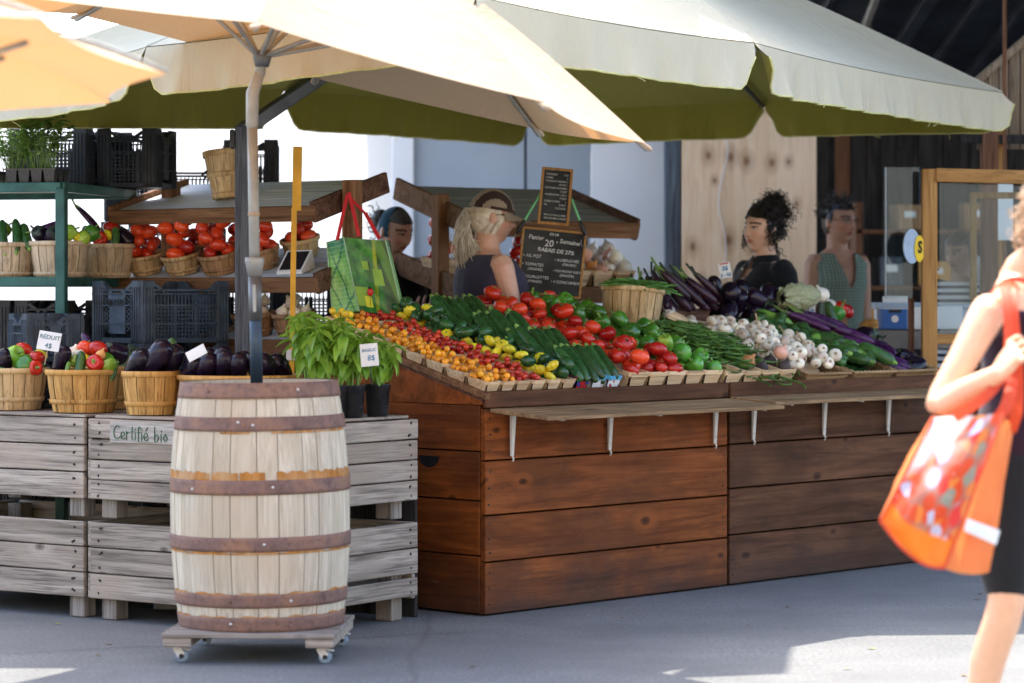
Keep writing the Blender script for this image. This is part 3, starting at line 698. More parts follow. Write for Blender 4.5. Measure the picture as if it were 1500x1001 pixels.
# large cream umbrella with olive lining and a deep skirt
K = .93
rim = [V(p) for p in ((2.34, 13.05, 2.335), (1.27, 13.85, 2.36), (.10, 14.5, 2.35), (-1.08, 13.0, 2.35), (-2.15, 10.8, 2.22), (-1.36, 10.18, 2.29), (-.12, 9.1, 2.36), (.93, 10.5, 2.335))]
rim = [V((0, 0, CH))+(p-V((0, 0, CH)))*1.14 for p in rim]; gap = V((.17, 13.5, 3.32)); foot = V((-1.2, 12.15, 0))
gu = thing('cantilever_umbrella', 'big cream umbrella with olive lining and deep skirt over the produce counter', 'umbrella', foot)
goff = -foot
def curved_apex_panel(m, sign, mi):
    N = len(rim)
    for k in range(N):
        a, b = rim[k], rim[(k+1) % N]
        inward = gap-(a+b)/2; inward.z = 0; inward.normalize()
        def f(u_, v):
            bow = 4*u_*(1-u_); q = a*(1-u_)+b*u_+inward*.05*bow+V((0, 0, -.012*bow)); p = gap*(1-v)+q*v
            p = p+V((0, 0, .05*sin(pi*v)-.09*bow*sin(pi*v)*.6+sign*.004)); return p+goff
        m.grid(f, 14, 12, mi=mi)
def skirt(m, sign, mi, hemonly=False):
    N = len(rim)
    for k in range(N):
        a, b = rim[k], rim[(k+1) % N]; L = (b-a).length; nrm = (a+b)/2-gap; nrm.z = 0; nrm.normalize()
        inward = -nrm; n = int(L*26)
        def f(u_, v):
            bow = 4*u_*(1-u_); s = u_*L
            top = a*(1-u_)+b*u_+inward*.05*bow+V((0, 0, -.012*bow))
            e = min(s, L-s)
            slit = .150*exp(-(e/.062)**2)           # scalloped opening at every rib
            drop = .215-slit-.012*sin(pi*u_)
            flare = .028*v*exp(-(e/.35)**2)+v*v*(.018*sin(s*19+k*2)+.011*sin(s*43+k)+.012*sin(s*8))+.018*v
            return top+nrm*(flare+sign*.004)+V((0, 0, -drop*v))+goff
        if hemonly:
            m.tube([f(i/n, 1.0) for i in range(n+1)], .0055, 5)
        else: m.grid(f, n, 7, mi=mi)
m = MB(); curved_apex_panel(m, 1, 0); canp = m.build('canopy', 'cream_cloth', gu)
m = MB(); curved_apex_panel(m, -1, 0); m.build('lining', 'olive_cloth', gu)
m = MB(); skirt(m, 1, 0); sk = m.build('skirt', 'cream_cloth', gu)
m = MB(); skirt(m, -1, 0); m.build('skirt_lining', 'olive_cloth', gu)
m = MB(); skirt(m, 0, 0, True); m.build('piping', 'piping', gu)
for k in range(9):    # frayed threads at the hem
    i = rnd.choice((7, 7, 0, 6, 4, 7, 2)); a, b = rim[i], rim[(i+1) % 8]; t_ = rnd.uniform(.1, .9); p = a*(1-t_)+b*t_+V((0, 0, -.222))+goff
    d = V((rnd.uniform(-.03, .04), rnd.uniform(-.02, .0), -rnd.uniform(.008, .035))); m = MB()
    m.tube([p, p+d*.5+V((.004, 0, 0)), p+d], .0016, 4); m.build('loose_thread', 'piping', gu)
ribs_of([p+goff for p in rim], gap+goff, gu, 'alu_dark', .014, .035)
m = MB(); m.box((0, 0, 1.06), (.062, .05, 2.12), b=.006); m.build('post', 'post_paint', gu)
m = MB(); m.box((-.042, -.01, 2.06), (.024, .04, .085), b=.006); m.build('latch', 'black', gu)
m = MB(); m.bar((0.0, 0, 2.10), gap+goff-V((0, 0, .12)), .05, .06, b=.006); m.build('arm', 'alu_dark', gu)
m = MB(); m.box((0, 0, .03), (.7, .7, .06), b=.01); m.build('base', 'alu_dark', gu)
m = MB(); m.tube([gap+goff-V((0, 0, .2)), gap+goff-V((0, 0, .02))], [.04, .05], 14, flat=True); m.build('hub', 'alu_dark', gu)

# stitched seams on the cream canopy and small litter on the ground
m = MB()
for p in rim: m.tube([gap+goff+V((0, 0, .006)), (gap+p)/2+goff+V((0, 0, .052)), p+goff+V((0, 0, .006))], .0045, 5, sub=6)
m.build('seam', plain('canvas_seam', (.55, .52, .42), .9, .1), gu)
q = random.Random(77)
for k in range(26):
    y_ = q.uniform(9.7, 13.0); x_ = q.uniform(-1.9, 1.9)*y_/10.5
    m = MB(); a = q.uniform(0, 6.3); s = q.uniform(.006, .022); g_ = q.random() < .35
    m.add([(-s, -s*.4, .003), (s*.2, -s*.5, .006), (s, 0, .003), (s*.1, s*.5, .007), (-s*.8, s*.3, .004)], [(0, 1, 2, 3, 4)], RZ(a), t=q.uniform(.5, 1.2))
    o = m.build('leaf_scrap', 'olive_cloth' if g_ else 'gable', None, (x_, y_, 0)); tag(o, 'tiny dry leaf scrap lying on the concrete', 'litter', 'leaf scraps on the ground')
m = MB(); pts = [V((-2.25+.19*k, 10.29+.068*k+.018*sin(k*2.1)+.012*sin(k*5.3), .004)) for k in range(12)]
m.add([p+V((0, e, 0)) for p in pts for e in (-.003, .003)], [(2*i, 2*i+2, 2*i+3, 2*i+1) for i in range(11)], sm=False); tag(m.build('pavement_crack', 'nail'), kind='structure')
# ================================================================ weathered bin crates
def bin_crate(label, Mx, L, W, z0, z1, legh, nb_front, nb_side, group, gapside=None):
    t = thing('wooden_crate', label, 'crate', rot=Mx, group=group)
    th = .022; H = z1-z0
    def boards(n, ln, place_f, gaps=()):
        hb = H/n; z = 0
        for i in range(n):
            h = hb-.006-(.028 if i in gaps else 0)
            tilt = rnd.uniform(-.0035, .0035); m = MB(); m.box((0, 0, 0), (ln+rnd.uniform(-.006, .003), th, h), b=.0035, t=rnd.uniform(.82, 1.15))
            for sx in (-1, 1):
                for sz in (-1, 1):
                    m.cyl((sx*(ln/2-.055+rnd.uniform(-.018, .012)), -th/2-.0012, sz*h*.27+rnd.uniform(-.01, .01)), (sx*(ln/2-.05), -th/2+.004, sz*h*.27), .0055, n=8, mi=1)
            b = m.build('side_board', ['grey_wood', 'nail'], t); b.matrix_local = place_f(z0+hb*(i+.5)) @ RY(tilt)
    boards(nb_front, L, lambda z: T(-L/2, 0, z))                              # face towards the camera's left
    boards(nb_side, W, lambda z: T(.0135, W/2+.012, z) @ RZ(pi/2), gapside or ())    # right end
    boards(nb_front, L, lambda z: T(-L/2, W+.012, z) @ RZ(pi))
    boards(nb_side, W, lambda z: T(-L-.0135, W/2, z) @ RZ(-pi/2))
    for cx in (-.075, -L+.075):
        for cy in (.062, W-.062):
            m = MB(); m.box((cx, cy, (legh+z1-.012)/2), (.085, .075, z1-.012-legh), b=.004, t=rnd.uniform(.85, 1.1)); m.build('corner_post', 'grey_wood_z', t)
    k = 5
    for i in range(k):
        m = MB(); wy = (W-.03)/k; m.box((-L/2, .02+wy*(i+.5), z1+.0095 if legh < -1 else z0+.02), (L-.06, wy-.01, .014), b=.003, t=rnd.uniform(.7, 1.0)); m.build('floor_board', 'grey_wood', t)
    return t
CA = -radians(34.5)
CM1 = T(-.84, 10.87, 0) @ RZ(CA); CM2 = CM1 @ T(-1.165, -.0, 0)
L1, W1 = 1.13, .74
for base, nm, nf, ns in ((CM1, 'right', (4, 3), (4, 3)), (CM2, 'left', (3, 3), (3, 3))):
    bin_crate('lower grey slatted crate of the %s hand stack, darker boards near the ground' % nm, base, L1, W1, .088, .415, .002, nf[1], ns[1], 'weathered bin crates in two stacks', (0,) if nm == 'right' else ())
    bin_crate('upper grey crate with painted sign under the eggplant baskets' if nm == 'right' else 'upper grey crate under the mixed vegetable baskets at the left edge', base, L1, W1, .505, .848, .428, nf[0], ns[0], 'weathered bin crates in two stacks')
    t = tag(MB().box((-L1/2, W1/2, .8555), (L1-.02, W1-.015, .012), b=.003, t=.9).build('plank_board', 'grey_wood', None, rot=base), 'thin grey board lid lying on the %s crate stack' % nm, 'board')
tag(MB().box((-L1-.02, W1+.10, .41), (2.2, .02, .82), b=.003).build('gap_darkening_board', 'barn', None, rot=CM1), 'dark board added behind the two bin crate stacks to darken their gaps', 'board')  # added board that keeps light from showing through the crate gaps
# painted board on the right hand upper crate
sg = thing('painted_board', 'thin white-washed strip lettered in green paint on the front crate', 'sign', rot=CM1 @ T(-.62, -.016, .795))
m = MB(); m.box((0, 0, 0), (.78, .008, .088), b=.002); m.build('board', wood('whitewashed_strip', (.33, .30, .26), (.60, .55, .48), 0, .85, .2, 1, None, .5), sg)
def strokes(parent, mat, glyphs, y, r, name='lettering'):
    m = MB()
    for x, z, pl in glyphs:
        for s in pl: m.tube([(x+a, y, z+b_) for a, b_ in s], [r*(.8+.35*abs(sin(3*k))) for k in range(len(s))], 6, sub=4, squash=.35)
    return m.build(name, mat, parent)
e_ = [[(0, .012), (.016, .016), (.020, .026), (.010, .032), (.001, .022), (.004, .005), (.014, .001), (.022, .006)]]
strokes(sg, 'ink_green', [(-.365, -.028, [[(.030, .050), (.018, .056), (.003, .040), (.002, .016), (.014, .001), (.033, .008)]]), (-.325, -.029, e_), (-.296, -.029, [[(.002, .032), (.003, .0)], [(.003, .020), (.010, .031), (.018, .030)]]),
    (-.270, -.030, [[(.008, .052), (.007, .006), (.015, .001)], [(0, .034), (.018, .035)]]), (-.248, -.030, [[(.003, .030), (.003, .001)], [(.004, .042), (.004, .044)]]), (-.236, -.034, [[(.022, .052), (.014, .060), (.009, .046), (.009, .0)], [(.001, .034), (.020, .035)]]),
    (-.212, -.032, [[(.003, .030), (.003, .001)], [(.004, .042), (.004, .044)]]), (-.197, -.032, e_+[[(.010, .042), (.020, .054)]]), (-.140, -.034, [[(.003, .060), (.002, .002)], [(.003, .020), (.014, .030), (.024, .018), (.016, .002), (.004, .003)]]), (-.105, -.034, [[(.003, .030), (.003, .001)], [(.004, .042), (.004, .044)]]), (-.09, -.034, [[(.012, .031), (.002, .018), (.010, .002), (.021, .014), (.012, .031)]])], -.0055, .0042)

# ================================================================ produce counter
U = V((.68, .7332, 0)).normalized(); Wd = V((-U.y, U.x, 0)); A0 = V((-.116, 11.6, 0)); ZL = .93; SL = radians(16); DEP = 1.16
BA = Matrix((U, Wd, V((0, 0, 1)))).transposed().to_4x4(); BA.translation = A0     # local: x along the front, y to the back
def SURF(u, v, h=0.0): # point on the sloping display; v measured up the slope
    return BA @ V((u, v*cos(SL)-h*sin(SL), ZL+v*sin(SL)+h*cos(SL)))
DM = BA @ T(0, 0, ZL) @ RX(SL)          # display frame: x along, y up the slope, z off the surface
def counter(label, u0, u1, wname, nb, seed):
    t = thing('produce_counter', label, 'counter', rot=BA @ T(u0, 0, 0), group='plank fronted produce counters')
    L = u1-u0; r = random.Random(seed); th = .03; top = ZL-.045
    hb = [.225, .2, .235, .225] if seed == 1 else [.235, .22, .21, .22]; z = .006
    sc_ = (top-.006)/sum(hb)
    for i, h in enumerate(hb):
        h *= sc_
        m = MB(); m.box((0, 0, 0), (L-.008, th, h-.007), b=.003, t=r.uniform(.85, 1.15))
        for sx in (-1, 1):
            for sz in (-.3, 0, .3): m.cyl((sx*(L/2-.03+r.uniform(-.01, .01)), -th/2-.001, sz*h), (sx*(L/2-.03), -th/2+.004, sz*h), .005, n=8, mi=1)
        b = m.build('front_plank', [wname, 'nail'], t); b.matrix_local = T(L/2, th/2, z+h/2) @ RX(r.uniform(-.006, .006)); z += h
    # end planks, cut to the slope of the display
    for x, nm in ((.0145, 0), (L-.0145, 1)):
        if (seed == 1 and nm == 1) or (seed == 2 and nm == 0): continue
        zz = [.006, .255, .49, .70, .90]
        for i in range(4):
            a, b = zz[i]+.003, zz[i+1]-.003; m = MB(); d = DEP*cos(SL)
            m.box((0, 0, 0), (d-.03, .028, b-a), b=.003, t=r.uniform(.75, 1.05))
            for k in range(3): m.ell((-d/2+.06, -.0135, (k-1)*(b-a)*.3), (.009, .003, .012), mi=1, nu=8, nv=6)
            e = m.build('end_plank', [wname, 'nail'], t); e.matrix_local = T(x, d/2+.018, (a+b)/2) @ RZ(-pi/2 if nm == 0 else pi/2)
        m = MB(); d = DEP*cos(SL); hh = DEP*sin(SL)
        m.add([(x-.014, .018, .9), (x-.014, d, .9), (x-.014, d, ZL+hh-.02), (x-.014, .018, ZL-.015), (x+.014, .018, .9), (x+.014, d, .9), (x+.014, d, ZL+hh-.02), (x+.014, .018, ZL-.015)],
              [(0, 3, 2, 1), (4, 5, 6, 7), (3, 7, 6, 2), (0, 4, 7, 3), (1, 2, 6, 5), (0, 1, 5, 4)], sm=False); m.build('end_cheek', wname, t)
        if seed == 1:
            m = MB(); k_ = 16; m.add([(-.0015, .33+.062*cos(pi+pi*i/k_), .672+.050*sin(pi+pi*i/k_)) for i in range(k_+1)], [list(range(k_+1))], sm=False); m.build('hand_hole', 'black', t)  # flat black patch stands in for the dark inside of the cutout
    m = MB(); m.box((L/2, DEP/2, -.016), (L-.004, DEP, .02), b=.003); o = m.build('tray_board', 'rack_dark', t); o.matrix_local = T(0, 0, ZL) @ RX(SL)
    m = MB(); m.box((L/2, .004, ZL-.008), (L-.003, .024, .072), b=.005); m.build('front_lip', 'dark_wood', t)
    m = MB(); m.box((L/2, DEP*cos(SL)-.02, (ZL+DEP*sin(SL))/2-.01), (L, .03, ZL+DEP*sin(SL)-.06), b=.004); m.build('back_board', 'rack_dark', t)
    if seed == 1:
        m = MB(); m.box((.012, DEP/2, .006), (.03, DEP+.02, .028), b=.004); o = m.build('edge_rail', 'rack_wood', t); o.matrix_local = T(0, 0, ZL) @ RX(SL)
    return t
ct1 = counter('red-brown plank counter at the near corner under the tomatoes and squash', 0, 1.66, 'red_wood', 4, 1)
ct2 = counter('dark brown plank counter on the right under the garlic and cucumbers', 1.672, 3.42, 'dark_wood', 4, 2)
def fold_shelf(t, a, b, dep, z, brs, tilt):
    m = MB(); 
    for k in range(2): m.box(((a+b)/2, -dep*(k+.5)/2-.018, 0), (b-a, dep/2-.003, .017), b=.003, t=1.0-.1*k)
    o = m.build('fold_down_shelf', 'shelf_wood', t); o.matrix_local = T(0, 0, z) @ RX(tilt)
    for x in brs:
        m = MB(); m.add([(x-.013, -.018, z-.012), (x+.013, -.018, z-.012), (x+.009, -.016, z-.20), (x-.009, -.016, z-.20), (x-.013, -.034, z-.012), (x+.013, -.034, z-.012), (x+.009, -.022, z-.20), (x-.009, -.022, z-.20)],
            [(0, 1, 2, 3), (4, 7, 6, 5), (0, 3, 7, 4), (1, 5, 6, 2), (0, 4, 5, 1), (3, 2, 6, 7)], sm=False)
        m.bar((x, -.02, z-.016), (x, -dep+.02, z-.016-(dep-.04)*sin(tilt)), .02, .005)
        m.tube([(x, -.019, z-.198), (x+.003, -.026, z-.212), (x+.004, -.02, z-.222)], .0045, 6); m.ell((x, -.03, z-.04), (.004, .006, .004)); m.ell((x, -.025, z-.17), (.004, .006, .004))
        m.build('bracket', 'white_metal', t)
fold_shelf(ct1, .012, 1.64, .335, .878, (.15, .79, 1.54), .075)
fold_shelf(ct2, -.02, 1.70, .27, .884, (.16, .72, 1.26), .06)
# ================================================================ racks, crates, poles
def rack(label, rot, Wd_, D, shelves, posts, tops, endb=.10):
    t = thing('display_rack', label, 'rack', rot=rot, group='sloping wooden display racks')
    for i, (zf, zb, mt, x0, x1) in enumerate(shelves):
        a = atan2(zb-zf, D); L = sqrt(D*D+(zb-zf)**2)
        Mx = T(0, 0, zf) @ RX(a)
        s = MB(); nb = 3
        for k in range(nb): s.box(((x0+x1)/2, L*(k+.5)/nb, -.011), (x1-x0-.03, L/nb-.003, .02), b=.002, t=rnd.uniform(.9, 1.1))
        sh = s.build('shelf', mt, t); sh.matrix_local = Mx
        m = MB(); m.box(((x0+x1)/2, -.012, -.028), (x1-x0, .024, endb*.72), b=.004); m.build('front_trim', 'rack_wood', sh)
        for x, mm in ((x0+.012, 'rack_wood'), (x1-.012, 'rack_dark')):
            m = MB(); m.box((x, L/2, -.022), (.026, L+.03, endb), b=.004); m.build('side_trim', mm, sh)
    for x, y, top in posts:
        m = MB(); m.box((x, y, top/2), (.072, .072, top), b=.005, t=rnd.uniform(.9, 1.1)); m.build('post', 'rack_wood_z', t)
    return t
R1 = T(-1.955, 13.28, 0) @ RZ(-radians(33.5)); D1 = .55; W1r = 1.26
rack('left brown rack of sloping shelves carrying small baskets of plum tomatoes', R1, W1r, D1,
     ((1.775, 1.925, 'rack_top', 0, W1r), (1.445, 1.60, 'rack_top', -.01, W1r+.02), (1.155, 1.24, 'rack_top', .55, W1r+.02)), ((.13, .30, 1.93), (W1r+.045, .22, 1.905)), None)
R2 = T(-.206, 14.13, 0) @ RZ(radians(35.5)); D2 = .72; W2r = 1.06
rack('right rack with dark slate roof board behind the chalkboards and onions', R2, W2r, D2,
     ((1.747, 1.962, 'roof_board', 0, W2r+.03), (1.40, 1.575, 'rack_dark', -.03, W2r+.05)), ((-.01, .28, 1.90), (W2r-.10, .35, 1.80)), None, .12)
# pale ledge right of the onion baskets
t = thing('side_ledge', 'narrow grey ledge jutting out right of the onion baskets', 'ledge', (X(958, 14.6), 14.6, 0))
m = MB(); m.box((0, 0, Z(399, 14.6)), (.14, .2, .02), b=.003); m.build('ledge_board', 'rack_top', t); m = MB(); m.box((-.02, .05, Z(399, 14.6)/2-.01), (.05, .05, Z(399, 14.6)-.022), b=.003); m.build('ledge_leg', 'rack_dark', t)

# green steel rack at the left edge
gr = thing('steel_rack', 'bottle green steel rack with seedling trays on top, at the left edge', 'rack', rot=T(-2.07, 12.55, 0) @ RZ(radians(-12.5)))
LR, DR = 1.5, .95
for z, nm in ((1.865, 0), (1.43, 1), (1.03, 2)):
    for p0, p1 in (((-LR, 0, z), (0, 0, z)), ((-LR, DR, z), (0, DR, z)), ((0, 0, z), (0, DR, z)), ((-LR, 0, z), (-LR, DR, z))):
        m = MB(); m.bar(p0, p1, .032, .044, b=.003); m.build('rail', 'green_steel', gr)
    m = MB()
    m.box((-LR/2, DR/2, z+.012), (LR-.03, DR-.03, .006), b=.001); m.build('deck', 'wire', gr)
for x in (.0, -LR):
    for y in (0, DR):
        m = MB(); m.box((x, y, .93), (.047, .047, 1.86), b=.004); m.build('upright', 'green_steel', gr)

def plastic_crate(label, Mx, L, W, H, mt, group, holes=True, lab=None):
    """stackable lattice crate; every wall is a frame of ribs and rims with a handle gap"""
    t = thing('plastic_crate', label, 'crate', rot=Mx, group=group)
    def side(ln, k):
        m = MB(); th = .012; e = .035
        m.box((0, 0, H-.02), (ln*.34 if 0 else ln-.12, th+.004, .012), b=.002)                   # upper rim, dropped in the middle
        m.box((0, 0, .012), (ln, th+.006, .024), b=.002)
        for sx in (-1, 1):
            m.box((sx*(ln/2-e), 0, H/2+.012), (2*e, th+.006, H+.024), b=.003)
            for q in range(4): m.box((sx*(ln/2-e*2*(q+.5)/4), -.006, H/2), (.005, .016, H*.96), b=.001, t=1.3)
            m.bar((sx*(ln/2-e*2), 0, H+.006), (sx*(ln/2-e*2-.055), 0, H-.03), .014, .016, (0, 1, 0))
        for z in (H*.33, H*.66, H*.86): m.box((0, -.005, z), (ln, .012, .007), b=.001, t=1.25)
        inner = ln-4*e
        if k == 'label':
            m.box((0, -.002, H*.47), (inner*.55, .012, H*.62), b=.002, t=1.5)
            for sx in (-1, 1):
                for i in range(7): m.bar((sx*(inner*.30+.0), 0, H*.2+i*.022), (sx*(inner*.48), 0, H*.2+i*.022+.03), .003, .006, (0, 1, 0))
                for i in range(7): m.bar((sx*(inner*.30), 0, H*.2+i*.022+.03), (sx*(inner*.48), 0, H*.2+i*.022), .003, .006, (0, 1, 0))
            m.bar((-inner*.28, -.004, H*.80), (inner*.28, -.004, H*.80), .02, .012, (0, 1, 0), t=1.5)
            for sx in (-1, 1): m.bar((sx*inner*.28, -.004, H*.80), (sx*inner*.2, -.004, H*.93), .02, .010, (0, 1, 0), t=1.5)
        else:
            n = int(inner/.020)
            for i in range(n+1): m.box((-inner/2+inner*i/n, 0, H*.76), (.005, .006, H*.20), t=.9)
            for i in range(n+1):
                if holes and 0: pass
                m.box((-inner/2+inner*i/n, .001, H*.38), (.0075 if i % 6 else .02, .006, H*.66), t=.8)
            for i in range(1, 9): m.box((0, .002, H*.08+i*H*.068), (inner, .005, .0065), t=.8)
        return m
    side(L, 'plain').build('side_wall', mt, t, (0, -W/2+.007, 0))
    side(L, 'plain').build('side_wall', mt, t, (0, W/2-.007, 0), RZ(pi))
    side(W-.03, 'label').build('end_wall', mt, t, (-L/2+.007, 0, 0), RZ(-pi/2))
    side(W-.03, 'label').build('end_wall', mt, t, (L/2-.007, 0, 0), RZ(pi/2))
    m = MB(); m.box((0, 0, .008), (L-.03, W-.03, .01)); m.build('base', mt, t)
    if lab:
        me = text_mesh(lab, .034, .0008, 0, 'CENTER', .001)
        me.transform(T(-L/2-.0125, 0, H*.67) @ RZ(-pi/2) @ RX(pi/2)); me.materials.append(M['crate_dark']); put('lettering', me, t)
    return t
PG = 'stacked dark plastic crates'
cz = Z(511, 12.35)
K1 = T(-1.62, 12.42, 0) @ RZ(radians(52))
# the end wall of the front crates faces left of the camera, the long wall faces right
ex = V((cos(radians(52)), sin(radians(52)), 0))
for i in range(5):
    plastic_crate(['blue-black crate at the bottom of the stack behind the eggplant baskets', 'second blue-black crate up in the stack behind the eggplant baskets', 'third blue-black crate up, mostly behind the eggplants', 'fourth blue-black crate up, its rim just above the eggplants', 'topmost blue-black lattice crate with moulded code, under the tomato shelf'][i],
        T(-1.635, 12.70, i*.287) @ RZ(radians(45)), .50, .385, .262, 'crate_blue', PG, lab='GJF 1993' if i == 4 else None)
for i in range(2):
    plastic_crate(['blue-grey crate standing on the bin lid behind the red pepper basket', 'top blue-grey crate behind the mixed vegetable baskets at the left'][i],
        T(-2.10, 12.31, .864+i*.207) @ RZ(radians(-62)), .26, .265, .19, 'crate_blue', PG)
GRm = T(-2.07, 12.55, 0) @ RZ(radians(-12.5))
for k in range(4): plastic_crate('black crate on the low shelf of the green rack, %s from the right' % 'first second third fourth'.split()[k], GRm @ T(-.16-.30*k, .35+.03*(k % 2), 1.05), .27, .4, .27, 'crate_dark', PG)
for k in range(3): plastic_crate('black crate on the floor under the green rack, %s from the right' % 'first second third'.split()[k], GRm @ T(-.25-.42*k, .5, .02+0*k), .40, .6, .92, 'crate_dark', PG)
plastic_crate('black lattice crate on top of the green steel rack behind the herbs', GRm @ T(-.30, .72, 1.888), .40, .3, .262, 'crate_dark', PG)
plastic_crate('black lattice crate at the right back corner of the green steel rack top', GRm @ T(.07, .80, 1.888), .30, .3, .26, 'crate_dark', PG)
plastic_crate('black crate on the floor stack behind the rack, left of the tipped bushel basket', T(X(245, 14.3), 14.3, 1.75) @ RZ(radians(4)), .62, .36, .27, 'crate_dark', PG)
plastic_crate('black crate bearing the crate beside the tipped bushel basket', T(X(240, 14.3), 14.3, 1.46) @ RZ(radians(3)), .62, .36, .265, 'crate_dark', PG)
plastic_crate('upright black crate seen behind the grey umbrella pole', T(X(368, 14.4), 14.4, 1.76) @ RZ(radians(4)), .28, .2, .40, 'crate_dark', PG)
for i in range(5): plastic_crate('black crate in the pile showing under the left tomato rack, row %s' % 'one two three four five'.split()[i], T(X(330+i % 2*9, 14.4), 14.4, .02+.288*i) @ RZ(radians(3*(i % 2))), .66, .36, .265, 'crate_dark', PG)
for i in range(5): plastic_crate('black crate in the pile behind the card reader shelf, row %s' % 'one two three four five'.split()[i], T(X(452+i % 2*5, 14.2), 14.2, .02+.288*i) @ RZ(radians(-3*(i % 2))), .36, .3, .265, 'crate_dark', PG)
t = thing('crate_pallet', 'dark pallet under the crates behind the green steel rack', 'pallet', (X(240, 14.3), 14.3, 0)); m = MB(); m.box((0, 0, .72), (.66, .4, 1.44), b=.01); m.build('pallet_block', 'crate_dark', t)
m = MB(); m.box((.0, 0, .02), (.7, .44, .03)); m.build('pallet_base', 'rack_dark', t)

# yellow stick
t = thing('yellow_stick', 'tall yellow painted wooden stick with a thicker upper end', 'stick', rot=T(X(422, 12.25), 12.25, 0) @ RY(radians(.9)))
m = MB(); m.box((0, 0, .58+.30), (.024, .02, 1.76), b=.003); m.build('shaft', 'yellow_wood', t)
m = MB(); m.box((.011, 0, Z(262, 12.25)), (.040, .022, Z(215, 12.25)-Z(309, 12.25)), b=.003); m.build('grip', 'yellow_wood', t)
m = MB(); m.box((0, 0, Z(520, 12.25)), (.05, .03, .05), b=.004); m.build('bracket', 'white_metal', t)
# card reader on the middle shelf of the left rack
rd = thing('card_reader', 'white wedge shaped payment terminal with black screen on the rack shelf', 'terminal', rot=R1 @ T(1.06, .10, 1.478) @ RX(radians(15.5)) @ RZ(radians(5)))
m = MB(); m.add([(-.07, -.05, 0), (.07, -.05, 0), (.07, .07, 0), (-.07, .07, 0), (-.07, -.05, .012), (.07, -.05, .012), (.07, .07, .085), (-.07, .07, .085)], [(0, 3, 2, 1), (4, 5, 6, 7), (0, 1, 5, 4), (2, 3, 7, 6), (0, 4, 7, 3), (1, 2, 6, 5)], sm=False); m.build('housing', 'paper', rd)
m = MB(); m.add([(-.06, -.04, .0195), (.06, -.04, .0195), (.06, .062, .0815), (-.06, .062, .0815)], [(0, 1, 2, 3)], sm=False); m.build('screen', 'black', rd)

# ================================================================ baskets
def basket(name, rt, rb, h, n, mt, mt2=None, fill=.06, lean=0, hoops=(.27,), handle=False):
    """round splint basket: upright staves with gaps, rim hoops and a waist band"""
    t = thing(name, '', 'basket')
    m = MB(); cuts = [2*pi*(k+rnd.uniform(-.1, .1))/n for k in range(n)]
    for k in range(n):
        a, b = cuts[k]+.012, (cuts[(k+1) % n]+(2*pi if k == n-1 else 0))-.012; off = .0022*(k % 2); tt = rnd.uniform(.80, 1.12)
        def f(u, v): 
            r = rb+(rt-rb)*v+off+.004*sin(pi*v); q = a+(b-a)*u; return V((r*cos(q), r*sin(q), .004+h*.985*v))
        m.grid(f, 3, 5, t=tt, sm=True)
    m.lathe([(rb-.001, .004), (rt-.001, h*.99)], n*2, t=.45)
    m.build('stave', mt, t)
    t.children[-1]['label'] = 'upright splints'
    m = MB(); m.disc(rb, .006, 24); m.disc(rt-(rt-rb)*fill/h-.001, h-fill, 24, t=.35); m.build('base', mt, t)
    w = h*.115 if h > .13 else h*.17
    m = MB(); m.lathe([(rt+.0015, h-w), (rt+.0075, h-w), (rt+.0085, h), (rt+.0015, h+.002)], n*3, t=1.05, rf=lambda a, z: 1+.004*sin(a*3)); m.lathe([(rt-.006, h+.002), (rt-.0062, h-w)], n*3, t=.8); m.build('rim_hoop', mt, t)
    for z in hoops:
        r = lambda q: rb+(rt-rb)*q+.004*sin(pi*q)+.0065
        m = MB(); q0, q1 = z-.055, z+.055; m.lathe([(r(q0)-.004, h*q0), (r(q0), h*q0), (r(q1), h*q1), (r(q1)-.004, h*q1)], n*3, t=.95, rf=lambda a, z: 1+.003*sin(a*2+1)); m.build('waist_band', mt, t)
    return t
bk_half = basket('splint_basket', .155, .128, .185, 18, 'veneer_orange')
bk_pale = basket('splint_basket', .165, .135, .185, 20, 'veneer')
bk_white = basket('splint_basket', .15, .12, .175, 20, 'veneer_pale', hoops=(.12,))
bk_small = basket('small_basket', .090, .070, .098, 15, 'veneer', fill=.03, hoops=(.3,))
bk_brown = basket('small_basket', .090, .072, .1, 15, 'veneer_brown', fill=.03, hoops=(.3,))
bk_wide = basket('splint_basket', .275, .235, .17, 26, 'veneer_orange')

# ================================================================ produce prototypes
def single(name, m, mats, cat): 
    o = m.build(name, mats); o['category'] = cat; return o
def star(m, r, z, mi, n=5, Mx=None):
    for k in range(n):
        a = 2*pi*k/n+.3; d = V((cos(a), sin(a), 0)); e = V((-sin(a), cos(a), 0))
        m.add([V((0, 0, z+.001)), d*r*.4+e*r*.14+V((0, 0, z+.002)), d*r+V((0, 0, z-.001)), d*r*.4-e*r*.14+V((0, 0, z+.002))], [(0, 3, 2, 1), (0, 1, 2, 3)], Mx, mi)
def tomato_f(r, sq, lob, ph):
    def f(d):
        a = atan2(d.y, d.x); e = max(0, abs(d.z)); q = 1+lob*cos(5*a+ph)*(1-abs(d.z))**.5*.5+lob*.6*cos(3*a+ph*2)*(1-d.z*d.z)
        top = .18*exp(-((1-d.z)/.06)) if d.z > 0 else .05*exp(-((1+d.z)/.04))
        return V((d.x*r*q, d.y*r*q, d.z*r*sq*(1-top)))
    return f
PROTO = {}
for i in range(3):
    m = MB(); m.blob(tomato_f(.040, .80, .05+.02*i, i*1.3), 24, 14); star(m, .013, .0275, 1); m.cyl((0, 0, .026), (.001, 0, .034), .0022, n=6, mi=1)
    PROTO['tomato', i] = single('tomato', m, ['tomato', 'stem'], 'tomato')
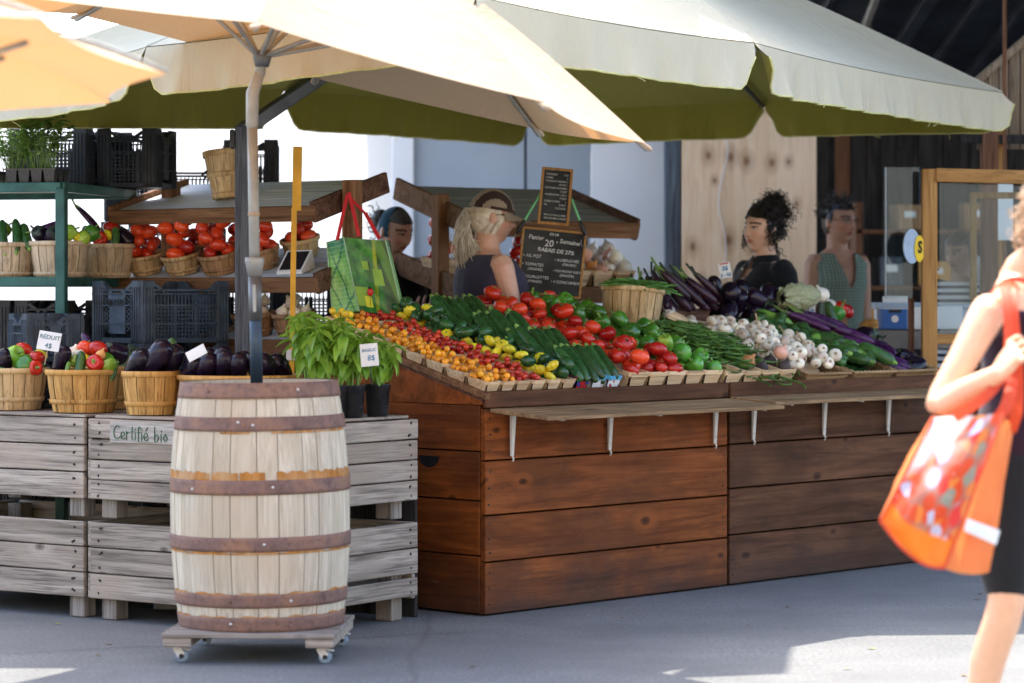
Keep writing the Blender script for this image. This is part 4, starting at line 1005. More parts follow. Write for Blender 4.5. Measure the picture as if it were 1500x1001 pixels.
for i in range(2):
    m = MB(); m.blob(lambda d: V((d.x*.044*(1+.03*cos(3*atan2(d.y, d.x)))*(1-.1*d.x), d.y*.030, d.z*.030)), 20, 12); star(m, .010, .0, 1, Mx=T(-.0435, 0, 0) @ RY(-pi/2))
    PROTO['roma', i] = single('plum_tomato', m, ['roma', 'stem'], 'tomato')
m = MB(); m.blob(lambda d: V((d.x*.0135, d.y*.0135, d.z*.0138)), 12, 8); PROTO['cred'] = single('cherry_tomato', m, ['cherry_red'], 'cherry tomato')
m = MB(); m.blob(lambda d: V((d.x*.0135, d.y*.0135, d.z*.0150)), 12, 8); PROTO['corange'] = single('cherry_tomato', m, ['cherry_orange'], 'cherry tomato')
m = MB(); m.blob(lambda d: V((d.x*.016, d.y*.016, d.z*.0162)), 12, 8); PROTO['cyellow'] = single('cherry_tomato', m, ['cherry_yellow'], 'cherry tomato')
def pepper(mat, r=.040, h=.044, n=4, ph=0):
    t = thing('bell_pepper', '', 'pepper')
    def f(d):
        a = atan2(d.y, d.x); lob = 1+.13*abs(cos(n/2*a+ph))-.08; low = 1-.16*max(0, -d.z)
        top = exp(-((1-d.z)/.10)); bot = .35*exp(-((1+d.z)/.10))*(1-.6*abs(cos(n/2*a+ph)))
        s = sqrt(max(0, 1-abs(d.z)**2.6)); base = sqrt(max(1e-9, d.x*d.x+d.y*d.y))
        x, y = (d.x/base*s, d.y/base*s) if base > 1e-4 else (0, 0)
        return V((x*r*lob*low, y*r*lob*low, d.z*h*(1-.38*top-bot)))
    m = MB(); m.blob(f, 28, 16); m.build('flesh', mat, t)
    m = MB(); m.lathe([(.012, .027), (.009, .031), (.004, .034)], 8); m.tube([(0, 0, .028), (.001, .001, .042), (.005, .002, .054)], [.0048, .0042, .0052], 7); m.build('stem', 'stem', t)
    return t
PROTO['gpep', 0] = pepper('pepper_green'); PROTO['gpep', 1] = pepper('pepper_green', .037, .048, 3, .4); PROTO['lpep'] = pepper('pepper_light', .036, .05, 3, .2); PROTO['rpep'] = pepper('pepper_red')
def long_fruit(name, cat, mat, L, r, bend, taper, endm, cap=None, bump_=0, facets=0, tip=.5, stem=.02):
    """fruit lying along +x from the stem end at -L/2"""
    t = thing(name, '', cat)
    def f(d):
        x = d.x; u = (x+1)/2
        prof = (1-abs(x)**(4.5 if taper < .3 else 3.0))**.5 if abs(x) < 1 else 0
        rr = r*(1-taper*(1-u)) if taper >= 0 else r*(1+taper*u)
        base = sqrt(d.y*d.y+d.z*d.z); y, z = (d.y/base, d.z/base) if base > 1e-5 else (0, 0); a = atan2(z, y)
        q = prof*rr*(1+(.03*cos(facets*a) if facets else 0)+bump_*noise.noise(V((x*6, y*2, z*2))))
        return V((x*L/2, y*q+bend*(1-x*x)*L, z*q))
    m = MB(); nu, nv = 18, 20
    m.blob(lambda d: f(V((-d.z, d.x, d.y))), nu, nv); m.build('flesh', mat, t)
    m = MB()
    if cap:
        rc = r*(1-taper)*.95+.004; e = -L/2
        def g(u, v):
            a = 2*pi*u; ln = (.20+.12*cos(5*a))*L*.55*v; p = f(V((-1+.02+2*ln/L, cos(a), sin(a)))); s = 1.08
            return V((p.x-.003, (p.y-bend*(1-min(1, abs(p.x/(L/2)))**2)*L)*s+bend*(1-min(1, abs(p.x/(L/2)))**2)*L, p.z*s))
        m.grid(g, 25, 5); m.tube([(e+.004, 0, 0), (e-stem*.6, .004, .003), (e-stem*1.5, .012, .008)], [.007, .0055, .0065], 7, sub=2); m.build('cap', cap, t)
    else:
        m.tube([(-L/2+.004, 0, 0), (-L/2-stem*.5, 0, 0)], [r*.42, r*.34], 8); m.build('stem_end', endm, t)
    return t
PROTO['zuc', 0] = long_fruit('zucchini', 'zucchini', 'zucchini', .235, .0285, .02, -.12, 'stem', facets=6)
PROTO['zuc', 1] = long_fruit('zucchini', 'zucchini', 'zucchini', .22, .027, -.03, -.10, 'stem', facets=6)
PROTO['cuc', 0] = long_fruit('cucumber', 'cucumber', 'cucumber', .165, .026, .02, -.05, 'stem', bump_=.07, stem=.006)
PROTO['cuc', 1] = long_fruit('cucumber', 'cucumber', 'cucumber', .15, .027, -.03, -.05, 'stem', bump_=.07, stem=.006)
PROTO['cucl'] = long_fruit('cucumber', 'cucumber', 'cucumber_light', .165, .025, .03, -.05, 'stem', bump_=.07, stem=.006)
PROTO['egg', 0] = long_fruit('eggplant', 'eggplant', 'eggplant', .185, .052, .015, .38, None, 'calyx_dark')
PROTO['egg', 1] = long_fruit('eggplant', 'eggplant', 'eggplant', .165, .050, -.02, .34, None, 'calyx')
PROTO['eggr'] = long_fruit('eggplant', 'eggplant', 'eggplant', .125, .052, .0, .15, None, 'calyx_dark')
PROTO['eggl', 0] = long_fruit('long_eggplant', 'eggplant', 'eggplant_purple', .27, .027, .06, .35, None, 'calyx', stem=.03)
PROTO['eggl', 1] = long_fruit('long_eggplant', 'eggplant', 'eggplant_purple', .22, .03, -.06, .3, None, 'calyx', stem=.03)
PROTO['eggb', 0] = long_fruit('long_eggplant', 'eggplant', 'eggplant_brown', .27, .027, .04, .35, None, 'calyx_dark', stem=.035)
PROTO['eggb', 1] = long_fruit('long_eggplant', 'eggplant', 'eggplant_brown', .24, .029, -.05, .35, None, 'calyx', stem=.035)
def garlic():
    t = thing('garlic_bulb', '', 'garlic')
    m = MB(); m.lathe([(.004, -.020), (.018, -.0195), (.0275, -.011), (.030, -.001), (.026, .010), (.016, .020), (.008, .028), (.0055, .038)], 28, rf=lambda a, z: 1+.05*abs(cos(4.5*a))-(.02 if z > .015 else 0)); m.build('cloves', 'garlic', t)
    m = MB(); m.lathe([(.0, -.0215), (.0055, -.0222), (.0065, -.0185)], 10); 
    for k in range(12): a = k*2.4; m.tube([(.004*cos(a), .004*sin(a), -.02), (.008*cos(a), .008*sin(a), -.0245)], .0009, 4)
    m.build('root_disc', 'garlic_root', t)
    return t
PROTO['garlic', 0] = garlic()
t = garlic(); m = MB(); m.tube([(0, 0, .034), (.002, 0, .09), (.006, .004, .165)], [.0055, .0045, .0050], 7, sub=3); m.build('dry_stem', 'garlic_stem', t); PROTO['garlic', 1] = t
def onion(mat, r=.036):
    m = MB(); m.lathe([(.001, -r*.93), (r*.35, -r*.88), (r*.80, -r*.55), (r, 0), (r*.86, r*.5), (r*.5, r*.85), (r*.2, r*1.1), (r*.13, r*1.45), (r*.06, r*1.5)], 22); return single('onion', m, [mat], 'onion')
PROTO['onion'] = onion('onion'); PROTO['onionw'] = onion('onion_white', .042); PROTO['onionp'] = onion('onion_pink', .036); PROTO['beet'] = onion('beet', .032)
def pattypan(mat):
    m = MB(); m.blob(lambda d: V((d.x*.030*(1+.10*cos(9*atan2(d.y, d.x))*(1-abs(d.z))), d.y*.030*(1+.10*cos(9*atan2(d.y, d.x))*(1-abs(d.z))), d.z*.020*(1-.25*exp(-(1-d.z)/.05)))), 36, 12)
    m.cyl((0, 0, .013), (.001, 0, .023), .0042, .0035, 7, mi=1); return single('pattypan_squash', m, [mat, 'stem'], 'squash')
PROTO['patty'] = pattypan('pattypan'); PROTO['pattyg'] = pattypan('squash_green')
m = MB(); m.blob(lambda d: V((d.x*.042*(1-.12*d.x), d.y*.026, d.z*.026)), 18, 12); PROTO['gsq'] = single('green_squash', m, ['squash_green'], 'squash')

def punnet_mesh(L, W, H, mt, tp=.78):
    """small veneer punnet: four thin walls with slits at the corners and a rim band"""
    m = MB(); th = .0025
    for sx, ln, dx in ((1, W, L/2), (-1, W, L/2)):
        m.add([(sx*dx*tp, -ln/2*tp*.86, .002), (sx*dx*tp, ln/2*tp*.86, .002), (sx*dx, ln/2*.94, H), (sx*dx, -ln/2*.94, H)], [(0, 1, 2, 3)], t=1.0, sm=False)
    for sy in (1, -1):
        m.add([(-L/2*tp*.86, sy*W/2*tp, .002), (L/2*tp*.86, sy*W/2*tp, .002), (L/2*.94, sy*W/2, H), (-L/2*.94, sy*W/2, H)], [(0, 1, 2, 3)], t=.95, sm=False)
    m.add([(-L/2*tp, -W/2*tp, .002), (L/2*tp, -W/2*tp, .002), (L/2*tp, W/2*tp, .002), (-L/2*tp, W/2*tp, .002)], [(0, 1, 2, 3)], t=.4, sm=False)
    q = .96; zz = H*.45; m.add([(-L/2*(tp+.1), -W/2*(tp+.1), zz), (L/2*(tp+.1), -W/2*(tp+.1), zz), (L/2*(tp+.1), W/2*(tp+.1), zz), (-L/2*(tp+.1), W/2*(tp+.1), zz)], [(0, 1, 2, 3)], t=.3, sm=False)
    c = .012
    ring = lambda o, z: [(-L/2-o+c, -W/2-o, z), (L/2+o-c, -W/2-o, z), (L/2+o, -W/2-o+c, z), (L/2+o, W/2+o-c, z), (L/2+o-c, W/2+o, z), (-L/2-o+c, W/2+o, z), (-L/2-o, W/2+o-c, z), (-L/2-o, -W/2-o+c, z)]
    b = H*.26; vs = ring(.001, H-b)+ring(.003, H)+ring(-.002, H+.001)+ring(-.004, H-b); fs = [(r*8+i, r*8+(i+1) % 8, (r+1)*8+(i+1) % 8, (r+1)*8+i) for r in range(3) for i in range(8)]
    m.add(vs, fs, t=1.1, sm=False)
    return m
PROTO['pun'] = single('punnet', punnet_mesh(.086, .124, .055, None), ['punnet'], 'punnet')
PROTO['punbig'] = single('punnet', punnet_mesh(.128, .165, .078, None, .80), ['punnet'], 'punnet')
PROTO['carton'] = single('carton', punnet_mesh(.094, .15, .062, None, .82), ['carton_blue'], 'carton')
PROTO['cartonb'] = single('carton', punnet_mesh(.094, .15, .062, None, .82), ['carton_berry'], 'carton')

# ---------------------------------------------------------------- heaping
def drop(radii, sample, floor, tries=14, pad=.96, seeds=None):
    """spheres let down one by one onto a floor and onto each other; the lowest of several tries is kept"""
    pts = []
    for r in radii:
        best = None
        for _ in range(tries):
            x, y = sample(r); z = floor(x, y)+r
            for (a, b, c, q) in pts:
                d2 = (x-a)**2+(y-b)**2; s = (r+q)*pad
                if d2 < s*s: z = max(z, c+sqrt(s*s-d2))
            if best is None or z < best[2]: best = (x, y, z, r)
        pts.append(best)
    return pts
def rrot(): return Matrix.Rotation(rnd.uniform(0, 2*pi), 4, V((rnd.gauss(0, 1), rnd.gauss(0, 1), rnd.gauss(0, 1))).normalized())
def tilt(a=.5): return RZ(rnd.uniform(0, 2*pi)) @ RX(rnd.uniform(-a, a)) @ RY(rnd.uniform(-a, a))
def disc_sampler(R_):
    def s(r):
        q = max(0.001, R_-r*.75)*sqrt(rnd.random()); a = rnd.uniform(0, 2*pi); return q*cos(a), q*sin(a)
    return s
def heap(Mx, keys, radius, disc_r, floor_z, label, group, orient=None, cap=None, scale=(.9, 1.1)):
    radii = [(radius[k] if isinstance(radius, dict) else radius)*rnd.uniform(*scale) for k in keys]
    base = radius if not isinstance(radius, dict) else None
    for k, (x, y, z, r) in zip(keys, drop(radii, disc_sampler(disc_r), lambda a, b: floor_z)):
        nom = radius[k] if isinstance(radius, dict) else radius
        o = (orient(k, x, y) if orient else tilt())
        place(PROTO[k], Mx @ T(x, y, z) @ o @ S(r/nom), label(k) if callable(label) else label, group(k) if callable(group) else group)
# ================================================================ produce on the crates and racks
ORD = 'first second third fourth fifth sixth seventh eighth ninth tenth'.split()
LID = .8618
cx_, cy_ = V((cos(CA), sin(CA), 0)), V((-sin(CA), cos(CA), 0)); CC = V((-.84, 10.87, 0))
def on_crate(px, yp, z=LID):     # point on the crate lids, yp behind their front face, seen at px
    k = (px-750)/F; q = CC+cy_*yp; x = (k*q.y-q.x)/(cx_.x-k*cx_.y); p = q+cx_*x; return V((p.x, p.y, z))
BG = 'splint baskets on the grey crates'
b1 = on_crate(14, .18); b2 = on_crate(122, .165); b3 = on_crate(152, .47); b4 = on_crate(221, .13); b5 = on_crate(356, .37)
place(bk_pale, T(b1), 'pale splint basket of mixed vegetables at the left edge on the grey crate', BG)
place(bk_half, T(b2) @ RZ(.4), 'golden splint basket holding a red pepper and two big tomatoes', BG)
place(bk_half, T(b3) @ RZ(1.4) @ S(.9, .9, 1.03), 'golden splint basket half hidden behind the red pepper basket', BG)
place(bk_half, T(b4) @ RZ(2.2) @ S(.76, .76, 1.0), 'narrow golden basket heaped with dark eggplants, left of the barrel', BG)
place(bk_wide, T(b5), 'wide golden basket of eggplants behind the barrel top', BG)
def up(a, b, c): return T(a, b, c)
def veggies(base, rim, items):
    """hand placed pieces: key, dx, dy, dz above the rim, rotation, scale, label"""
    for key, dx, dy, dz, rot, sc_, lb in items: 
        o = place(PROTO[key], T(base+V((dx, dy, rim+dz))) @ rot @ S(sc_), lb, None)
E = lambda a, b=0, c=0: RZ(a) @ RY(b) @ RX(c)
# left edge basket
veggies(b1, .185, [
    (('egg', 0), -.02, -.085, .005, E(-.5, -1.25), .95, 'large dark eggplant leaning in the left edge basket'),
    (('lpep'), .025, -.06, .052, E(.3, .9, .9), 1.25, 'big yellow-green pepper on top of the left edge basket'),
    (('gpep', 0), .085, -.085, .012, E(.6, 1.0, .4), 1.15, 'dark green pepper at the front of the left edge basket'),
    (('gpep', 1), .115, -.02, .0, E(.2, .7, .4), 1.0, 'green pepper sunk behind the front pepper in the left edge basket'),
    (('tomato', 0), .055, .03, .080, E(.4, .3), 1.02, 'big red tomato topping the left edge basket'),
    (('tomato', 1), .125, -.05, .046, E(1.2, -.25), .95, 'red tomato right of the yellow-green pepper in the left edge basket'),
    (('rpep'), .13, -.10, .002, E(.3, .9, 1.4), .85, 'small wrinkled red pepper at the rim of the left edge basket'),
    (('garlic', 0), .10, .035, .045, E(.4, .6), 1.1, 'garlic bulb below the white price card'),
    (('cuc', 0), .0, -.13, -.01, E(.2, .3), .55, 'dark cucumber end at the rim of the left edge basket'),
    (('patty'), .135, .03, .06, E(0, .5), 1.0, 'yellow squash beside the price card'),
    (('egg', 1), .06, .05, .02, E(1.2, .3), .8, 'small eggplant under the topmost tomato')])
# red pepper basket
veggies(b2, .185, [
    (('egg', 0), -.085, -.075, .035, E(-.9, -1.05), .85, 'dark eggplant leaning at the left of the red pepper basket'),
    (('cuc', 1), .0, -.105, .022, E(1.4, -1.15), .85, 'green cucumber standing upright beside the red pepper'),
    (('cucl'), -.045, -.125, .004, E(1.3, -1.2), .45, 'pale stubby cucumber end at the front rim'),
    (('rpep'), .068, -.10, .028, E(-.2, .1, 1.25), .95, 'glossy red bell pepper facing forward in the golden basket'),
    (('lpep'), .12, -.075, .02, E(.5, 1.2), .85, 'small yellow-green pepper right of the red bell pepper'),
    (('gpep', 0), .10, -.03, .035, E(1.5, .8), .95, 'green pepper behind the red bell pepper'),
    (('cuc', 0), .142, -.06, .0, E(1.2, -1.1), .6, 'cucumber end at the right rim of the red pepper basket'),
    (('tomato', 0), .012, .01, .092, E(.2, .35), 1.05, 'left one of the two big tomatoes topping the red pepper basket'),
    (('tomato', 2), .068, -.02, .088, E(1.0, .45), 1.08, 'right one of the two big tomatoes topping the red pepper basket'),
    (('garlic', 0), -.045, .0, .068, E(.3, .4), 1.15, 'garlic bulb left of the two big tomatoes'),
    (('garlic', 0), -.01, -.04, .060, E(1.3, .7), 1.0, 'smaller garlic bulb in front of the two big tomatoes'),
    (('patty'), .02, -.06, .045, E(0, .8), 1.0, 'yellow-green squash above the upright cucumber'),
    (('lpep'), -.02, -.055, .04, E(.8, 1.3), .8, 'pale green pepper between eggplant and squash'),
    (('onion'), .085, -.07, .062, E(0, .4), .65, 'little brown onion above the red bell pepper'),
    (('eggl', 1), .01, .06, .09, E(2.2, -.9), .75, 'violet eggplant tip rising behind the tomatoes'),
    (('eggr'), .13, .06, .07, E(.5, .4), .9, 'round black eggplant right of the two big tomatoes')])
veggies(b3, .19, [
    (('gpep', 0), .06, -.05, .018, E(.3, .8), .9, 'green pepper in the half hidden golden basket'),
    (('cuc', 1), .10, -.05, .02, E(1.2, -.9), .8, 'cucumber in the half hidden golden basket'),
    (('patty'), .115, -.0, .035, E(0, .7), 1.0, 'yellow squash in the half hidden golden basket'),
    (('garlic', 0), .15, .0, .045, E(0, .6), 1.0, 'garlic bulb in the half hidden golden basket'),
    (('eggr'), .11, .05, .05, E(2, .3), .85, 'round eggplant in the half hidden golden basket'),
    (('tomato', 1), .19, .03, .03, E(0, .3), 1.0, 'red tomato peeping between the two rear baskets'),
    (('gpep', 1), .02, -.09, .01, E(.3, .8), .9, 'small green pepper sunk in the half hidden golden basket')])
veggies(b4, .185, [
    (('egg', 1), -.055, -.03, .025, E(2.4+pi, -.75), 1.05, 'leftmost glossy eggplant in the narrow basket'),
    (('egg', 0), .02, -.045, .042, E(2.6+pi, -.85), 1.18, 'biggest glossy eggplant front and centre in the narrow basket'),
    (('egg', 1), .085, .0, .035, E(2.2+pi, -.9), 1.1, 'right hand eggplant leaning over the narrow basket rim'),
    (('eggr'), -.02, .06, .04, E(1.0, .3), 1.0, 'round eggplant at the back of the narrow basket'),
    (('cuc', 1), .075, .09, .08, E(1.5, -1.4), .8, 'green cucumber standing up behind the eggplants'),
    (('eggr'), .03, .05, .055, E(2.0, .3), .95, 'second round eggplant at the back of the narrow basket')])
eg = [(-.205, -.10, .02, 2.3, -.7), (-.135, -.15, .03, 2.0, -.75), (-.065, -.17, .032, 1.9, -.8), (.0, -.18, .03, 1.7, -.8), (-.17, -.02, .045, 2.5, -.6), (-.09, -.06, .06, 2.2, -.6), (.11, -.15, .025, 1.3, -.7), (.17, -.09, .025, 1.1, -.7), (.06, -.06, .03, 1.4, -.6), (-.02, .03, .04, 2.5, -.5)]
for k, (dx, dy, dz, a, b) in enumerate(eg):
    place(PROTO['egg', k % 2], T(b5+V((dx, dy, .17+dz))) @ E(a+pi, b), '%s glossy eggplant from the left in the wide basket behind the barrel' % ORD[k], 'eggplants in the wide basket')

# plum tomatoes on the left rack
RG = 'small baskets on the left rack'
def on_rack(Rm, zf, zb, D, x, y, h=0): a = atan2(zb-zf, D); return Rm @ T(0, 0, zf) @ RX(a) @ T(x, y, h)
spots = [(.155, .105, bk_small, 'leftmost'), (.385, .10, bk_small, 'second'), (.615, .10, bk_brown, 'third'), (.80, .19, bk_brown, 'rightmost')]
for x, y, pr, nm in spots:
    Mx = on_rack(R1, 1.445, 1.60, D1, x, y, .0) 
    place(pr, Mx @ RZ(rnd.uniform(0, 3)), '%s splint basket of plum tomatoes in the front row of the left rack' % nm, RG)
    heap(Mx, [('roma', rnd.randrange(2)) for _ in range(11)], .034, .092, .07, 'plum tomato in the %s front basket of the left rack' % nm, 'plum tomatoes on the left rack', lambda k, x, y: RZ(rnd.uniform(0, 6.3)) @ RX(rnd.uniform(-.4, .4)) @ RY(rnd.uniform(-.5, .5)))
for x, y, pr, nm in ((.34, .34, bk_brown, 'left'), (.60, .34, bk_brown, 'middle'), (.9, .38, bk_small, 'right')):
    Mx = on_rack(R1, 1.445, 1.60, D1, x, y, .0) 
    place(pr, Mx @ RZ(rnd.uniform(0, 3)), '%s splint basket of plum tomatoes in the back row of the left rack' % nm, RG)
    heap(Mx, [('roma', rnd.randrange(2)) for _ in range(5)], .034, .09, .07, 'plum tomato in the %s back basket of the left rack' % nm, 'plum tomatoes on the left rack', lambda k, x, y: RZ(rnd.uniform(0, 6.3)) @ RX(rnd.uniform(-.4, .4)))
for x, y, nm in ((.80, .13, 'left'), (1.02, .16, 'right')):
    Mx = on_rack(R1, 1.155, 1.24, D1, x, y, 0)
    place(bk_brown, Mx @ S(1.1), '%s splint basket of dim garlic on the lowest shelf behind the pole' % nm, RG)
    heap(Mx, [('garlic', 0)]*7, .03, .09, .085, 'garlic bulb in the %s basket on the lowest rack shelf' % nm, 'garlic on the left rack')
# tipped empty bushel basket on the rack top
bb = basket('bushel_basket', .112, .082, .235, 17, 'veneer', fill=.20, hoops=(.5, .08))
place(bb, on_rack(R1, 1.775, 1.925, D1, .60, .20, .0) @ RX(-radians(15)) @ RY(-.10) @ RZ(1), 'empty tall splint basket tipping on the top shelf of the left rack')

# baskets on the green steel rack
GG = 'pale baskets on the green steel rack'
g1, g2, g3 = V((X(10, 12.85), 12.85, 1.447)), V((X(87, 12.80), 12.80, 1.447)), V((X(154, 13.2), 13.2, 1.447))
place(bk_white, T(g1) @ S(.95), 'pale basket of zucchini at the left end of the green rack', GG); place(bk_white, T(g2) @ RZ(.3) @ S(.92, .92, .98), 'pale basket of eggplants and squash behind the green upright', GG); place(bk_white, T(g3) @ RZ(.8) @ S(.95), 'pale basket with a red pepper at the right end of the green rack', GG)
place(bk_small, T(V((X(42, 13.25), 13.25, 1.447))) @ S(1.3), 'small basket glimpsed between two pale baskets on the green rack', GG)
veggies(g1, .165, [
    (('zuc', 0), .0, -.08, .03, E(1.9, -1.0), .8, 'zucchini leaning left in the green rack basket at the left'),
    (('zuc', 1), .055, -.07, .035, E(1.8, -1.0), .85, 'middle zucchini in the green rack basket at the left'),
    (('cuc', 0), .10, -.05, .03, E(2.0, -.8), 1.0, 'dark cucumber at the right of the left green rack basket'),
    (('lpep'), -.02, .0, .06, E(0, .8), 1.0, 'yellow-green pepper in the left green rack basket'),
    (('cuc', 1), -.07, -.05, .02, E(1.9, -.8), .9, 'cucumber at the left edge of the green rack basket')])
veggies(g2, .165, [
    (('eggr'), -.07, -.075, .035, E(1, .5), .8, 'left round eggplant in the middle green rack basket'),
    (('eggr'), -.015, -.10, .03, E(2, .5), .85, 'right round eggplant in the middle green rack basket'),
    (('eggl', 1), -.05, .0, .075, E(.3, -.3), .7, 'violet eggplant on top of the middle green rack basket'),
    (('lpep'), .055, -.08, .045, E(0, 1.0), 1.0, 'pale pepper behind the green upright'),
    (('patty'), .09, -.06, .03, E(0, 1.0), 1.1, 'squash right of the green upright'),
    (('lpep'), .115, -.05, .02, E(.6, .6), .9, 'pale green pepper at the right rim of the middle basket'),
    (('gpep', 0), .15, .0, .045, E(.6, .6), .95, 'green pepper between the middle and right pale baskets')])
veggies(g3, .165, [
    (('cuc', 0), -.085, -.07, .03, E(1.6, -1.2), .8, 'cucumber standing left of the red pepper on the green rack'),
    (('rpep'), -.01, -.11, .025, E(0, .3, 1.3), .95, 'red pepper facing forward on the green rack'),
    (('cuc', 1), .06, -.09, .03, E(1.5, -1.3), .75, 'cucumber standing right of the red pepper on the green rack'),
    (('patty'), .03, -.07, .045, E(0, .9), 1.0, 'yellow squash beside the red pepper on the green rack'),
    (('tomato', 1), .03, .0, .08, E(0, .3), 1.0, 'red tomato topping the right green rack basket'),
    (('lpep'), -.05, -.03, .05, E(0, .8), .9, 'pale pepper behind the red pepper on the green rack'),
    (('eggl', 0), -.085, .0, .125, E(-.45, .75), .75, 'slim violet eggplant sticking out of the right green rack basket'),
    (('eggr'), .10, -.02, .03, E(0, .8), .8, 'dusky eggplant at the right rim of the green rack basket')])
# ================================================================ produce on the sloping display
def dm(u, v, h, rot=None): 
    m = DM @ T(u, v, h); return m @ rot if rot is not None else m
def box_sampler(W, L):
    return lambda r: (rnd.uniform(-1, 1)*max(.001, W/2-r*.9), rnd.uniform(-1, 1)*max(.001, L/2-r*.9))
def fill(Mx, keys, rad, W, L, z0, label, group, orient=None, sc_=(.9, 1.1), tries=10):
    radii = [rad*rnd.uniform(*sc_) for _ in keys]
    for k, (x, y, z, r) in zip(keys, drop(radii, box_sampler(W, L), lambda a, b: z0, tries)):
        place(PROTO[k], Mx @ T(x, y, z) @ (orient(k) if orient else tilt(.6)) @ S(r/rad*rnd.uniform(.94, 1.06), r/rad*rnd.uniform(.94, 1.06), r/rad*rnd.uniform(.92, 1.05)), label, group)
COLN = ['outermost left', 'second', 'third', 'fourth']
for c in range(4):
    kind, kk = (('orange', 'corange') if c < 2 else ('red', 'cred'))
    for i in range(8):
        key = kk; nm = kind
        if c == 0 and i >= 7: key, nm = 'cyellow', 'yellow'
        Mx = dm(.058+.0965*c+rnd.uniform(-.003, .003), .075+.131*i, .004, RZ(rnd.uniform(-.05, .05)) @ RX(-.09))
        place(PROTO['pun'], Mx, 'small punnet of %s cherry tomatoes, %s from the front in the %s column' % (nm, ORD[i], COLN[c]), 'cherry tomato punnets')
        fill(Mx, [key]*(10 if i < 5 else 8), .0145 if key != 'cyellow' else .017, .092, .130, .046, '%s cherry tomato in the %s punnet from the front of the %s column' % (nm, ORD[i], COLN[c]), '%s cherry tomatoes' % nm)
for c in range(2):
    for i in range(8):
        Mx = dm(.448+.098*c, .075+.131*i, .004, RZ(rnd.uniform(-.05, .05)) @ RX(-.09))
        place(PROTO['pun'], Mx, 'small punnet of yellow and green squash, %s from the front in the %s column' % (ORD[i], 'left' if c == 0 else 'right'), 'squash punnets')
        keys = [rnd.choice(['patty', 'patty', 'pattyg', 'gsq'] if c == 0 else ['pattyg', 'gsq', 'patty', 'gsq']) for _ in range(4)]
        radii = [.026]*4
        for k, (x, y, z, r) in zip(keys, drop(radii, box_sampler(.09, .125), lambda a, b: .036, 8)):
            nm = {'patty': 'yellow scalloped squash', 'pattyg': 'dark green scalloped squash', 'gsq': 'dark green oval squash'}[k]
            place(PROTO[k], Mx @ T(x, y, z) @ tilt(.8), '%s in the %s punnet from the front of the %s squash column' % (nm, ORD[i], 'left' if c == 0 else 'right'), '%ses' % nm)
# zucchini leaning in printed cartons
for i in range(4):
    for c in range(3):
        u, v = .655+.105*c, .10+.262*i
        Mx = dm(u, v, .004, RX(-.05))
        place(PROTO['cartonb' if c == 0 and i == 0 else 'carton'], Mx, '%s printed cardboard carton of zucchini in %s row from the front' % (['left', 'middle', 'right'][c], ORD[i]), 'printed zucchini cartons')
        for q in range(3 if (i+c) % 2 else 2):
            a = rnd.uniform(-.12, .12)
            place(PROTO['zuc', rnd.randrange(2)], dm(u+(q-1 if (i+c) % 2 else q-.5)*.040, v+.02+rnd.uniform(-.012, .012), .098+.012*(q == 1)+rnd.uniform(-.006, .006), RZ(-pi/2+a-.05) @ RY(radians(rnd.uniform(22, 30)))), 'dark zucchini leaning in the %s carton of %s row from the front' % (['left', 'middle', 'right'][c], ORD[i]), 'zucchini')
# big tomatoes
for i in range(6):
    for c in range(3):
        u, v = 1.015+.133*c, .092+.172*i
        Mx = dm(u, v, .004, RZ(rnd.uniform(-.03, .03)) @ RX(-.06))
        place(PROTO['punbig'], Mx, 'veneer punnet of big red tomatoes, %s column, %s from the front' % (['left', 'middle', 'right'][c], ORD[i]), 'big tomato punnets')
        fill(Mx, [('tomato', rnd.randrange(3)) for _ in range(4 if i else 5)], .039, .152, .19, .044, 'big red tomato in the %s column punnet, %s from the front' % (['left', 'middle', 'right'][c], ORD[i]), 'big red tomatoes', None, (.80, 1.14), 20)
place(bk_small, dm(1.13, 1.10, .01, RX(-SL)) @ S(1.35, 1.35, .8), 'shallow splint bowl of tomatoes at the back, below the capped vendor')
heap(dm(1.13, 1.10, .01, RX(-SL)), [('tomato', k % 3) for k in range(5)], .04, .11, .05, 'red tomato in the shallow splint bowl below the capped vendor', 'tomatoes in the splint bowl')
# peppers
for i in range(6):
    for c in range(2):
        u, v = 1.415+.137*c, .092+.172*i
        Mx = dm(u, v, .004, RZ(rnd.uniform(-.03, .03)) @ RX(-.06))
        place(PROTO['punbig'], Mx, 'veneer punnet of green peppers, %s column, %s from the front' % (['left', 'right'][c], ORD[i]), 'green pepper punnets')
        fill(Mx, [('gpep', rnd.randrange(2)) for _ in range(3)]+(['lpep'] if i == 1 and c == 0 else []), .039, .135, .172, .044, 'green bell pepper in the %s column punnet, %s from the front' % (['left', 'right'][c], ORD[i]), 'green bell peppers', lambda k: E(rnd.uniform(0, 6), rnd.uniform(.2, 1.4), rnd.uniform(-.3, .3)), (.9, 1.08), 8)
for k, (u, v, h, key, lb) in enumerate(((1.56, 1.12, .13, 'rpep', 'left red bell pepper under the big chalkboard'), (1.68, 1.12, .12, 'rpep', 'right red bell pepper under the big chalkboard'), (1.42, 1.10, .12, ('gpep', 0), 'green pepper left of the red ones under the chalkboard'), (1.46, 1.02, .12, ('gpep', 1), 'green pepper in front of the red ones, left'), (1.60, 1.0, .11, ('gpep', 0), 'green pepper in front of the red ones, middle'), (1.72, 1.0, .10, ('gpep', 1), 'green pepper in front of the red ones, right'))):
    place(PROTO[key], dm(u, v, h, RX(-SL) @ E(rnd.uniform(0, 6), .25, .2)) @ S(1.05), lb)
for u, v in ((1.45, 1.09), (1.59, 1.09), (1.73, 1.07)): place(PROTO['punbig'], dm(u, v, .02, RX(-.06)) @ S(1, 1, .9), 'veneer punnet under the back row of peppers, %s' % ('left' if u < 1.5 else 'middle' if u < 1.65 else 'right'), 'back row pepper punnets')

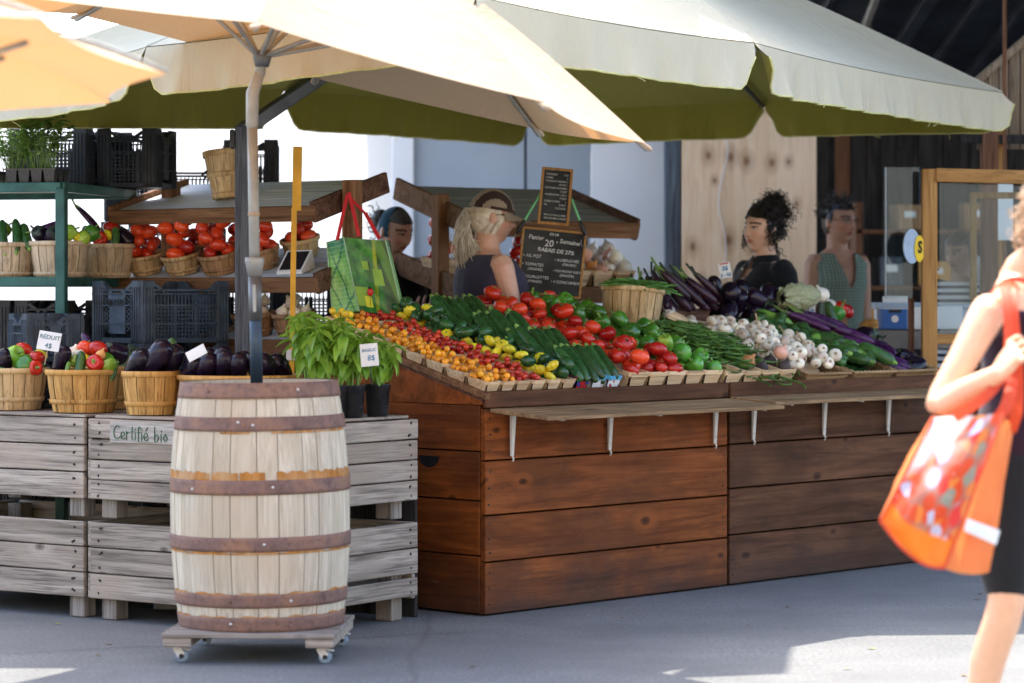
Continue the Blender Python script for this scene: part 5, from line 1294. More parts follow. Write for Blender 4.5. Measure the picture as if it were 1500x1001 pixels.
# scapes and beans: nobody could count them
def strands(n, foot, region, h, lens, r, curl, seed, mt='scape'):
    q = random.Random(seed); m = MB()
    for k in range(n):
        u, v, hh = region(q); L = q.uniform(*lens); a = q.gauss(-.9, .7) if q.random() < .7 else q.uniform(0, 6.3)
        p = V((u, v, hh)); d = V((cos(a), sin(a), q.uniform(-.1, .25))); pts = [p]
        c = q.choice((-1, 1))*q.uniform(*curl); lift = q.uniform(-.06, .02)
        for s in range(7):
            a += c*(1+s*.25); d = V((cos(a), sin(a), d.z*.6+lift)); p = p+d.normalized()*L/7
            p.z = max(p.z, .012); pts.append(p)
        m.tube(pts, [r*.8]+[r]*5+[r*1.25, r*.5], 5, t=q.uniform(.6, 1.35), sub=2)
    return m
def mound(q):
    while 1:
        u, v = q.uniform(-.30, .34), q.uniform(-.45, .47); e = (u/.34)**2+(v/.50)**2
        if e < 1: break
    return u, v, .03+.115*(1-e)*q.uniform(.55, 1.05)
m = strands(620, None, mound, .1, (.14, .30), .0044, (.12, .62), 5)
m.blob(lambda d: V((d.x*.30, d.y*.46, max(-.0, d.z)*.095+.004)), 24, 10, t=.25)
t = m.build('green_onions', leafmat('green_scape_strands', (.17, .31, .06), (.06, .165, .028), (.2, .35, .05)), None, rot=dm(1.90, .50, .003)); tag(t, 'tangle of curly green garlic scapes spread over the middle of the display', 'scapes', kind='stuff')
for k, (u, lb) in enumerate(((1.70, 'left'), (1.835, 'right'))):
    place(PROTO['punbig'], dm(u, .085, .004), '%s veneer punnet under the garlic scapes at the front lip' % lb, 'front punnets of scapes and onions')
for k, (u, lb, keys) in enumerate(((1.975, 'brown onion', ['onion', 'beet']), (2.11, 'dark beet', ['beet', 'beet', 'onionp']))):
    Mx = dm(u, .085, .004); place(PROTO['punbig'], Mx, 'veneer punnet with %s at the front lip' % lb, 'front punnets of scapes and onions')
    fill(Mx, keys, .034, .125, .16, .045, '%s in the front punnet beside the garlic' % lb, '%ss at the front' % lb)
for k in range(7): place(PROTO['beet' if k % 3 else 'onionp'], dm(2.06+.05*(k % 3), .24+.09*(k//3)+.03*(k % 2), .05, tilt(.9)), '%s root among the garlic stems, %s from the front' % ('dark' if k % 3 else 'pink', ORD[k]), 'roots beside the garlic')
# bean basket
bn = basket('bean_basket', .150, .128, .20, 20, 'veneer', fill=.05, hoops=())
Mb = dm(1.845, .80, .055, RX(-SL) @ RY(.10)); place(bn, Mb, 'blond round basket heaped with green beans at the back')
m = strands(150, None, lambda q: (lambda a, r: (r*cos(a), r*sin(a), .185+.045*(1-(r/.14)**2)+q.uniform(-.01, .012)))(q.uniform(0, 6.3), .125*sqrt(q.random())), .1, (.09, .17), .0042, (.02, .18), 9)
t = m.build('green_beans', 'scape', None, rot=Mb); tag(t, 'heap of slim green beans filling the blond round basket', 'beans', kind='stuff')
m = MB(); m.box((0, 0, -.03), (.22, .22, .05), b=.004); o = m.build('basket_riser', 'rack_dark', None, rot=Mb @ T(0, 0, -.002)); tag(o, 'dark board block under the green bean basket', 'block')
# wicker trays at the front right
def wicker(W, L, H):
    m = MB(); nx = int(W*2+L*2)*60
    per = [(-W/2, -L/2), (W/2, -L/2), (W/2, L/2), (-W/2, L/2)]
    pts = []
    for i in range(4):
        a, b = V((*per[i], 0)), V((*per[(i+1) % 4], 0)); n = int((b-a).length/.012)
        for k in range(n): pts.append(a+(b-a)*k/n)
    N = len(pts)
    for j in range(6):
        z = .006+H*j/6; s = 1+.10*j/6
        path = [V((p.x*s, p.y*s, z))+V((p.x, p.y, 0)).normalized()*(.0035*(1 if (i+j) % 2 else -1)) for i, p in enumerate(pts)]
        m.tube(path+[path[0]], .0042, 5, t=rnd.uniform(.75, 1.1))
    for q in (.0, .5):
        path = [V((p.x*1.12, p.y*1.12, H+.003+.004*sin(i*1.3+q*6.28)))+V((p.x, p.y, 0)).normalized()*.004*cos(i*1.3+q*6.28) for i, p in enumerate(pts)]
        m.tube(path+[path[0]], .0055, 5, t=1.05)
    m.box((0, 0, .004), (W, L, .006), t=.6)
    return m
wk = wood('willow_wicker', (.22, .13, .06), (.52, .35, .18), 0, .6, 0, 1, None, .2)
for u, lb in ((2.44, 'wicker tray of garlic at the front lip'), (2.83, 'wicker tray of cucumbers at the front lip'), (3.20, 'wicker tray of eggplants at the right end of the counter')):
    t = wicker(.315, .36, .05).build('wicker_tray', wk, None, rot=dm(u, .20, .004)); tag(t, lb, 'tray', 'woven wicker trays')
CAMD = V((-.72, -.5, .35)).normalized()
def rootward(k=0):
    d = (CAMD+V((rnd.gauss(0, .45), rnd.gauss(0, .45), rnd.gauss(0, .4)))).normalized()
    return V((0, 0, -1)).rotation_difference(d).to_matrix().to_4x4() @ RZ(rnd.uniform(0, 6))
def rect_heap(n, keyf, rad, u0, u1, v0, v1, hf, lab, grp, orient, tries=8, pad=.94, sc_=(.88, 1.12), mul=1.0):
    radii = [rad*rnd.uniform(*sc_) for _ in range(n)]
    for k, (x, y, z, r) in enumerate(drop(radii, lambda r: (rnd.uniform(u0, u1), rnd.uniform(v0, v1)), hf, tries, pad)):
        key = keyf(k); o = orient(key, x, y)
        place(PROTO[key], dm(x, y, z) @ o @ S(r/rad*mul), lab(x, y) if callable(lab) else lab, grp)
zone = lambda u0, u1, v0, v1, nm: (lambda x, y: '%s %s of the heap, %s' % (nm, 'low at the front' if y < v0+(v1-v0)*.33 else 'in the middle' if y < v0+(v1-v0)*.66 else 'high at the back', 'left side' if x < u0+(u1-u0)*.33 else 'centre' if x < u0+(u1-u0)*.66 else 'right side'))
gh = lambda x, y: .03+.045*max(0, 1-((x-2.40)/.3)**2)*max(0, 1-((y-.3)/.45)**2)
rect_heap(88, lambda k: ('garlic', 1 if rnd.random() < .38 else 0), .030, 2.20, 2.60, .06, .66, gh, zone(2.2, 2.6, .06, .66, 'white garlic bulb'), 'garlic bulbs in the big heap', lambda k, x, y: rootward())
m = MB(); m.blob(lambda d: V((2.40+d.x*.22, .36+d.y*.32, .01+max(0, d.z)*.07)), 20, 8, t=.8); o = m.build('straw_pad', 'garlic_stem', None, rot=DM); tag(o, 'dry stems packed under the garlic heap', 'straw', kind='stuff')
for k in range(16):
    a = rnd.uniform(-.3, .3); place(PROTO['garlic', 1], dm(2.18+.03*(k % 5)+rnd.uniform(-.02, .02), .55+.028*k, .075+.012*(k % 3), rootward()) @ S(1.0), 'garlic bulb with long dry stem on the upper left of the garlic, %s' % ('near' if k < 6 else 'midway' if k < 11 else 'far'), 'long stemmed garlic')
for k in range(12): place(PROTO['garlic', 0], dm(1.98+.035*(k % 6)+rnd.uniform(-.02, .02), .98+.06*(k//6), .05+.03*(k//6), rootward()) @ S(1.05), 'garlic bulb in front of the dark long eggplants at the back', 'garlic at the back')
# loose stalks fanning out of the garlic
for k in range(9):
    p = V((2.15+.02*k, .58+.035*k, .10)); m = MB(); a = pi-.5+.12*k; m.tube([p, p+V((cos(a)*.10, sin(a)*.10, .02)), p+V((cos(a)*.21, sin(a)*.21, .045))], [.0055, .005, .0055], 7, sub=2)
    o = m.build('garlic_stalk', 'garlic_stem', None, rot=DM); tag(o, 'dry cut garlic stalk fanning out towards the scapes', 'stalk', 'dry garlic stalks')
# cucumbers
def cor(k, x, y): return RZ(rnd.choice((pi*.62, pi*.55, -.62*pi+pi*2, .25, .18*pi+pi))+rnd.uniform(-.3, .3)) @ RY(rnd.uniform(-.25, .25))
ch_ = lambda x, y: .022+.05*max(0, 1-((x-2.86)/.32)**2)*max(0, 1-((y-.38)/.55)**2)
rect_heap(54, lambda k: 'cucl' if k in (40, 47, 50) else ('cuc', k % 2), .031, 2.68, 3.0, .10, .78, ch_, zone(2.68, 3.0, .1, .78, 'green cucumber'), 'cucumbers in the big heap', cor, 8, .84, mul=1.18)
m = MB(); m.blob(lambda d: V((2.86+d.x*.19, .42+d.y*.36, .008+max(0, d.z)*.065)), 20, 8); o = m.build('cucumber_bed', 'squash_green', None, rot=DM); tag(o, 'dark mass of cucumbers buried under the heap', 'cucumbers', kind='stuff')
# violet and black eggplants at the right
lay = [(3.02, .62, .14, -1.05, .14, 0), (3.08, .58, .15, -1.0, .16, 0), (3.14, .60, .15, -.95, .12, 0), (3.16, .50, .13, -1.1, .10, 1), (3.20, .42, .12, -1.25, .12, 1), (3.12, .34, .10, -1.3, .05, 1), (3.18, .26, .085, -1.5, .05, 1), (3.09, .22, .06, -1.2, 0, 1), (3.24, .30, .10, -1.7, .05, 0), (3.20, .16, .05, -1.4, 0, 1), (3.11, .13, .045, -1.1, 0, 1), (3.05, .45, .09, -1.0, .1, 1), (3.15, .20, .04, -1.6, 0, 0), (3.26, .20, .05, -1.5, 0, 1)]
for k, (u, v, h, a, b, q) in enumerate(lay):
    place(PROTO['eggl', q], dm(u, v, h, RZ(a) @ RY(b)), 'violet long eggplant %s in the right hand pile' % (['topmost, running back to the left', 'topmost, beside the first one', 'third from the top', 'fourth from the top', 'fifth from the top', 'sixth from the top', 'halfway down', 'low on the left', 'on the right flank', 'at the front right', 'at the front left', 'behind the cucumbers', 'at the bottom', 'at the far right'][k]), 'violet eggplants in the right hand pile')
for k, (u, v, h) in enumerate(((3.32, .12, .055), (3.37, .20, .055), (3.33, .32, .06), (3.36, .44, .075), (3.27, .40, .12), (3.28, .07, .05), (3.30, .50, .08))):
    place(PROTO['eggr'], dm(u, v, h, E(rnd.uniform(0, 6), rnd.uniform(-.5, .5), rnd.uniform(-.4, .4))), 'round black eggplant at the right end of the counter, %s from the front' % ORD[k], 'round black eggplants at the right end')
# back right: dark eggplants, cabbage, onions
m = MB(); m.box((0, 0, .018), (.62, .26, .036), b=.004); o = m.build('produce_box', 'shelf_wood', None, rot=dm(2.98, .98, .0, RX(-SL*.6))); tag(o, 'low wooden box under the black eggplants at the back', 'box')
m = MB(); m.box((0, 0, .04), (.60, .24, .08), b=.004); o = m.build('produce_box', 'rack_dark', None, rot=dm(2.34, 1.06, .0, RX(-SL*.6))); tag(o, 'low dark box under the long dusky eggplants at the back', 'box')
for k in range(17):
    u, v = 2.16+.036*k, 1.05-.03*(k % 3); place(PROTO['eggb', k % 2], dm(u, v, .135+.035*(k % 3)+(.03 if k in (5, 9, 12) else 0), RZ(-.95+rnd.uniform(-.2, .2)-(.9 if k < 5 else 0)) @ RY(radians(30)+rnd.uniform(-.1, .15))), 'long dusky eggplant at the back of the display, %s' % ('left end' if k < 5 else 'middle' if k < 11 else 'right end'), 'long dusky eggplants at the back')
rect_heap(17, lambda k: 'eggr' if k % 3 else ('egg', 1), .052, 2.72, 3.24, .88, 1.10, lambda x, y: .045, lambda x, y: 'glossy black eggplant in the back heap, %s' % ('left part' if x < 2.9 else 'middle part' if x < 3.07 else 'right part'), 'black eggplants in the back heap', lambda k, x, y: E(rnd.uniform(0, 6.3), -rnd.uniform(.2, 1.2)))
def cabbage():
    t = thing('napa_cabbage', 'pale crinkled napa cabbage lying behind the garlic', 'cabbage')
    for k in range(9):
        a0 = k*2.399; m = MB(); rr = .066-.0025*k
        def f(u, v):
            s = (u-.5)*2.3; L = .25*v-.125-.012*sin(u*19+k); w = sin(pi*min(1, .12+v*.86))**.55; cr = 1+.14*noise.noise(V((u*9, v*12, k)))+.26*(1-v)*abs(u-.5)*2*sin(u*31+v*17+k)+.16*(1-v)**2*sin(u*43+k*2)+.05*noise.noise(V((u*25, v*30, k)))
            return V((L, rr*w*cr*cos(a0+s), rr*w*cr*sin(a0+s)))
        m.grid(f, 22, 20, t=rnd.uniform(.9, 1.1)); m.build('leaf', 'cabbage', t)
    m = MB(); m.ell((.015, 0, 0), (.10, .05, .05), t=1.1); m.build('heart', 'cabbage', t)
    return t
cb = cabbage(); place(cb, dm(3.26, .86, .20, RX(-SL) @ RZ(-.15) @ RY(-.05)) @ S(1.08), 'pale crinkled napa cabbage lying behind the garlic')
m = MB(); m.box((0, 0, .06), (.36, .26, .12), b=.004); o = m.build('produce_box', 'rack_wood', None, rot=dm(3.26, .76, .0, RX(-SL*.8))); tag(o, 'wooden box lifting the cabbage and onions behind the cucumbers', 'box')
for k, (u, v, h, key, s_, lb) in enumerate(((3.42, .84, .215, 'onionw', 1.0, 'white onion right of the napa cabbage'), (3.43, .78, .175, 'onionw', .8, 'smaller white onion under the first one'), (3.47, .74, .165, 'rpep', 1.05, 'red bell pepper behind the violet eggplants'), (3.54, .74, .15, 'rpep', .9, 'second red bell pepper, near the cash table'), (3.28, .66, .16, ('cuc', 1), 1.0, 'cucumber standing in front of the napa cabbage'), (3.34, .66, .165, ('gpep', 0), 1.0, 'green pepper leaning on the price card'), (3.40, .70, .14, 'rpep', .85, 'dark red pepper right of the price card'))):
    place(PROTO[key], dm(u, v, h, RX(-SL) @ (E(1.4, -1.2) if 'cuc' in str(key) else E(rnd.uniform(0, 6), .5))) @ S(s_), lb)
# onions and tomatoes on the right rack
for k, (x, keys, nm) in enumerate(((.70, ['beet', 'beet', 'beet', 'onion'], 'dark roots'), (.85, ['onion', 'onionp', 'onionw', 'onionp'], 'mixed onions'), (1.0, ['onionw', 'onionw', 'onionp', 'onionw'], 'white onions'))):
    Mx = on_rack(R2, 1.40, 1.575, D2, x, .10, .0) @ RX(-.1)
    place(PROTO['punbig'], Mx @ S(1.08, 1.2, 1.15), 'veneer punnet of %s on the right rack' % nm, 'onion punnets on the right rack')
    fill(Mx, keys, .040, .165, .22, .055, '%s piece in its punnet on the right rack' % nm, '%s on the right rack' % nm, None, (.9, 1.15))
    fill(on_rack(R2, 1.40, 1.575, D2, x, .32, .0), [rnd.choice(keys) for _ in range(4)], .042, .175, .22, .06, '%s piece in the second row on the right rack' % nm, '%s on the right rack' % nm, None, (.9, 1.15))
    place(PROTO['punbig'], on_rack(R2, 1.40, 1.575, D2, x, .32, .0) @ S(1.08, 1.2, 1.15), 'veneer punnet of %s in the second row on the right rack' % nm, 'onion punnets on the right rack')
for x, y, nm in ((.03, .36, 'left'), (.20, .30, 'middle'), (.42, .2, 'right')):
    Mx = on_rack(R2, 1.40, 1.575, D2, x, y, 0) @ RX(-.1)
    place(PROTO['punbig'], Mx @ S(1.1, 1.1, 1), '%s punnet of red tomatoes on the right rack behind the capped vendor' % nm, 'tomato punnets on the right rack')
    fill(Mx, [('tomato', q % 3) for q in range(5)], .042, .14, .18, .05, 'red tomato in the %s punnet behind the capped vendor' % nm, 'tomatoes on the right rack')
# ================================================================ plants
def leaf_grid(m, Mx, L, W, cup=.35, droop=.5, t=1.0, nu=4, nv=6, wavy=.0):
    def f(u, v):
        s = (u-.5)*2; w = W*(sin(pi*min(1, v*.93+.04))**.75)*(1-.25*v)
        x = s*w/2; z = -droop*L*v*v*.6-cup*W*(0 if abs(s) < 1e-6 else -(s*s)*.5)*sin(pi*v)+wavy*sin(v*14+s*3)*abs(s)
        return V((x, L*v, z))
    m.grid(f, nu, nv, Mx, t=t)
def basil(label, base, seed, tall=.24, spread=.13, lean=(0, 0), pr=.055, ph=.135, potp=True):
    q = random.Random(seed); t = thing('basil_plant', label, 'plant', base, group='potted basil plants')
    m = MB(); 
    m.lathe([(pr*.76, .002), (pr*.80, .004), (pr*.93, ph*.80), (pr*.99, ph*.81), (pr*1.0, ph*.985), (pr*1.03, ph), (pr*.98, ph), (pr*.95, ph-.012)], 30); m.disc(pr*.95, ph-.014, 24); m.disc(pr*.76, .002, 24, up=False)
    p = m.build('pot', 'pot', t)
    m = MB(); m.disc(pr*.93, ph-.011, 24); m.build('soil', 'soil', p)
    st, lf = MB(), MB()
    for k in range(9):
        a = 2*pi*k/9+q.uniform(-.3, .3); rr = spread*q.uniform(.25, 1.0); h = tall*q.uniform(.62, 1.05)
        top = V((cos(a)*rr+lean[0], sin(a)*rr+lean[1], ph+h)); b0 = V((cos(a)*pr*.4, sin(a)*pr*.4, ph-.012)); mid = (b0+top)/2+V((0, 0, .03))
        st.tube([b0, mid, top], [.0036, .003, .002], 5, sub=3, t=1.3)
        pth = [b0*(1-s)**2+mid*2*s*(1-s)+top*s*s for s in (.4, .58, .72, .82, .90, .96, 1.0)]
        for i, p_ in enumerate(pth):
            n = 2 if i < 6 else 4
            for j in range(n):
                az = i*1.57+j*2*pi/n+q.uniform(-.5, .5); sz = q.uniform(.052, .080)*(1 if i < 6 else .72)
                el = q.uniform(-.75, .15) if i < 6 else q.uniform(-.2, .6)
                lf_m = T(p_) @ RZ(az) @ RX(el) @ T(0, .008, 0) @ RY(q.uniform(-.4, .4))
                leaf_grid(lf, lf_m, sz, sz*.66, .45, q.uniform(.5, 1.5), q.uniform(.72, 1.25))
    st.build('stem', 'stem', t)
    fo = lf.build('foliage', 'basil', t)
    return t
for k, (px, yp, tall, spread, lb) in enumerate(((516, .40, .235, .12, 'front basil plant in a black pot carrying the price card'), (553, .56, .20, .09, 'right hand basil plant in a black pot near the counter'), (492, .34, .25, .14, 'bushy basil plant in the pot half hidden by the barrel'), (456, .36, .27, .13, 'basil plant behind the right rim of the barrel'), (474, .60, .275, .14, 'rearmost tall basil plant by the counter end'))):
    basil(lb, on_crate(px, yp), 40+k, tall, spread)
# herb trays on the green rack
GRM = T(-2.07, 12.55, 0) @ RZ(radians(-12.5))
def herb_tray(label, x, n, h):
    t = thing('seedling_tray', label, 'tray', rot=GRM @ T(x, .10, 1.8865), group='seedling trays on the green rack')
    for i in range(n):
        for j in range(3):
            m = MB(); cx, cyy = (i+.5)*.062-n*.031, -.062+j*.062
            m.add([(cx-.021, cyy-.021, 0), (cx+.021, cyy-.021, 0), (cx+.021, cyy+.021, 0), (cx-.021, cyy+.021, 0), (cx-.029, cyy-.029, h), (cx+.029, cyy-.029, h), (cx+.029, cyy+.029, h), (cx-.029, cyy+.029, h)], [(0, 3, 2, 1), (0, 1, 5, 4), (1, 2, 6, 5), (2, 3, 7, 6), (3, 0, 4, 7)], sm=False)
            m.add([(cx-.028, cyy-.028, h*.86), (cx+.028, cyy-.028, h*.86), (cx+.028, cyy+.028, h*.86), (cx-.028, cyy+.028, h*.86)], [(0, 1, 2, 3)], mi=1, sm=False); m.build('cell', ['pot', 'soil'], t)
    m = MB(); 
    for sy in (-.097, .097): m.box((0, sy, h-.004), (n*.062+.01, .006, .006))
    m.build('rim', 'pot', t)
herb_tray('black seedling tray of parsley at the right end of the rack top', -.16, 4, .066); herb_tray('black seedling tray of small herbs at the left of the rack top', -.43, 4, .055)
def herb(label, x, y, n, h, seed, sz, t_=1.0, spread=.09):
    q = random.Random(seed); t = thing('herb_plant', label, 'plant', rot=GRM @ T(x, y, 1.935), group='young herbs on the green rack')
    st, lf = MB(), MB()
    for k in range(n):
        a = q.uniform(0, 2*pi); r0 = spread*.5*sqrt(q.random()); hh = h*q.uniform(.5, 1.0)
        b0 = V((cos(a)*r0, sin(a)*r0*.7, 0)); top = V((cos(a)*(r0+spread*q.uniform(.1, .9)), sin(a)*(r0+spread*q.uniform(.1, .6)), hh))
        st.tube([b0, (b0+top)/2+V((0, 0, hh*.12)), top], [.0018, .0015, .001], 4, t=1.2)
        for s in (.45, .65, .8, .92, 1.0):
            p = b0*(1-s)+top*s+V((0, 0, hh*.24*s*(1-s)))
            for j in range(3): leaf_grid(lf, T(p) @ RZ(q.uniform(0, 6.3)) @ RX(q.uniform(-.2, .8)), sz*q.uniform(.6, 1.2), sz*.8, .3, .6, q.uniform(.7, 1.3)*t_, 2, 3)
    st.build('stem', 'herb', t); lf.build('foliage', 'herb', t)
herb('tall leggy parsley seedlings spilling right on the rack top', -.13, .08, 46, .27, 3, .030, 1.0, .13)
herb('dense pale green seedlings left of the parsley', -.27, .08, 40, .22, 4, .024, 1.05, .10)
herb('small grey-leaved thyme between the seedlings', -.40, .06, 60, .15, 5, .012, 1.25, .09)
herb('bushy bright green herb at the left edge of the rack top', -.53, .08, 40, .20, 6, .028, 1.0, .09)

# ================================================================ signs
def card(label, Mx, w_, h_, lines, mat='ink_blue', name='price_card', group=None, stick=0.0, stickm='garlic_stem'):
    t = thing(name, label, 'sign', rot=Mx, group=group)
    m = MB(); m.box((0, 0, 0), (w_, .0025, h_), b=.0008); m.build('card', 'paper', t)
    if lines: lettering(lines, t, mat, -.0022)
    if stick: m = MB(); m.tube([(0, .004, -h_*.3), (0, .005, -h_/2-stick)], .0025, 6); m.build('pick', stickm, t)
    return t
card('white card lettered RÉDUIT between the two left hand baskets', T(P(72, 500, 11.62)) @ RY(radians(9)) @ RX(-.25), .096, .082, [('RÉDUIT', 0, .008, .026, 'CENTER'), ('4$', .0, -.03, .030, 'CENTER')], 'ink_teal', stick=.06)
card('white basil price card standing in the front pot', T(on_crate(541, .33)+V((0, 0, .262))) @ RY(-radians(5)) @ RZ(.15), .073, .092, [('BASILIC', 0, .014, .0175, 'CENTER'), ('8$', .006, -.022, .030, 'CENTER')], 'ink_blue', stick=.08, stickm='black')
card('tilted blank white tag lying on the eggplants of the wide basket', T(b5+V((-.175, -.19, .265))) @ RY(-radians(28)) @ RX(-.5), .085, .05, None)
tg = card('small white price tag on a pick above the black eggplants', T(P(1062, 396, 14.15)) @ RY(radians(-10)), .062, .082, [('3$', 0, .0, .03, 'CENTER', 0, .0012), ('2 - 5$', 0, -.032, .022, 'CENTER', 0, .001)], 'ink_blue', stick=.13)
m = MB(); m.box((0, -.0018, .034), (.046, .001, .007)); m.build('red_heading', 'ink_red', tg)
tg = card('white price card leaning behind the cucumbers', T(P(1184, 452, 14.55)) @ RY(radians(6)), .075, .10, [('1$', .01, -.03, .040, 'CENTER', 0, .0015)], 'ink_blue', stick=.1)
m = MB(); m.box((0, -.0018, .04), (.05, .001, .007)); m.build('red_heading', 'ink_red', tg)
def chalkboard(label, Mx, w_, h_, lines, fr='honey_x', fw=.011):
    t = thing('chalkboard', label, 'sign', rot=Mx, group='framed chalkboards')
    m = MB(); m.box((0, .002, 0), (w_-.004, .006, h_-.004)); m.build('board', 'slate', t)
    m = MB()
    for sz in (-1, 1): m.box((0, 0, sz*(h_/2-fw/2)), (w_, .014, fw), b=.002)
    for sx in (-1, 1): m.box((sx*(w_/2-fw/2), 0, 0), (fw, .0135, h_-2*fw), b=.002)
    m.build('frame', fr, t); lettering(lines, t, 'chalk', -.0018); return t
BBM = T(P(808, 385, 13.42)) @ RZ(radians(4)) @ RY(radians(5.5))
cb1 = chalkboard('big framed chalkboard with the weekly discount list beside the capped vendor', BBM, .318, .330, [
    ('DE LA', .0, .133, .017, 'CENTER', 0, .0004), ('Panier', -.125, .108, .030, 'LEFT', -.03, .0003), ('20', -.045, .078, .046, 'LEFT', 0, .0003), ('e', .012, .098, .020, 'LEFT'), ('Semaine', .030, .100, .030, 'LEFT', -.05, .0003),
    ('RABAIS DE 27%', -.075, .052, .027, 'LEFT', -.03, .0005),
    ('• AIL PQT', -.143, .018, .021), ('• TOMATES', -.145, -.024, .021), ('(GRAND)', -.115, -.045, .018), ('• COURGETTES', -.145, -.084, .020), ('(PANIER)', -.11, -.105, .018),
    ('• AUBERGINES', .012, .010, .019), ('(PANIER)', .052, -.010, .018), ('• POIVRONS VERTS', .010, -.043, .017), ('(PANIER)', .045, -.064, .018), ('• 4 CONCOMBRES', .004, -.098, .019), ('1 PANIER', .05, -.15, .010)])
SBM = T(P(813.5, 288, 13.41)) @ RZ(radians(4)) @ RY(radians(5.0))
col1 = ['POIVRON', 'CHOU', 'POIVRON VERT', '', 'POIVRON ROUGE', '', 'AUBERGINES', '', 'CONCOMBRE', 'AIL']; col2 = ['3.50', '4', '1.50/U', '3/5 PQT', '1.75/U', '5 PQT', '1.50/U', '5 PQT', '1', '5 PQT', '13/DOUZ']
cb2 = chalkboard('small upright framed chalkboard with the price list, strapped above the big one', SBM, .155, .280, [(s, -.054, .103-.0165*i, .0125) for i, s in enumerate(col1) if s]+[(s, .055, .103-.0165*i, .0125, 'RIGHT') for i, s in enumerate(col2)]+[('PRODUIT DU QUÉBEC', -.05, -.096, .011), ('GROUPE BIOLOGIQUE', -.05, -.112, .011)], 'honey', .013)
st = thing('sign_stake', 'rough wooden stake carrying the two chalkboards behind the display', 'stake', rot=T(P(806, 385, 13.46).x, 13.46, 0) @ RY(radians(2)))
m = MB(); m.box((0, 0, .83), (.03, .022, 1.66), b=.003); m.build('shaft', 'rack_wood_z', st)
for a, b, lb in (((794, 283), (766, 327), 'left'), ((838, 296), (851, 328), 'right')):
    t = thing('bungee_cord', 'green elastic cord hooked over the %s top corner of the big chalkboard' % lb, 'cord', P(*a, 13.40), group='green bungee cords'); o0 = P(*a, 13.40)
    m = MB(); m.tube([(0, .02, .01), P(*b, 13.40)-o0], .0062, 8); m.build('cord', 'green_cord', t)
    e = P(*b, 13.40)-o0; d = e.normalized()
    m = MB(); m.tube([e-d*.01, e+d*.04, e+d*.055], [.009, .013, .008], 8); hk = m.build('hook_sleeve', 'black', t)
    q = e+d*.055; m = MB(); sg = -1 if lb == 'left' else 1
    m.tube([q, q+V((sg*.012, 0, -.03)), q+V((sg*.004, 0, -.062)), q+V((-sg*.018, 0, -.055)), q+V((-sg*.02, 0, -.03))], .003, 6, sub=3); m.build('hook', 'alu_dark', hk)

# ================================================================ bags
def puv(o, uvs):
    at = o.data.attributes.new('puv', 'FLOAT_VECTOR', 'POINT')
    for i, (u_, v_) in enumerate(uvs): at.data[i].vector = (u_, v_, 0)
def panel(name, parent, a, b, c, d, mat, bulge=(0, 0, 0), n=14, off=V((0, 0, 0)), sag=0):
    """sheet with corners a b (top) and d c (bottom), bulging along a vector"""
    a, b, c, d = (V(p)+off for p in (a, b, c, d)); bl = V(bulge)
    m = MB(); m.grid(lambda u, v: (a*(1-u)+b*u)*(1-v)+(d*(1-u)+c*u)*v+bl*(sin(pi*u)*sin(pi*v)*(1+.35*sin(u*9+v*6))+.30*sin(pi*v)*sin(u*17+v*5)*v+.22*sin(pi*u)*sin(v*19-u*7))-V((0, 0, sag))*sin(pi*u)**.8*v*v, n, n)
    o = m.build(name, mat, parent); puv(o, [(i/n, 1-j/n) for j in range(n+1) for i in range(n+1)]); return o
def puvnode(g, scale=(1, 1, 1)):
    a = g.n('ShaderNodeAttribute', attribute_name='puv'); mp = g.n('ShaderNodeMapping'); mp.inputs['Scale'].default_value = scale; g.l(a.outputs['Vector'], mp.inputs[0]); return mp.outputs[0], a.outputs['Vector']
def leaf_print():
    g = G('printed_leaf_macro'); v, raw = puvnode(g, (1, 1, 1)); s = g.n('ShaderNodeSeparateXYZ'); g.l(raw, s.inputs[0]); x, y = s.outputs[0], s.outputs[1]
    n = g.noise(v, 5.5, 3); c = g.ramp(n, (.3, (.004, .06, .02)), (.5, (.02, .20, .035)), (.68, (.10, .38, .06)))
    c = g.mix(g.ramp(x, (.58, 0.0), (.72, .75)), c, (.006, .04, .008))
    blade = g.math('ABSOLUTE', g.math('SUBTRACT', g.math('ADD', x, g.math('MULTIPLY', y, -.28)), .43))
    c = g.mix(g.ramp(blade, (.03, .85), (.055, 0.0)), c, g.ramp(n, (.4, (.18, .30, .01)), (.6, (.42, .50, .03))))
    c = g.mix(g.ramp(g.math('ABSOLUTE', g.math('SUBTRACT', g.math('ADD', x, g.math('MULTIPLY', y, .35)), 1.12)), (.09, .7), (.13, 0.0)), c, (.10, .30, .03))
    return g.bsdf(c, .3, None, .5)
def leaf_side():
    g = G('printed_leaf_veins'); v, raw = puvnode(g); s = g.n('ShaderNodeSeparateXYZ'); g.l(raw, s.inputs[0]); x, y = s.outputs[0], s.outputs[1]
    c = g.ramp(g.noise(v, 3, 3), (.35, (.16, .50, .08)), (.65, (.38, .72, .25)))
    c = g.mix(g.ramp(y, (.72, 0.0), (.95, .9)), c, (.01, .22, .14))
    for k, (a, b, w_) in enumerate(((.55, .75, .02), (-1.2, 1.35, .025), (.45, .12, .016), (-1.0, .75, .018))):
        d = g.math('ABSOLUTE', g.math('SUBTRACT', g.math('ADD', y, g.math('MULTIPLY', x, -a)), b-.3)); c = g.mix(g.ramp(d, (w_, .8), (w_*2, 0.0)), c, (.01, .16, .10))
    w = g.n('ShaderNodeTexWave'); g.l(v, w.inputs[0]); w.inputs['Scale'].default_value = 5; w.bands_direction = 'Y'; w.inputs['Distortion'].default_value = 3
    c = g.mix(g.ramp(w.outputs[0], (.85, 0.0), (1, .4)), c, (.55, .82, .42))
    return g.bsdf(c, .3, None, .5)
LP, LS = leaf_print(), leaf_side()
dB = 12.60; o0 = P(530, 460, dB)
gb = thing('shopping_bag', 'glossy green leaf print shopping bag hanging by red straps from the left rack', 'bag', o0)
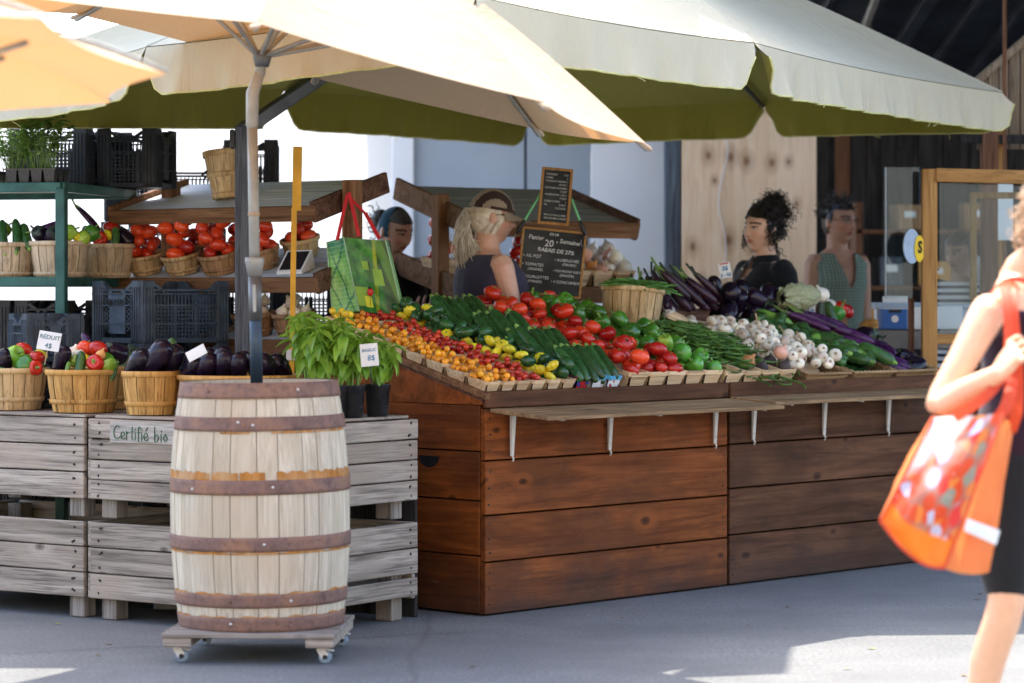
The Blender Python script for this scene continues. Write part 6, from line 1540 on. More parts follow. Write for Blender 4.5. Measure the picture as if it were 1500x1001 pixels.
q_ = lambda x, y, d=dB: P(x, y, d)-o0
Fa, Fb, Fc, Fd = q_(503, 348), q_(565, 353), q_(591, 463), q_(526, 456); Ga, Gd = q_(479, 355, dB+.05), q_(487, 461, dB+.05)
panel('front_panel', gb, Fa, Fb, Fc, Fd, LP, (0, -.012, 0)); panel('side_gusset', gb, Ga, Fa, Fd, Gd, LS, (.006, .012, 0))
Bk = V((.01, .13, .004)); panel('back_panel', gb, Ga+Bk, Fb+Bk*.8, Fc+Bk*.8, Gd+Bk, LS); panel('side_gusset', gb, Fb, Fb+Bk*.8, Fc+Bk*.8, Fc, LS); panel('bag_base', gb, Fd, Fc, Fc+Bk*.8, Gd+Bk, LS)
m = MB()
for a, b in ((Fa, Fd), (Ga, Gd), (Fb, Fc)): m.tube([a+V((0, -.003, 0)), (a+b)/2+V((0, -.004, 0)), b+V((0, -.003, 0))], .0035, 5)
m.build('seam', plain('pale_green_seam', (.45, .72, .42), .5, .1), gb)
mt1, mt2 = plain('lime_print', (.28, .52, .06), .4, .1), plain('yellow_print', (.75, .78, .05), .4, .1)
def onp(u, v, h=-.014):
    p = (Fa*(1-u)+Fb*u)*(1-v)+(Fd*(1-u)+Fc*u)*v; return p+V((0, h-.013*sin(pi*u)*sin(pi*v), 0))
for nm, us, mm in (('lime_square', ((.30, .30, .45, .42), ), mt1), ('green_square', ((.52, .40, .74, .62), (.02, .66, .36, .92)), mt1), ('yellow_square', ((.20, .78, .36, .93),), mt2)):
    for (u0, v0, u1, v1) in us:
        m = MB(); m.grid(lambda u, v: onp(u0+(u1-u0)*u, v0+(v1-v0)*v, -.004 if nm != 'yellow_square' else -.006), 6, 6); m.build(nm, mm, gb)
p = onp(.36, .72, -.010); m = MB(); m.ell(p, (.0145, .004, .0185)); lbg = m.build('ladybird_print', plain('ladybird_red', (.62, .01, .01), .2, .1), gb)
m = MB(); m.ell(p+V((-.003, 0, .019)), (.008, .0035, .006)); m.tube([p+V((0, -.002, -.018)), p+V((.001, -.001, -.06))], .0012, 4); m.build('ladybird_head', 'black', lbg)
m = MB()
for a, tp in ((q_(494, 352), q_(509, 285, dB+.02)), (q_(526, 346), q_(511, 282, dB+.02))):
    m.bar(a, tp, .016, .004, (0, 1, 0))
m.bar(q_(556, 350, dB+.09), q_(535, 312, dB+.12), .018, .004, (0, 1, 0)); m.bar(q_(509, 286, dB+.02), q_(534, 312, dB+.125), .012, .004, (0, 1, 0))
m.build('strap', 'red_strap', gb)

# ================================================================ framed screen, table, boxes at the right
FS = 14.35
fs = thing('framed_screen', 'honey pine framed acrylic screen at the right end of the counter', 'screen', (X(1361, FS), FS, 0)); fo = V((X(1361, FS), FS, 0))
m = MB(); m.box((0, 0, Z(248, FS)/2), (X(1372, FS)-X(1350, FS), .06, Z(248, FS)), b=.004); m.build('upright', 'honey', fs)
m = MB(); m.bar(V((X(1370, FS), FS-.02, Z(257, FS)))-fo, V((X(1560, FS), FS-.1, Z(263, FS)))-fo, .06, Z(247, FS)-Z(267, FS), b=.004); m.build('top_beam', 'honey_x', fs)
m = MB(); m.bar(V((X(1370, FS), FS-.0, Z(497, FS)))-fo, V((X(1560, FS), FS, Z(497, FS)))-fo, .05, .055, b=.004); m.build('bottom_rail', 'honey_x', fs)
m = MB(); m.box((X(1428, FS)-X(1361, FS), .05, (Z(284, FS)+Z(440, FS))/2), (.034, .03, Z(284, FS)-Z(440, FS)), b=.003); m.bar(V((X(1424, FS), FS+.05, Z(286, FS)))-fo, V((X(1530, FS), FS+.05, Z(286, FS)))-fo, .03, .034, b=.003); m.build('inner_frame', 'honey', fs)
m = MB(); m.box((X(1470, FS)-X(1361, FS), .02, (Z(268, FS)+Z(497, FS))/2), (X(1560, FS)-X(1374, FS), .004, Z(268, FS)-Z(497, FS))); m.build('pane', 'glass', fs)
for y_ in (305, 350, 395, 440): m = MB(); m.ell(V((X(1373, FS), FS-.032, Z(y_, FS)))-fo, (.005, .003, .005)); m.build('screw', 'nail', fs)
pn = thing('acrylic_sheet', 'clear acrylic sheet standing left of the honey pine upright', 'screen', (X(1321, 14.5), 14.5, 0))
m = MB(); m.box((0, 0, (Z(245, 14.5)+Z(437, 14.5))/2), (X(1349, 14.5)-X(1297, 14.5), .005, Z(245, 14.5)-Z(437, 14.5)), b=.001); m.build('sheet', 'glass', pn)
m = MB(); m.box((X(1297.5, 14.5)-X(1321, 14.5), 0, (Z(245, 14.5)+Z(437, 14.5))/2), (.005, .007, Z(245, 14.5)-Z(437, 14.5))); m.build('polished_edge', 'pale_blue', pn)
m = MB(); m.box((X(1336, 14.5)-X(1321, 14.5), .03, Z(437, 14.5)/2+.2), (.03, .02, Z(437, 14.5)-.4)); m.build('foot_post', 'brown_timber', pn)
sg = thing('round_sign', 'round sign with black S on yellow, seen edge on, fixed to the pine upright', 'sign', rot=T(P(1336, 361, 14.25)) @ RZ(radians(48)))
m = MB(); m.lathe([(.0, -.006), (.086, -.006), (.086, 0)], 36, RX(pi/2) @ S(.9, 1.05, 1)); m.disc(.086, 0, 36, RX(pi/2) @ S(.9, 1.05, 1)); m.build('back_disc', 'pale_blue', sg)
m = MB(); m.disc(.074, .004, 36, T(.062, -.001, -.012) @ RX(pi/2) @ S(.62, .95, 1)); m.build('yellow_face', 'yellow', sg)
lettering([('S', .062, -.032, .085, 'CENTER', 0, .003), ], sg, 'ink_black', -.0075)
m = MB(); m.box((.33*.2, -.006, .0), (.002, .001, .002)); m.build('pin', 'ink_black', sg)
tb = thing('cash_table', 'dark topped cash table behind the right end of the counter', 'table', (X(1310, 15.1), 15.1, 0))
m = MB(); m.box((0, .1, Z(481, 15.1)-.06), (X(1420, 15.1)-X(1195, 15.1), .62, .11), b=.006); m.build('top', 'alu_dark', tb)
for sx in (-.38, .38):
    for sy in (-.15, .35): m = MB(); m.box((sx, sy, .54), (.05, .05, 1.08), b=.003); m.build('leg', 'alu_dark', tb)
ztb = Z(481, 15.1)-.005
def pbox(name, label, px0, px1, py0, d, mt, dep=.16, extra=None):
    t = thing(name, label, 'box', (X((px0+px1)/2, d), d, ztb), group=None); w_ = X(px1, d)-X(px0, d); h_ = Z(py0, d)-ztb
    m = MB(); m.box((0, dep/2, h_/2), (w_, dep, h_), b=.003); m.build('carton', mt, t)
    m = MB(); m.box((0, dep/2, h_+.002), (w_*.98, dep*.98, .004)); m.build('lid_flap', 'paper', t)
    return t, w_, h_
t, w_, h_ = pbox('small_box', 'bright blue box with a white disc on the cash table', 1293, 1329, 453, 14.95, 'blue_card')
m = MB(); m.disc(.020, .0015, 20, T(0, 0, h_*.52) @ RX(pi/2)); m.build('printed_disc', 'paper', t); m = MB(); m.box((0, -.001, h_*.9), (w_*.5, .002, h_*.16)); m.build('cut_out', 'crate_dark', t)
pbox('small_box', 'white carton right of the bright blue box', 1335, 1366, 451, 14.97, 'paper'); pbox('small_box', 'long white carton behind the framed screen', 1372, 1410, 450, 15.0, 'panel_white')
t = thing('paper_stack', 'stack of white papers lying across the boxes on the cash table', 'papers', (X(1322, 15.2), 15.2, ztb+.02)); m = MB(); m.box((0, .1, Z(448, 15.2)-ztb-.02), (X(1360, 15.2)-X(1283, 15.2), .22, .035), b=.002); m.build('sheet', 'pale_blue', t)
m = MB(); m.box((-.03, .08, Z(440, 15.2)-ztb-.02), (.12, .15, .045), b=.003); m.build('top_sheet', 'paper', t)
m = MB(); m.box((-.03, .15, (Z(448, 15.2)-ztb-.04)/2), (.2, .12, Z(448, 15.2)-ztb-.04)); m.build('tray', 'panel_white', t)
t = thing('kraft_bag', 'small crumpled kraft paper bag on the left of the cash table', 'bag', (X(1272, 14.9), 14.9, ztb)); m = MB(); m.blob(lambda d: V((d.x*.055*(1+.2*noise.noise(d*2.2)), d.y*.04, .028+d.z*.028*(1+.4*noise.noise(d*3))+d.x*.014)), 18, 10); m.build('paper', 'veneer_orange', t)
t = thing('blue_tray', 'pale blue folded cloth on the carton behind the screen', 'cloth', (X(1400, 15.25), 15.25, ztb)); m = MB(); m.box((0, 0, .125), (.2, .14, .02), b=.006); m.box((0, .02, .057), (.18, .12, .114), b=.004); m.build('fold', 'pale_blue', t)
# cluttered shelf deep inside the hall behind the screens
bs = thing('storage_shelf', 'dim wooden storage shelf with boxes deep behind the acrylic sheets', 'shelf', (X(1390, 18.6), 18.6, 0))
for z_ in (1.05, 1.42, 1.80): m = MB(); m.box((0, 0, z_), (1.3, .3, .03), b=.003); m.build('board', 'brown_timber', bs)
for sx in (-.63, .63): m = MB(); m.box((sx, 0, 1.0), (.05, .3, 2.0), b=.003); m.build('side', 'brown_timber', bs)
bq = random.Random(5)
for k, (bx_, bz_) in enumerate(((-.45, 1.067), (-.2, 1.067), (.1, 1.067), (.42, 1.067), (-.42, 1.437), (-.1, 1.437), (.25, 1.437), (-.3, 1.817), (.2, 1.817))):
    hh, ww = bq.uniform(.14, .27), bq.uniform(.14, .24); t = thing('storage_box', '%s dim box from the left on the %s board of the storage shelf' % (ORD[k % 4 if k < 4 else (k-4) % 3 if k < 7 else k-7], 'lower' if k < 4 else 'middle' if k < 7 else 'upper'), 'box', (X(1390, 18.6)+bx_, 18.58, bz_), bq.uniform(-.2, .2), 'boxes on the storage shelf')
    m = MB(); m.box((0, 0, hh/2), (ww, .2, hh), b=.004); m.build('carton', bq.choice(['panel_white', 'veneer_brown', 'pale_blue', 'blue_timber', 'veneer_orange']), t); m = MB(); m.box((0, -.1012, hh*.6), (ww*.5, .002, hh*.25)); m.build('sticker', 'paper', t)
t = thing('paper_notice', 'white paper sheet taped up behind the framed screen', 'notice', (X(1473, 15), 15.0, Z(310, 15))); m = MB(); m.box((0, 0, 0), (X(1486, 15)-X(1464, 15), .002, Z(268, 15)-Z(352, 15))); m.build('sheet', 'paper', t)
m = MB(); m.box((0, .03, -.0), (.02, .02, 2*Z(310, 15)-.01)); t2 = m.build('batten', 'brown_timber', t)
# ================================================================ people
def remesh(m, voxel, name, mats, smooth_it=3, keep=None):
    """one continuous skin around all the closed pieces collected in m"""
    me = m.mesh(name, mats); o = bpy.data.objects.new(name, me); C.objects.link(o)
    r = o.modifiers.new('r', 'REMESH'); r.mode = 'VOXEL'; r.voxel_size = voxel; r.use_smooth_shade = True
    s = o.modifiers.new('s', 'SMOOTH'); s.factor = .5; s.iterations = smooth_it
    bpy.context.view_layer.update()
    out = bpy.data.meshes.new_from_object(o.evaluated_get(bpy.context.evaluated_depsgraph_get())); out.name = name
    bpy.data.objects.remove(o); bpy.data.meshes.remove(me)
    if keep:
        bm = bmesh.new(); bm.from_mesh(out); bmesh.ops.delete(bm, geom=[v for v in bm.verts if not keep(v.co)], context='VERTS'); bm.to_mesh(out); bm.free()
    out.materials.clear()
    for mm in (mats if isinstance(mats, (list, tuple)) else [mats]): out.materials.append(M[mm] if isinstance(mm, str) else mm)
    at = out.attributes.new('tint', 'FLOAT', 'FACE'); at.data.foreach_set('value', [1.0]*len(out.polygons))
    out.polygons.foreach_set('use_smooth', [True]*len(out.polygons))
    return out
def headf(d, k=1.0, feat=True):
    x, y, z = d; dn = max(0, -z)
    w_ = 1-.27*dn**1.4; Xx = x*.074*w_; Zz = z*.118
    Yy = y*.094*(1-.06*dn) if y < 0 else y*.100*(1-.42*dn**1.5)
    if y < 0 and feat:
        fm = min(1, -y*1.8); ax = abs(Xx)
        Gs = lambda x0, z0, sx, sz: exp(-((ax-x0)/sx)**2-((Zz-z0)/sz)**2)
        t = min(1, max(0, (.024-Zz)/.052)); nh = (.003+.021*t**1.25)*(1 if Zz > -.028 else max(0, (Zz+.040)/.012)) if Zz < .03 else 0
        off = nh*exp(-(Xx/(.0075+.006*t))**2)+.006*Gs(.012, -.028, .006, .007)+.0055*exp(-((Zz-.033)/.010)**2)*exp(-(Xx/.05)**2)
        off += -.011*Gs(.031, .013, .014, .010)+.0055*Gs(.031, .012, .0085, .0058)+.005*Gs(.042, -.020, .018, .016)
        off += .0085*Gs(0, -.049, .018, .0055)+.0090*Gs(0, -.059, .016, .0055)-.004*Gs(0, -.0535, .019, .0022)-.004*Gs(0, -.071, .018, .005)+.009*Gs(0, -.090, .019, .014)
        Yy -= off*fm
    return V((Xx, Yy, Zz))*k
def skinmat(name, rough=.45):
    g = G(name); a = g.n('ShaderNodeAttribute', attribute_name='skin'); n = g.noise(g.coord(True), 40, 3)
    c = g.mix(g.ramp(n, (.35, .10), (.6, 0.0)), a.outputs['Color'], (.36, .13, .08)); return g.bsdf(c, rough, None, .35, sss=.06)
M['skin'] = skinmat('skin')
def hairmat(name, c1, c2):
    g = G(name); n = g.noise(g.coord(True), 30, 3); c = tinted(g, g.ramp(n, (.35, c1), (.65, c2))); return g.bsdf(c, .42, None, .5)
M['hair_black'] = hairmat('black_hair', (.006, .005, .005), (.022, .016, .013)); M['hair_blond'] = hairmat('white_blond_hair', (.60, .51, .38), (.84, .77, .64)); M['hair_grey'] = hairmat('greying_hair', (.05, .055, .06), (.16, .17, .18)); M['hair_curly'] = hairmat('fair_curly_hair', (.42, .25, .13), (.74, .54, .36)); M['hair_brown'] = hairmat('dark_brown_hair', (.018, .011, .008), (.05, .03, .02))
def cloth(name, c, scale=30, rough=.85, var=.15): 
    g = G(name); n = g.noise(g.coord(False), 5, 4); w_ = g.noise(g.coord(False, (1, 1, .4)), 14, 3, .6, .4)
    col = g.ramp(n, (.3, tuple(x*(1-var) for x in c)), (.7, c)); return g.bsdf(col, rough, g.bump(w_, .5, .012), .15, sheen=.15)
M['navy'] = cloth('faded_navy_cotton', (.050, .048, .085)); M['black_cotton'] = cloth('black_cotton', (.010, .012, .017)); M['black_knit'] = cloth('dark_jersey', (.012, .015, .022)); M['dark_pants'] = cloth('dark_trousers', (.02, .02, .025)); M['tank'] = cloth('dark_plum_tank', (.035, .018, .03)); M['shorts'] = cloth('black_shorts', (.020, .021, .022))
def check_cloth():
    g = G('green_check_blouse'); v = g.coord(False, (1, 1, 1)); s = g.n('ShaderNodeSeparateXYZ'); g.l(v, s.inputs[0])
    gx = g.math('FRACT', g.math('MULTIPLY', s.outputs[0], 62)); gz = g.math('FRACT', g.math('MULTIPLY', s.outputs[2], 62))
    k = g.math('MAXIMUM', g.ramp(gx, (.25, 1.0), (.35, 0.0)), g.ramp(gz, (.25, 1.0), (.35, 0.0)))
    c = g.mix(k, (.075, .12, .098), (.20, .25, .21)); w_ = g.noise(v, 12, 3); return g.bsdf(c, .85, g.bump(w_, .4, .012), .15)
M['check'] = check_cloth()
def stripe_cloth():
    g = G('striped_shirt'); s = g.n('ShaderNodeSeparateXYZ'); g.l(g.coord(False), s.inputs[0]); f = g.math('FRACT', g.math('MULTIPLY', s.outputs[2], 26))
    return g.bsdf(g.mix(g.ramp(f, (.5, 0.0), (.56, 1.0)), (.62, .64, .66), (.03, .035, .06)), .85, None, .15)
M['stripe'] = stripe_cloth()
M['cap_tan'] = cloth('faded_tan_cap', (.36, .29, .22)); M['cap_brown'] = cloth('dark_brown_cap_stripe', (.06, .035, .03)); M['headband'] = cloth('dark_teal_headband', (.014, .075, .125)); M['gold'] = plain('gold_hoop', (.75, .48, .16), .25, .1, metal=1); M['lens'] = plain('dark_spectacle_rim', (.02, .02, .02), .3, .1)
M['eye_white'] = plain('eye_white', (.55, .52, .50), .15, .02, coat=.5); M['iris'] = plain('dark_iris', (.02, .012, .008), .1, .05, coat=.5)

TORSO = TORSO0 = ((.80, .150, .105, .005), (.88, .168, .118, .01), (.96, .165, .116, .008), (1.06, .138, .098, .0), (1.16, .146, .104, -.004), (1.26, .162, .118, -.012), (1.32, .160, .106, -.004), (1.37, .142, .082, .008), (1.405, .100, .066, .014), (1.43, .060, .056, .014))
def loft(m, secs, infl=0, n=28, mi=0, pw=2.3):
    vs, fs = [], []
    sp = lambda c: abs(c)**(2/pw)*(1 if c >= 0 else -1)
    for (z, rx, ry, cy) in secs:
        for i in range(n): a = 2*pi*i/n; vs.append((sp(cos(a))*(rx+infl), cy+sp(sin(a))*(ry+infl), z))
    k = len(secs)
    for j in range(k-1):
        for i in range(n): fs.append((j*n+i, j*n+(i+1) % n, (j+1)*n+(i+1) % n, (j+1)*n+i))
    fs += [list(range(n))[::-1], [(k-1)*n+i for i in range(n)]]; m.add(vs, fs, mi=mi)
def hand(m, wrist, d, palm_n, size=.172, curl=.5, side=1, grip=None):
    """palm and five separate bent fingers; d points from wrist to knuckles, palm_n out of the palm"""
    d = V(d).normalized(); nrm = V(palm_n); nrm = (nrm-d*nrm.dot(d)).normalized(); s = d.cross(nrm)*side; w_ = V(wrist)
    pl = size*.50; knu = w_+d*pl
    for k in range(5): q = k/4-.5; m.tube([w_+s*q*size*.22, w_+d*pl*.5+s*q*size*.34, knu+s*q*size*.36], [size*.082, size*.092, size*.075], 8, sub=2)
    for k, (q, L) in enumerate(((-.36, .40), (-.12, .46), (.12, .43), (.35, .34))):
        b = knu+s*q*size*.95*.9; L *= size; a = curl*(1+.1*k); p = [b]; ang = curl*.5
        for seg in (.46, .32, .24):
            p.append(p[-1]+(d*cos(ang)+nrm*sin(ang))*L*seg); ang += curl*1.25
        m.tube(p, [size*.056, size*.054, size*.048, size*.040], 8, sub=3)
    b = w_+d*pl*.25-s*size*.17; t1 = b+(d*.55-s*.55+nrm*.45).normalized()*size*.26; t2 = t1+(d*.75+nrm*.5+s*.15).normalized()*size*.20
    m.tube([b, t1, t2], [size*.075, size*.062, size*.048], 8, sub=3)
def curl_(m, p, d, L, amp, turns, r, q, t=1.0, n=22, grav=.0, segs=5):
    d = V(d).normalized(); a = d.orthogonal().normalized(); b = d.cross(a); ph = q.uniform(0, 6.3); pts = []
    for i in range(n+1):
        u = i/n; A = amp*min(1, u*4); pts.append(p+d*L*u+V((0, 0, -grav*L*u*u))+(a*cos(ph+turns*2*pi*u)+b*sin(ph+turns*2*pi*u))*A)
    m.tube(pts, [r*(1-.5*i/n) for i in range(n+1)], segs, t=t)
def person(label, foot, rz, sc_, yaw, pitch, roll, tone, top_mat, sleeve, arms, hair, neck_len=0, vneck=None, brow=(.02, .013, .01), legs=None, hands=True, topname='shirt', pants='dark_pants', extra=None, lip=None, head_shift=(0, 0, 0), shirt_z=(.86, 1.408), bulk=(1, 1)):
    TORSO = [(z, rx*(bulk[0] if z < 1.40 else 1), ry*(bulk[1] if z < 1.40 else 1), cy) for (z, rx, ry, cy) in TORSO0]
    t = thing('person', label, 'person', rot=T(foot) @ RZ(rz) @ S(sc_))
    HM = T(V((0, -.012, 1.565))+V(head_shift)) @ RZ(yaw) @ RX(pitch) @ RY(roll)
    m = MB(); m.blob(lambda d: headf(d), 72, 60, HM)
    for sx in (-1, 1): m.blob(lambda d: V((d.x*.010, d.y*.019, d.z*.031*(1-.2*(d.z < 0)))), 14, 12, HM @ T(sx*.0765, .012, -.004) @ RZ(sx*.35) @ RX(-.15)); 
    m.tube([V((0, .018, 1.38)), V((0, .010, 1.44)), HM @ V((0, .018, -.050))], [.064, .056, .055], 20, sub=3)
    loft(m, TORSO)
    for sx, (sh, el, wr) in zip((-1, 1), arms['j']):
        m.tube([V((sh[0]*.5, sh[1]*.5, sh[2]+.012)), V((sh[0]*.85, sh[1], sh[2]+.004)), sh, (V(sh)*.5+V(el)*.5)+V((0, 0, 0)), el, V(el)*.55+V(wr)*.45, wr], [.050, .056, .054, .045, .037, .038, .026], 14, sub=3)
        hd, pn, cu = arms.get('h', {}).get(sx, ((0, -.3, -1), (-sx, 0, 0), .35))
        if hands: hand(m, wr, hd, pn, .165, cu, sx if (sx, 'flip') not in arms else -sx)
    L = legs or (((-.088, 0, .86), (-.092, -.01, .47), (-.09, .02, .075)), ((.088, 0, .86), (.092, -.01, .47), (.09, .02, .075)))
    for hp, kn, an in L:
        mid = V(kn)*.55+V(an)*.45+V((0, .012, 0)); m.tube([hp, (V(hp)+V(kn))/2, kn, mid, an], [.092, .078, .055, .052, .036], 16, sub=3)
        m.tube([V(an)+V((0, .02, -.035)), V(an)+V((0, -.08, -.048)), V(an)+V((0, -.16, -.056))], [.032, .032, .018], 10, squash=.8)
    me = remesh(m, .0052, 'body', 'skin', 2)
    inv = HM.inverted(); at = me.attributes.new('skin', 'FLOAT_COLOR', 'POINT'); lipc = lip or (tone[0]*.78, tone[1]*.42, tone[2]*.42)
    mixc = lambda a, b, f: tuple(a[i]*(1-f)+b[i]*f for i in range(3))
    cols = []
    for v in me.vertices:
        q = inv @ v.co; c = tone
        if abs(q.x) < .11 and abs(q.z) < .14:
            ax = abs(q.x)
            if q.y < -.03:
                c = mixc(c, (tone[0]*.95, tone[1]*.62, tone[2]*.58), .55*exp(-((ax-.042)/.02)**2-((q.z+.022)/.02)**2)+.4*exp(-(q.x/.012)**2-((q.z+.025)/.012)**2))
                c = mixc(c, lipc, min(1, 1.3*exp(-(q.x/.021)**4-((q.z+.054)/.0095)**4)))
                c = mixc(c, tuple(x*.35 for x in lipc), .9*exp(-(q.x/.021)**4-((q.z+.0535)/.0022)**2))
                bz = .036-.30*max(0, ax-.034)+.1*(ax-.03); c = mixc(c, brow, min(1, 1.15*exp(-((q.z-bz)/.0052)**4)*(1 if .012 < ax < .056 else 0)))
                c = mixc(c, tuple(x*.55 for x in tone), .55*exp(-((ax-.031)/.018)**2-((q.z-.014)/.012)**2))
                c = mixc(c, (.015, .01, .008), min(1, 1.2*exp(-((ax-.031)/.0155)**4-((q.z-.0165)/.0034)**2)))
                c = mixc(c, tuple(x*.5 for x in tone), .8*exp(-((ax-.010)/.004)**2-((q.z+.034)/.003)**2))
        cols += [*c, 1.0]
    at.data.foreach_set('color', cols)
    body = put('body', me, t)
    for sx in (-1, 1):   # eyes
        c0 = headf(V((sx*.415, -.88, .10)).normalized()); q = V((sx*.031, c0.y+.0035, .0115)); m = MB(); m.ell(q, (.0098, .0085, .0048), HM, nu=12, nv=8); e = m.build('eye', 'eye_white', t)
        m = MB(); m.ell(q+V((0, -.0068, .0004)), (.0046, .0028, .0044), HM, nu=10, nv=6); m.build('iris', 'iris', e)
    # clothing
    m = MB(); secs = [(z, rx, ry, cy) for (z, rx, ry, cy) in TORSO if shirt_z[0]-.001 <= z <= shirt_z[1]]; loft(m, secs, .020)
    for sx, (sh, el, wr) in zip((-1, 1), arms['j']):
        s_ = sleeve; 
        if s_ > 0:
            sh, el, wr = V(sh), V(el), V(wr); pts = [V((sh.x*.8, sh.y, sh.z)), sh]
            rr = [.066, .068]
            if s_ <= .5: pts.append(sh+(el-sh)*s_*2); rr.append(.060)
            else: pts += [(sh+el)/2, el, el+(wr-el)*(s_-.5)*2]; rr += [.058, .050, .042]
            m.tube(pts, rr, 14, sub=3)
        else: m.ell(V((sh[0]*.86, sh[1], sh[2]-.006)), (.062, .064, .060))
    keep = None
    if vneck: keep = lambda c: not (c.y < .0 and c.z > vneck[0] and abs(c.x) < vneck[1]*(c.z-vneck[0])/(1.40-vneck[0])+.004)
    put(topname, remesh(m, .009, topname, top_mat, 4, keep), t)
    if pants:
        m = MB(); loft(m, [s for s in TORSO if s[0] < 1.0], .012)
        for hp, kn, an in L: m.tube([hp, (V(hp)+V(kn))/2, kn, V(an)+V((0, 0, .04))], [.104, .092, .074, .064], 16, sub=3)
        put('trousers', remesh(m, .014, 'trousers', pants, 3), t)
    hair(t, HM)
    if extra: extra(t, HM)
    return t
def shell(HM, k, keep, nz=.0, fr=18, seed=0, nu=72, nv=60, off=(0, 0, 0)):
    m = MB(); vs = []; ok = []
    mb_ = MB(); mb_.blob(lambda d: d, nu, nv)
    for d in mb_.v:
        d = V(d); p = headf(d, 1, False)*k*(1+nz*noise.noise(d*fr*.3+V((seed, 0, 0)))+nz*.5*noise.noise(d*fr+V((0, seed, 0))))+V(off); vs.append(p); ok.append(keep(d))
    fs = [f for f in mb_.f if all(ok[i] for i in f)]
    m.add(vs, fs, HM); return m
ARMS = {'j': (((-.172, .008, 1.345), (-.215, .03, 1.07), (-.20, -.07, .85)), ((.172, .008, 1.345), (.215, .03, 1.07), (.20, -.07, .85)))}
# --- vendor with cap and blond ponytail, seen from behind her right shoulder
def hair_cap(t, HM):
    q = random.Random(3)
    m = shell(HM, 1.05, lambda d: (d.y > -.30 and d.z > -.28 and not (d.y < .16 and d.z < -.02)) or (d.y > .3 and d.z > -.55), .03, 20)
    for k in range(320):   # strands swept back to the tie
        a = q.uniform(-1.35, 1.35); z = q.uniform(-.45, .35); d = V((sin(a)*.98, cos(a)*(.95)-.35*abs(a), z)).normalized(); p0 = headf(d, 1.055, False); p2 = V((q.gauss(0, .012), .108, .012+q.gauss(0, .012)))
        m.tube([p0, (p0+p2)/2*1.06, p2], [.0016, .0021, .0021], 4, HM and 0, q.uniform(.8, 1.15), HM, sub=3)
    m.build('hair', 'hair_blond', t)
    m = MB()
    for k in range(520):
        a = q.uniform(0, 6.3); r = .024*sqrt(q.random()); s = q.gauss(0, .022); s2 = q.gauss(0, .026); L = q.uniform(.18, .31)
        p0 = V((cos(a)*r*.6, .100, .0+sin(a)*r*.6)); L *= .80; m.tube([p0, p0+V((s*.5, .024, .004+sin(a)*r)), p0+V((s*1.0, .032+cos(a)*r, -.05+s2*.4)), p0+V((s*1.3+.006*sin(k), .014+s2*.9, -L*.65)), p0+V((s*1.5+q.gauss(0, .010), -.004+s2*1.1, -L))], [.0016, .0022, .0023, .0019, .0006], 5, t=q.uniform(.78, 1.15), Mx=HM, sub=4)
    m.build('ponytail', 'hair_blond', t)
    m = MB()
    for k in range(26): a = q.uniform(-1, 1); p0 = headf(V((-.9, -.35+.3*a, .10)).normalized(), 1.05, False); m.tube([p0, p0+V((-.004, .03, -.035)), p0+V((.004*a, .055, -.085))], [.002, .002, .001], 4, Mx=HM, sub=3, t=q.uniform(.9, 1.2))
    m.build('loose_strands', 'hair_blond', t)
def cap_extra(t, HM):
    HMc = HM @ RX(.10)
    m = shell(HMc, 1.12, lambda d: d.z > .22, .008, 8, 2, off=(0, .004, .004)); cp = m.build('cap', 'cap_tan', t)
    m = shell(HMc, 1.132, lambda d: d.z > .22 and ((-.80 < d.x < -.42 and d.y > -.75) or (.42 < d.x < .80 and d.y > -.75) or d.z < .36 and d.y < .3), .008, 8, 2, off=(0, .004, .004)); m.build('cap_stripe', 'cap_brown', cp)
    m = MB()
    for s in (0, 1):
        m.grid(lambda u, v: (lambda a: V((sin(a)*(.080+.010*v), -cos(a)*(.100+.085*v*cos(a)**.6 if cos(a) > 0 else .100), .030-.016*v-.018*sin(a)**2*v+s*.004)))((u-.5)*2.5), 24, 6, HMc)
    m.build('brim', 'cap_tan', cp)
    m = MB(); m.tube([HM @ V((.066, -.072, .017)), HM @ V((.078, -.02, .019)), HM @ V((.081, .012, .015))], .0016, 5); m.tube([HM @ V((-.066, -.072, .017)), HM @ V((-.078, -.02, .019)), HM @ V((-.081, .012, .015))], .0016, 5)
    for sx in (-1, 1): m.tube([HM @ V((sx*.034+.022*cos(a), -.099+.012*abs(cos(a)), .012+.016*sin(a))) for a in [2*pi*i/14 for i in range(15)]], .0017, 5)
    m.build('glasses', 'lens', t)
armsC = {'j': (((-.175, .008, 1.345), (-.205, -.055, 1.06), (-.17, -.27, .97)), ((.175, .008, 1.345), (.21, -.02, 1.07), (.12, -.24, 1.0))), 'h': {-1: ((.1, -1, -.1), (0, 0, -1), .4), 1: ((-.1, -1, -.1), (0, 0, -1), .4)}}
person('vendor in a tan and brown cap with a white-blond ponytail and navy sleeveless top', (-.112, 13.52, 0), radians(112), 1.115, radians(-8), .06, 0, (.74, .44, .32), 'navy', 0, armsC, hair_cap, extra=cap_extra, topname='sleeveless_top', brow=(.30, .2, .12), bulk=(1.12, 1.22))
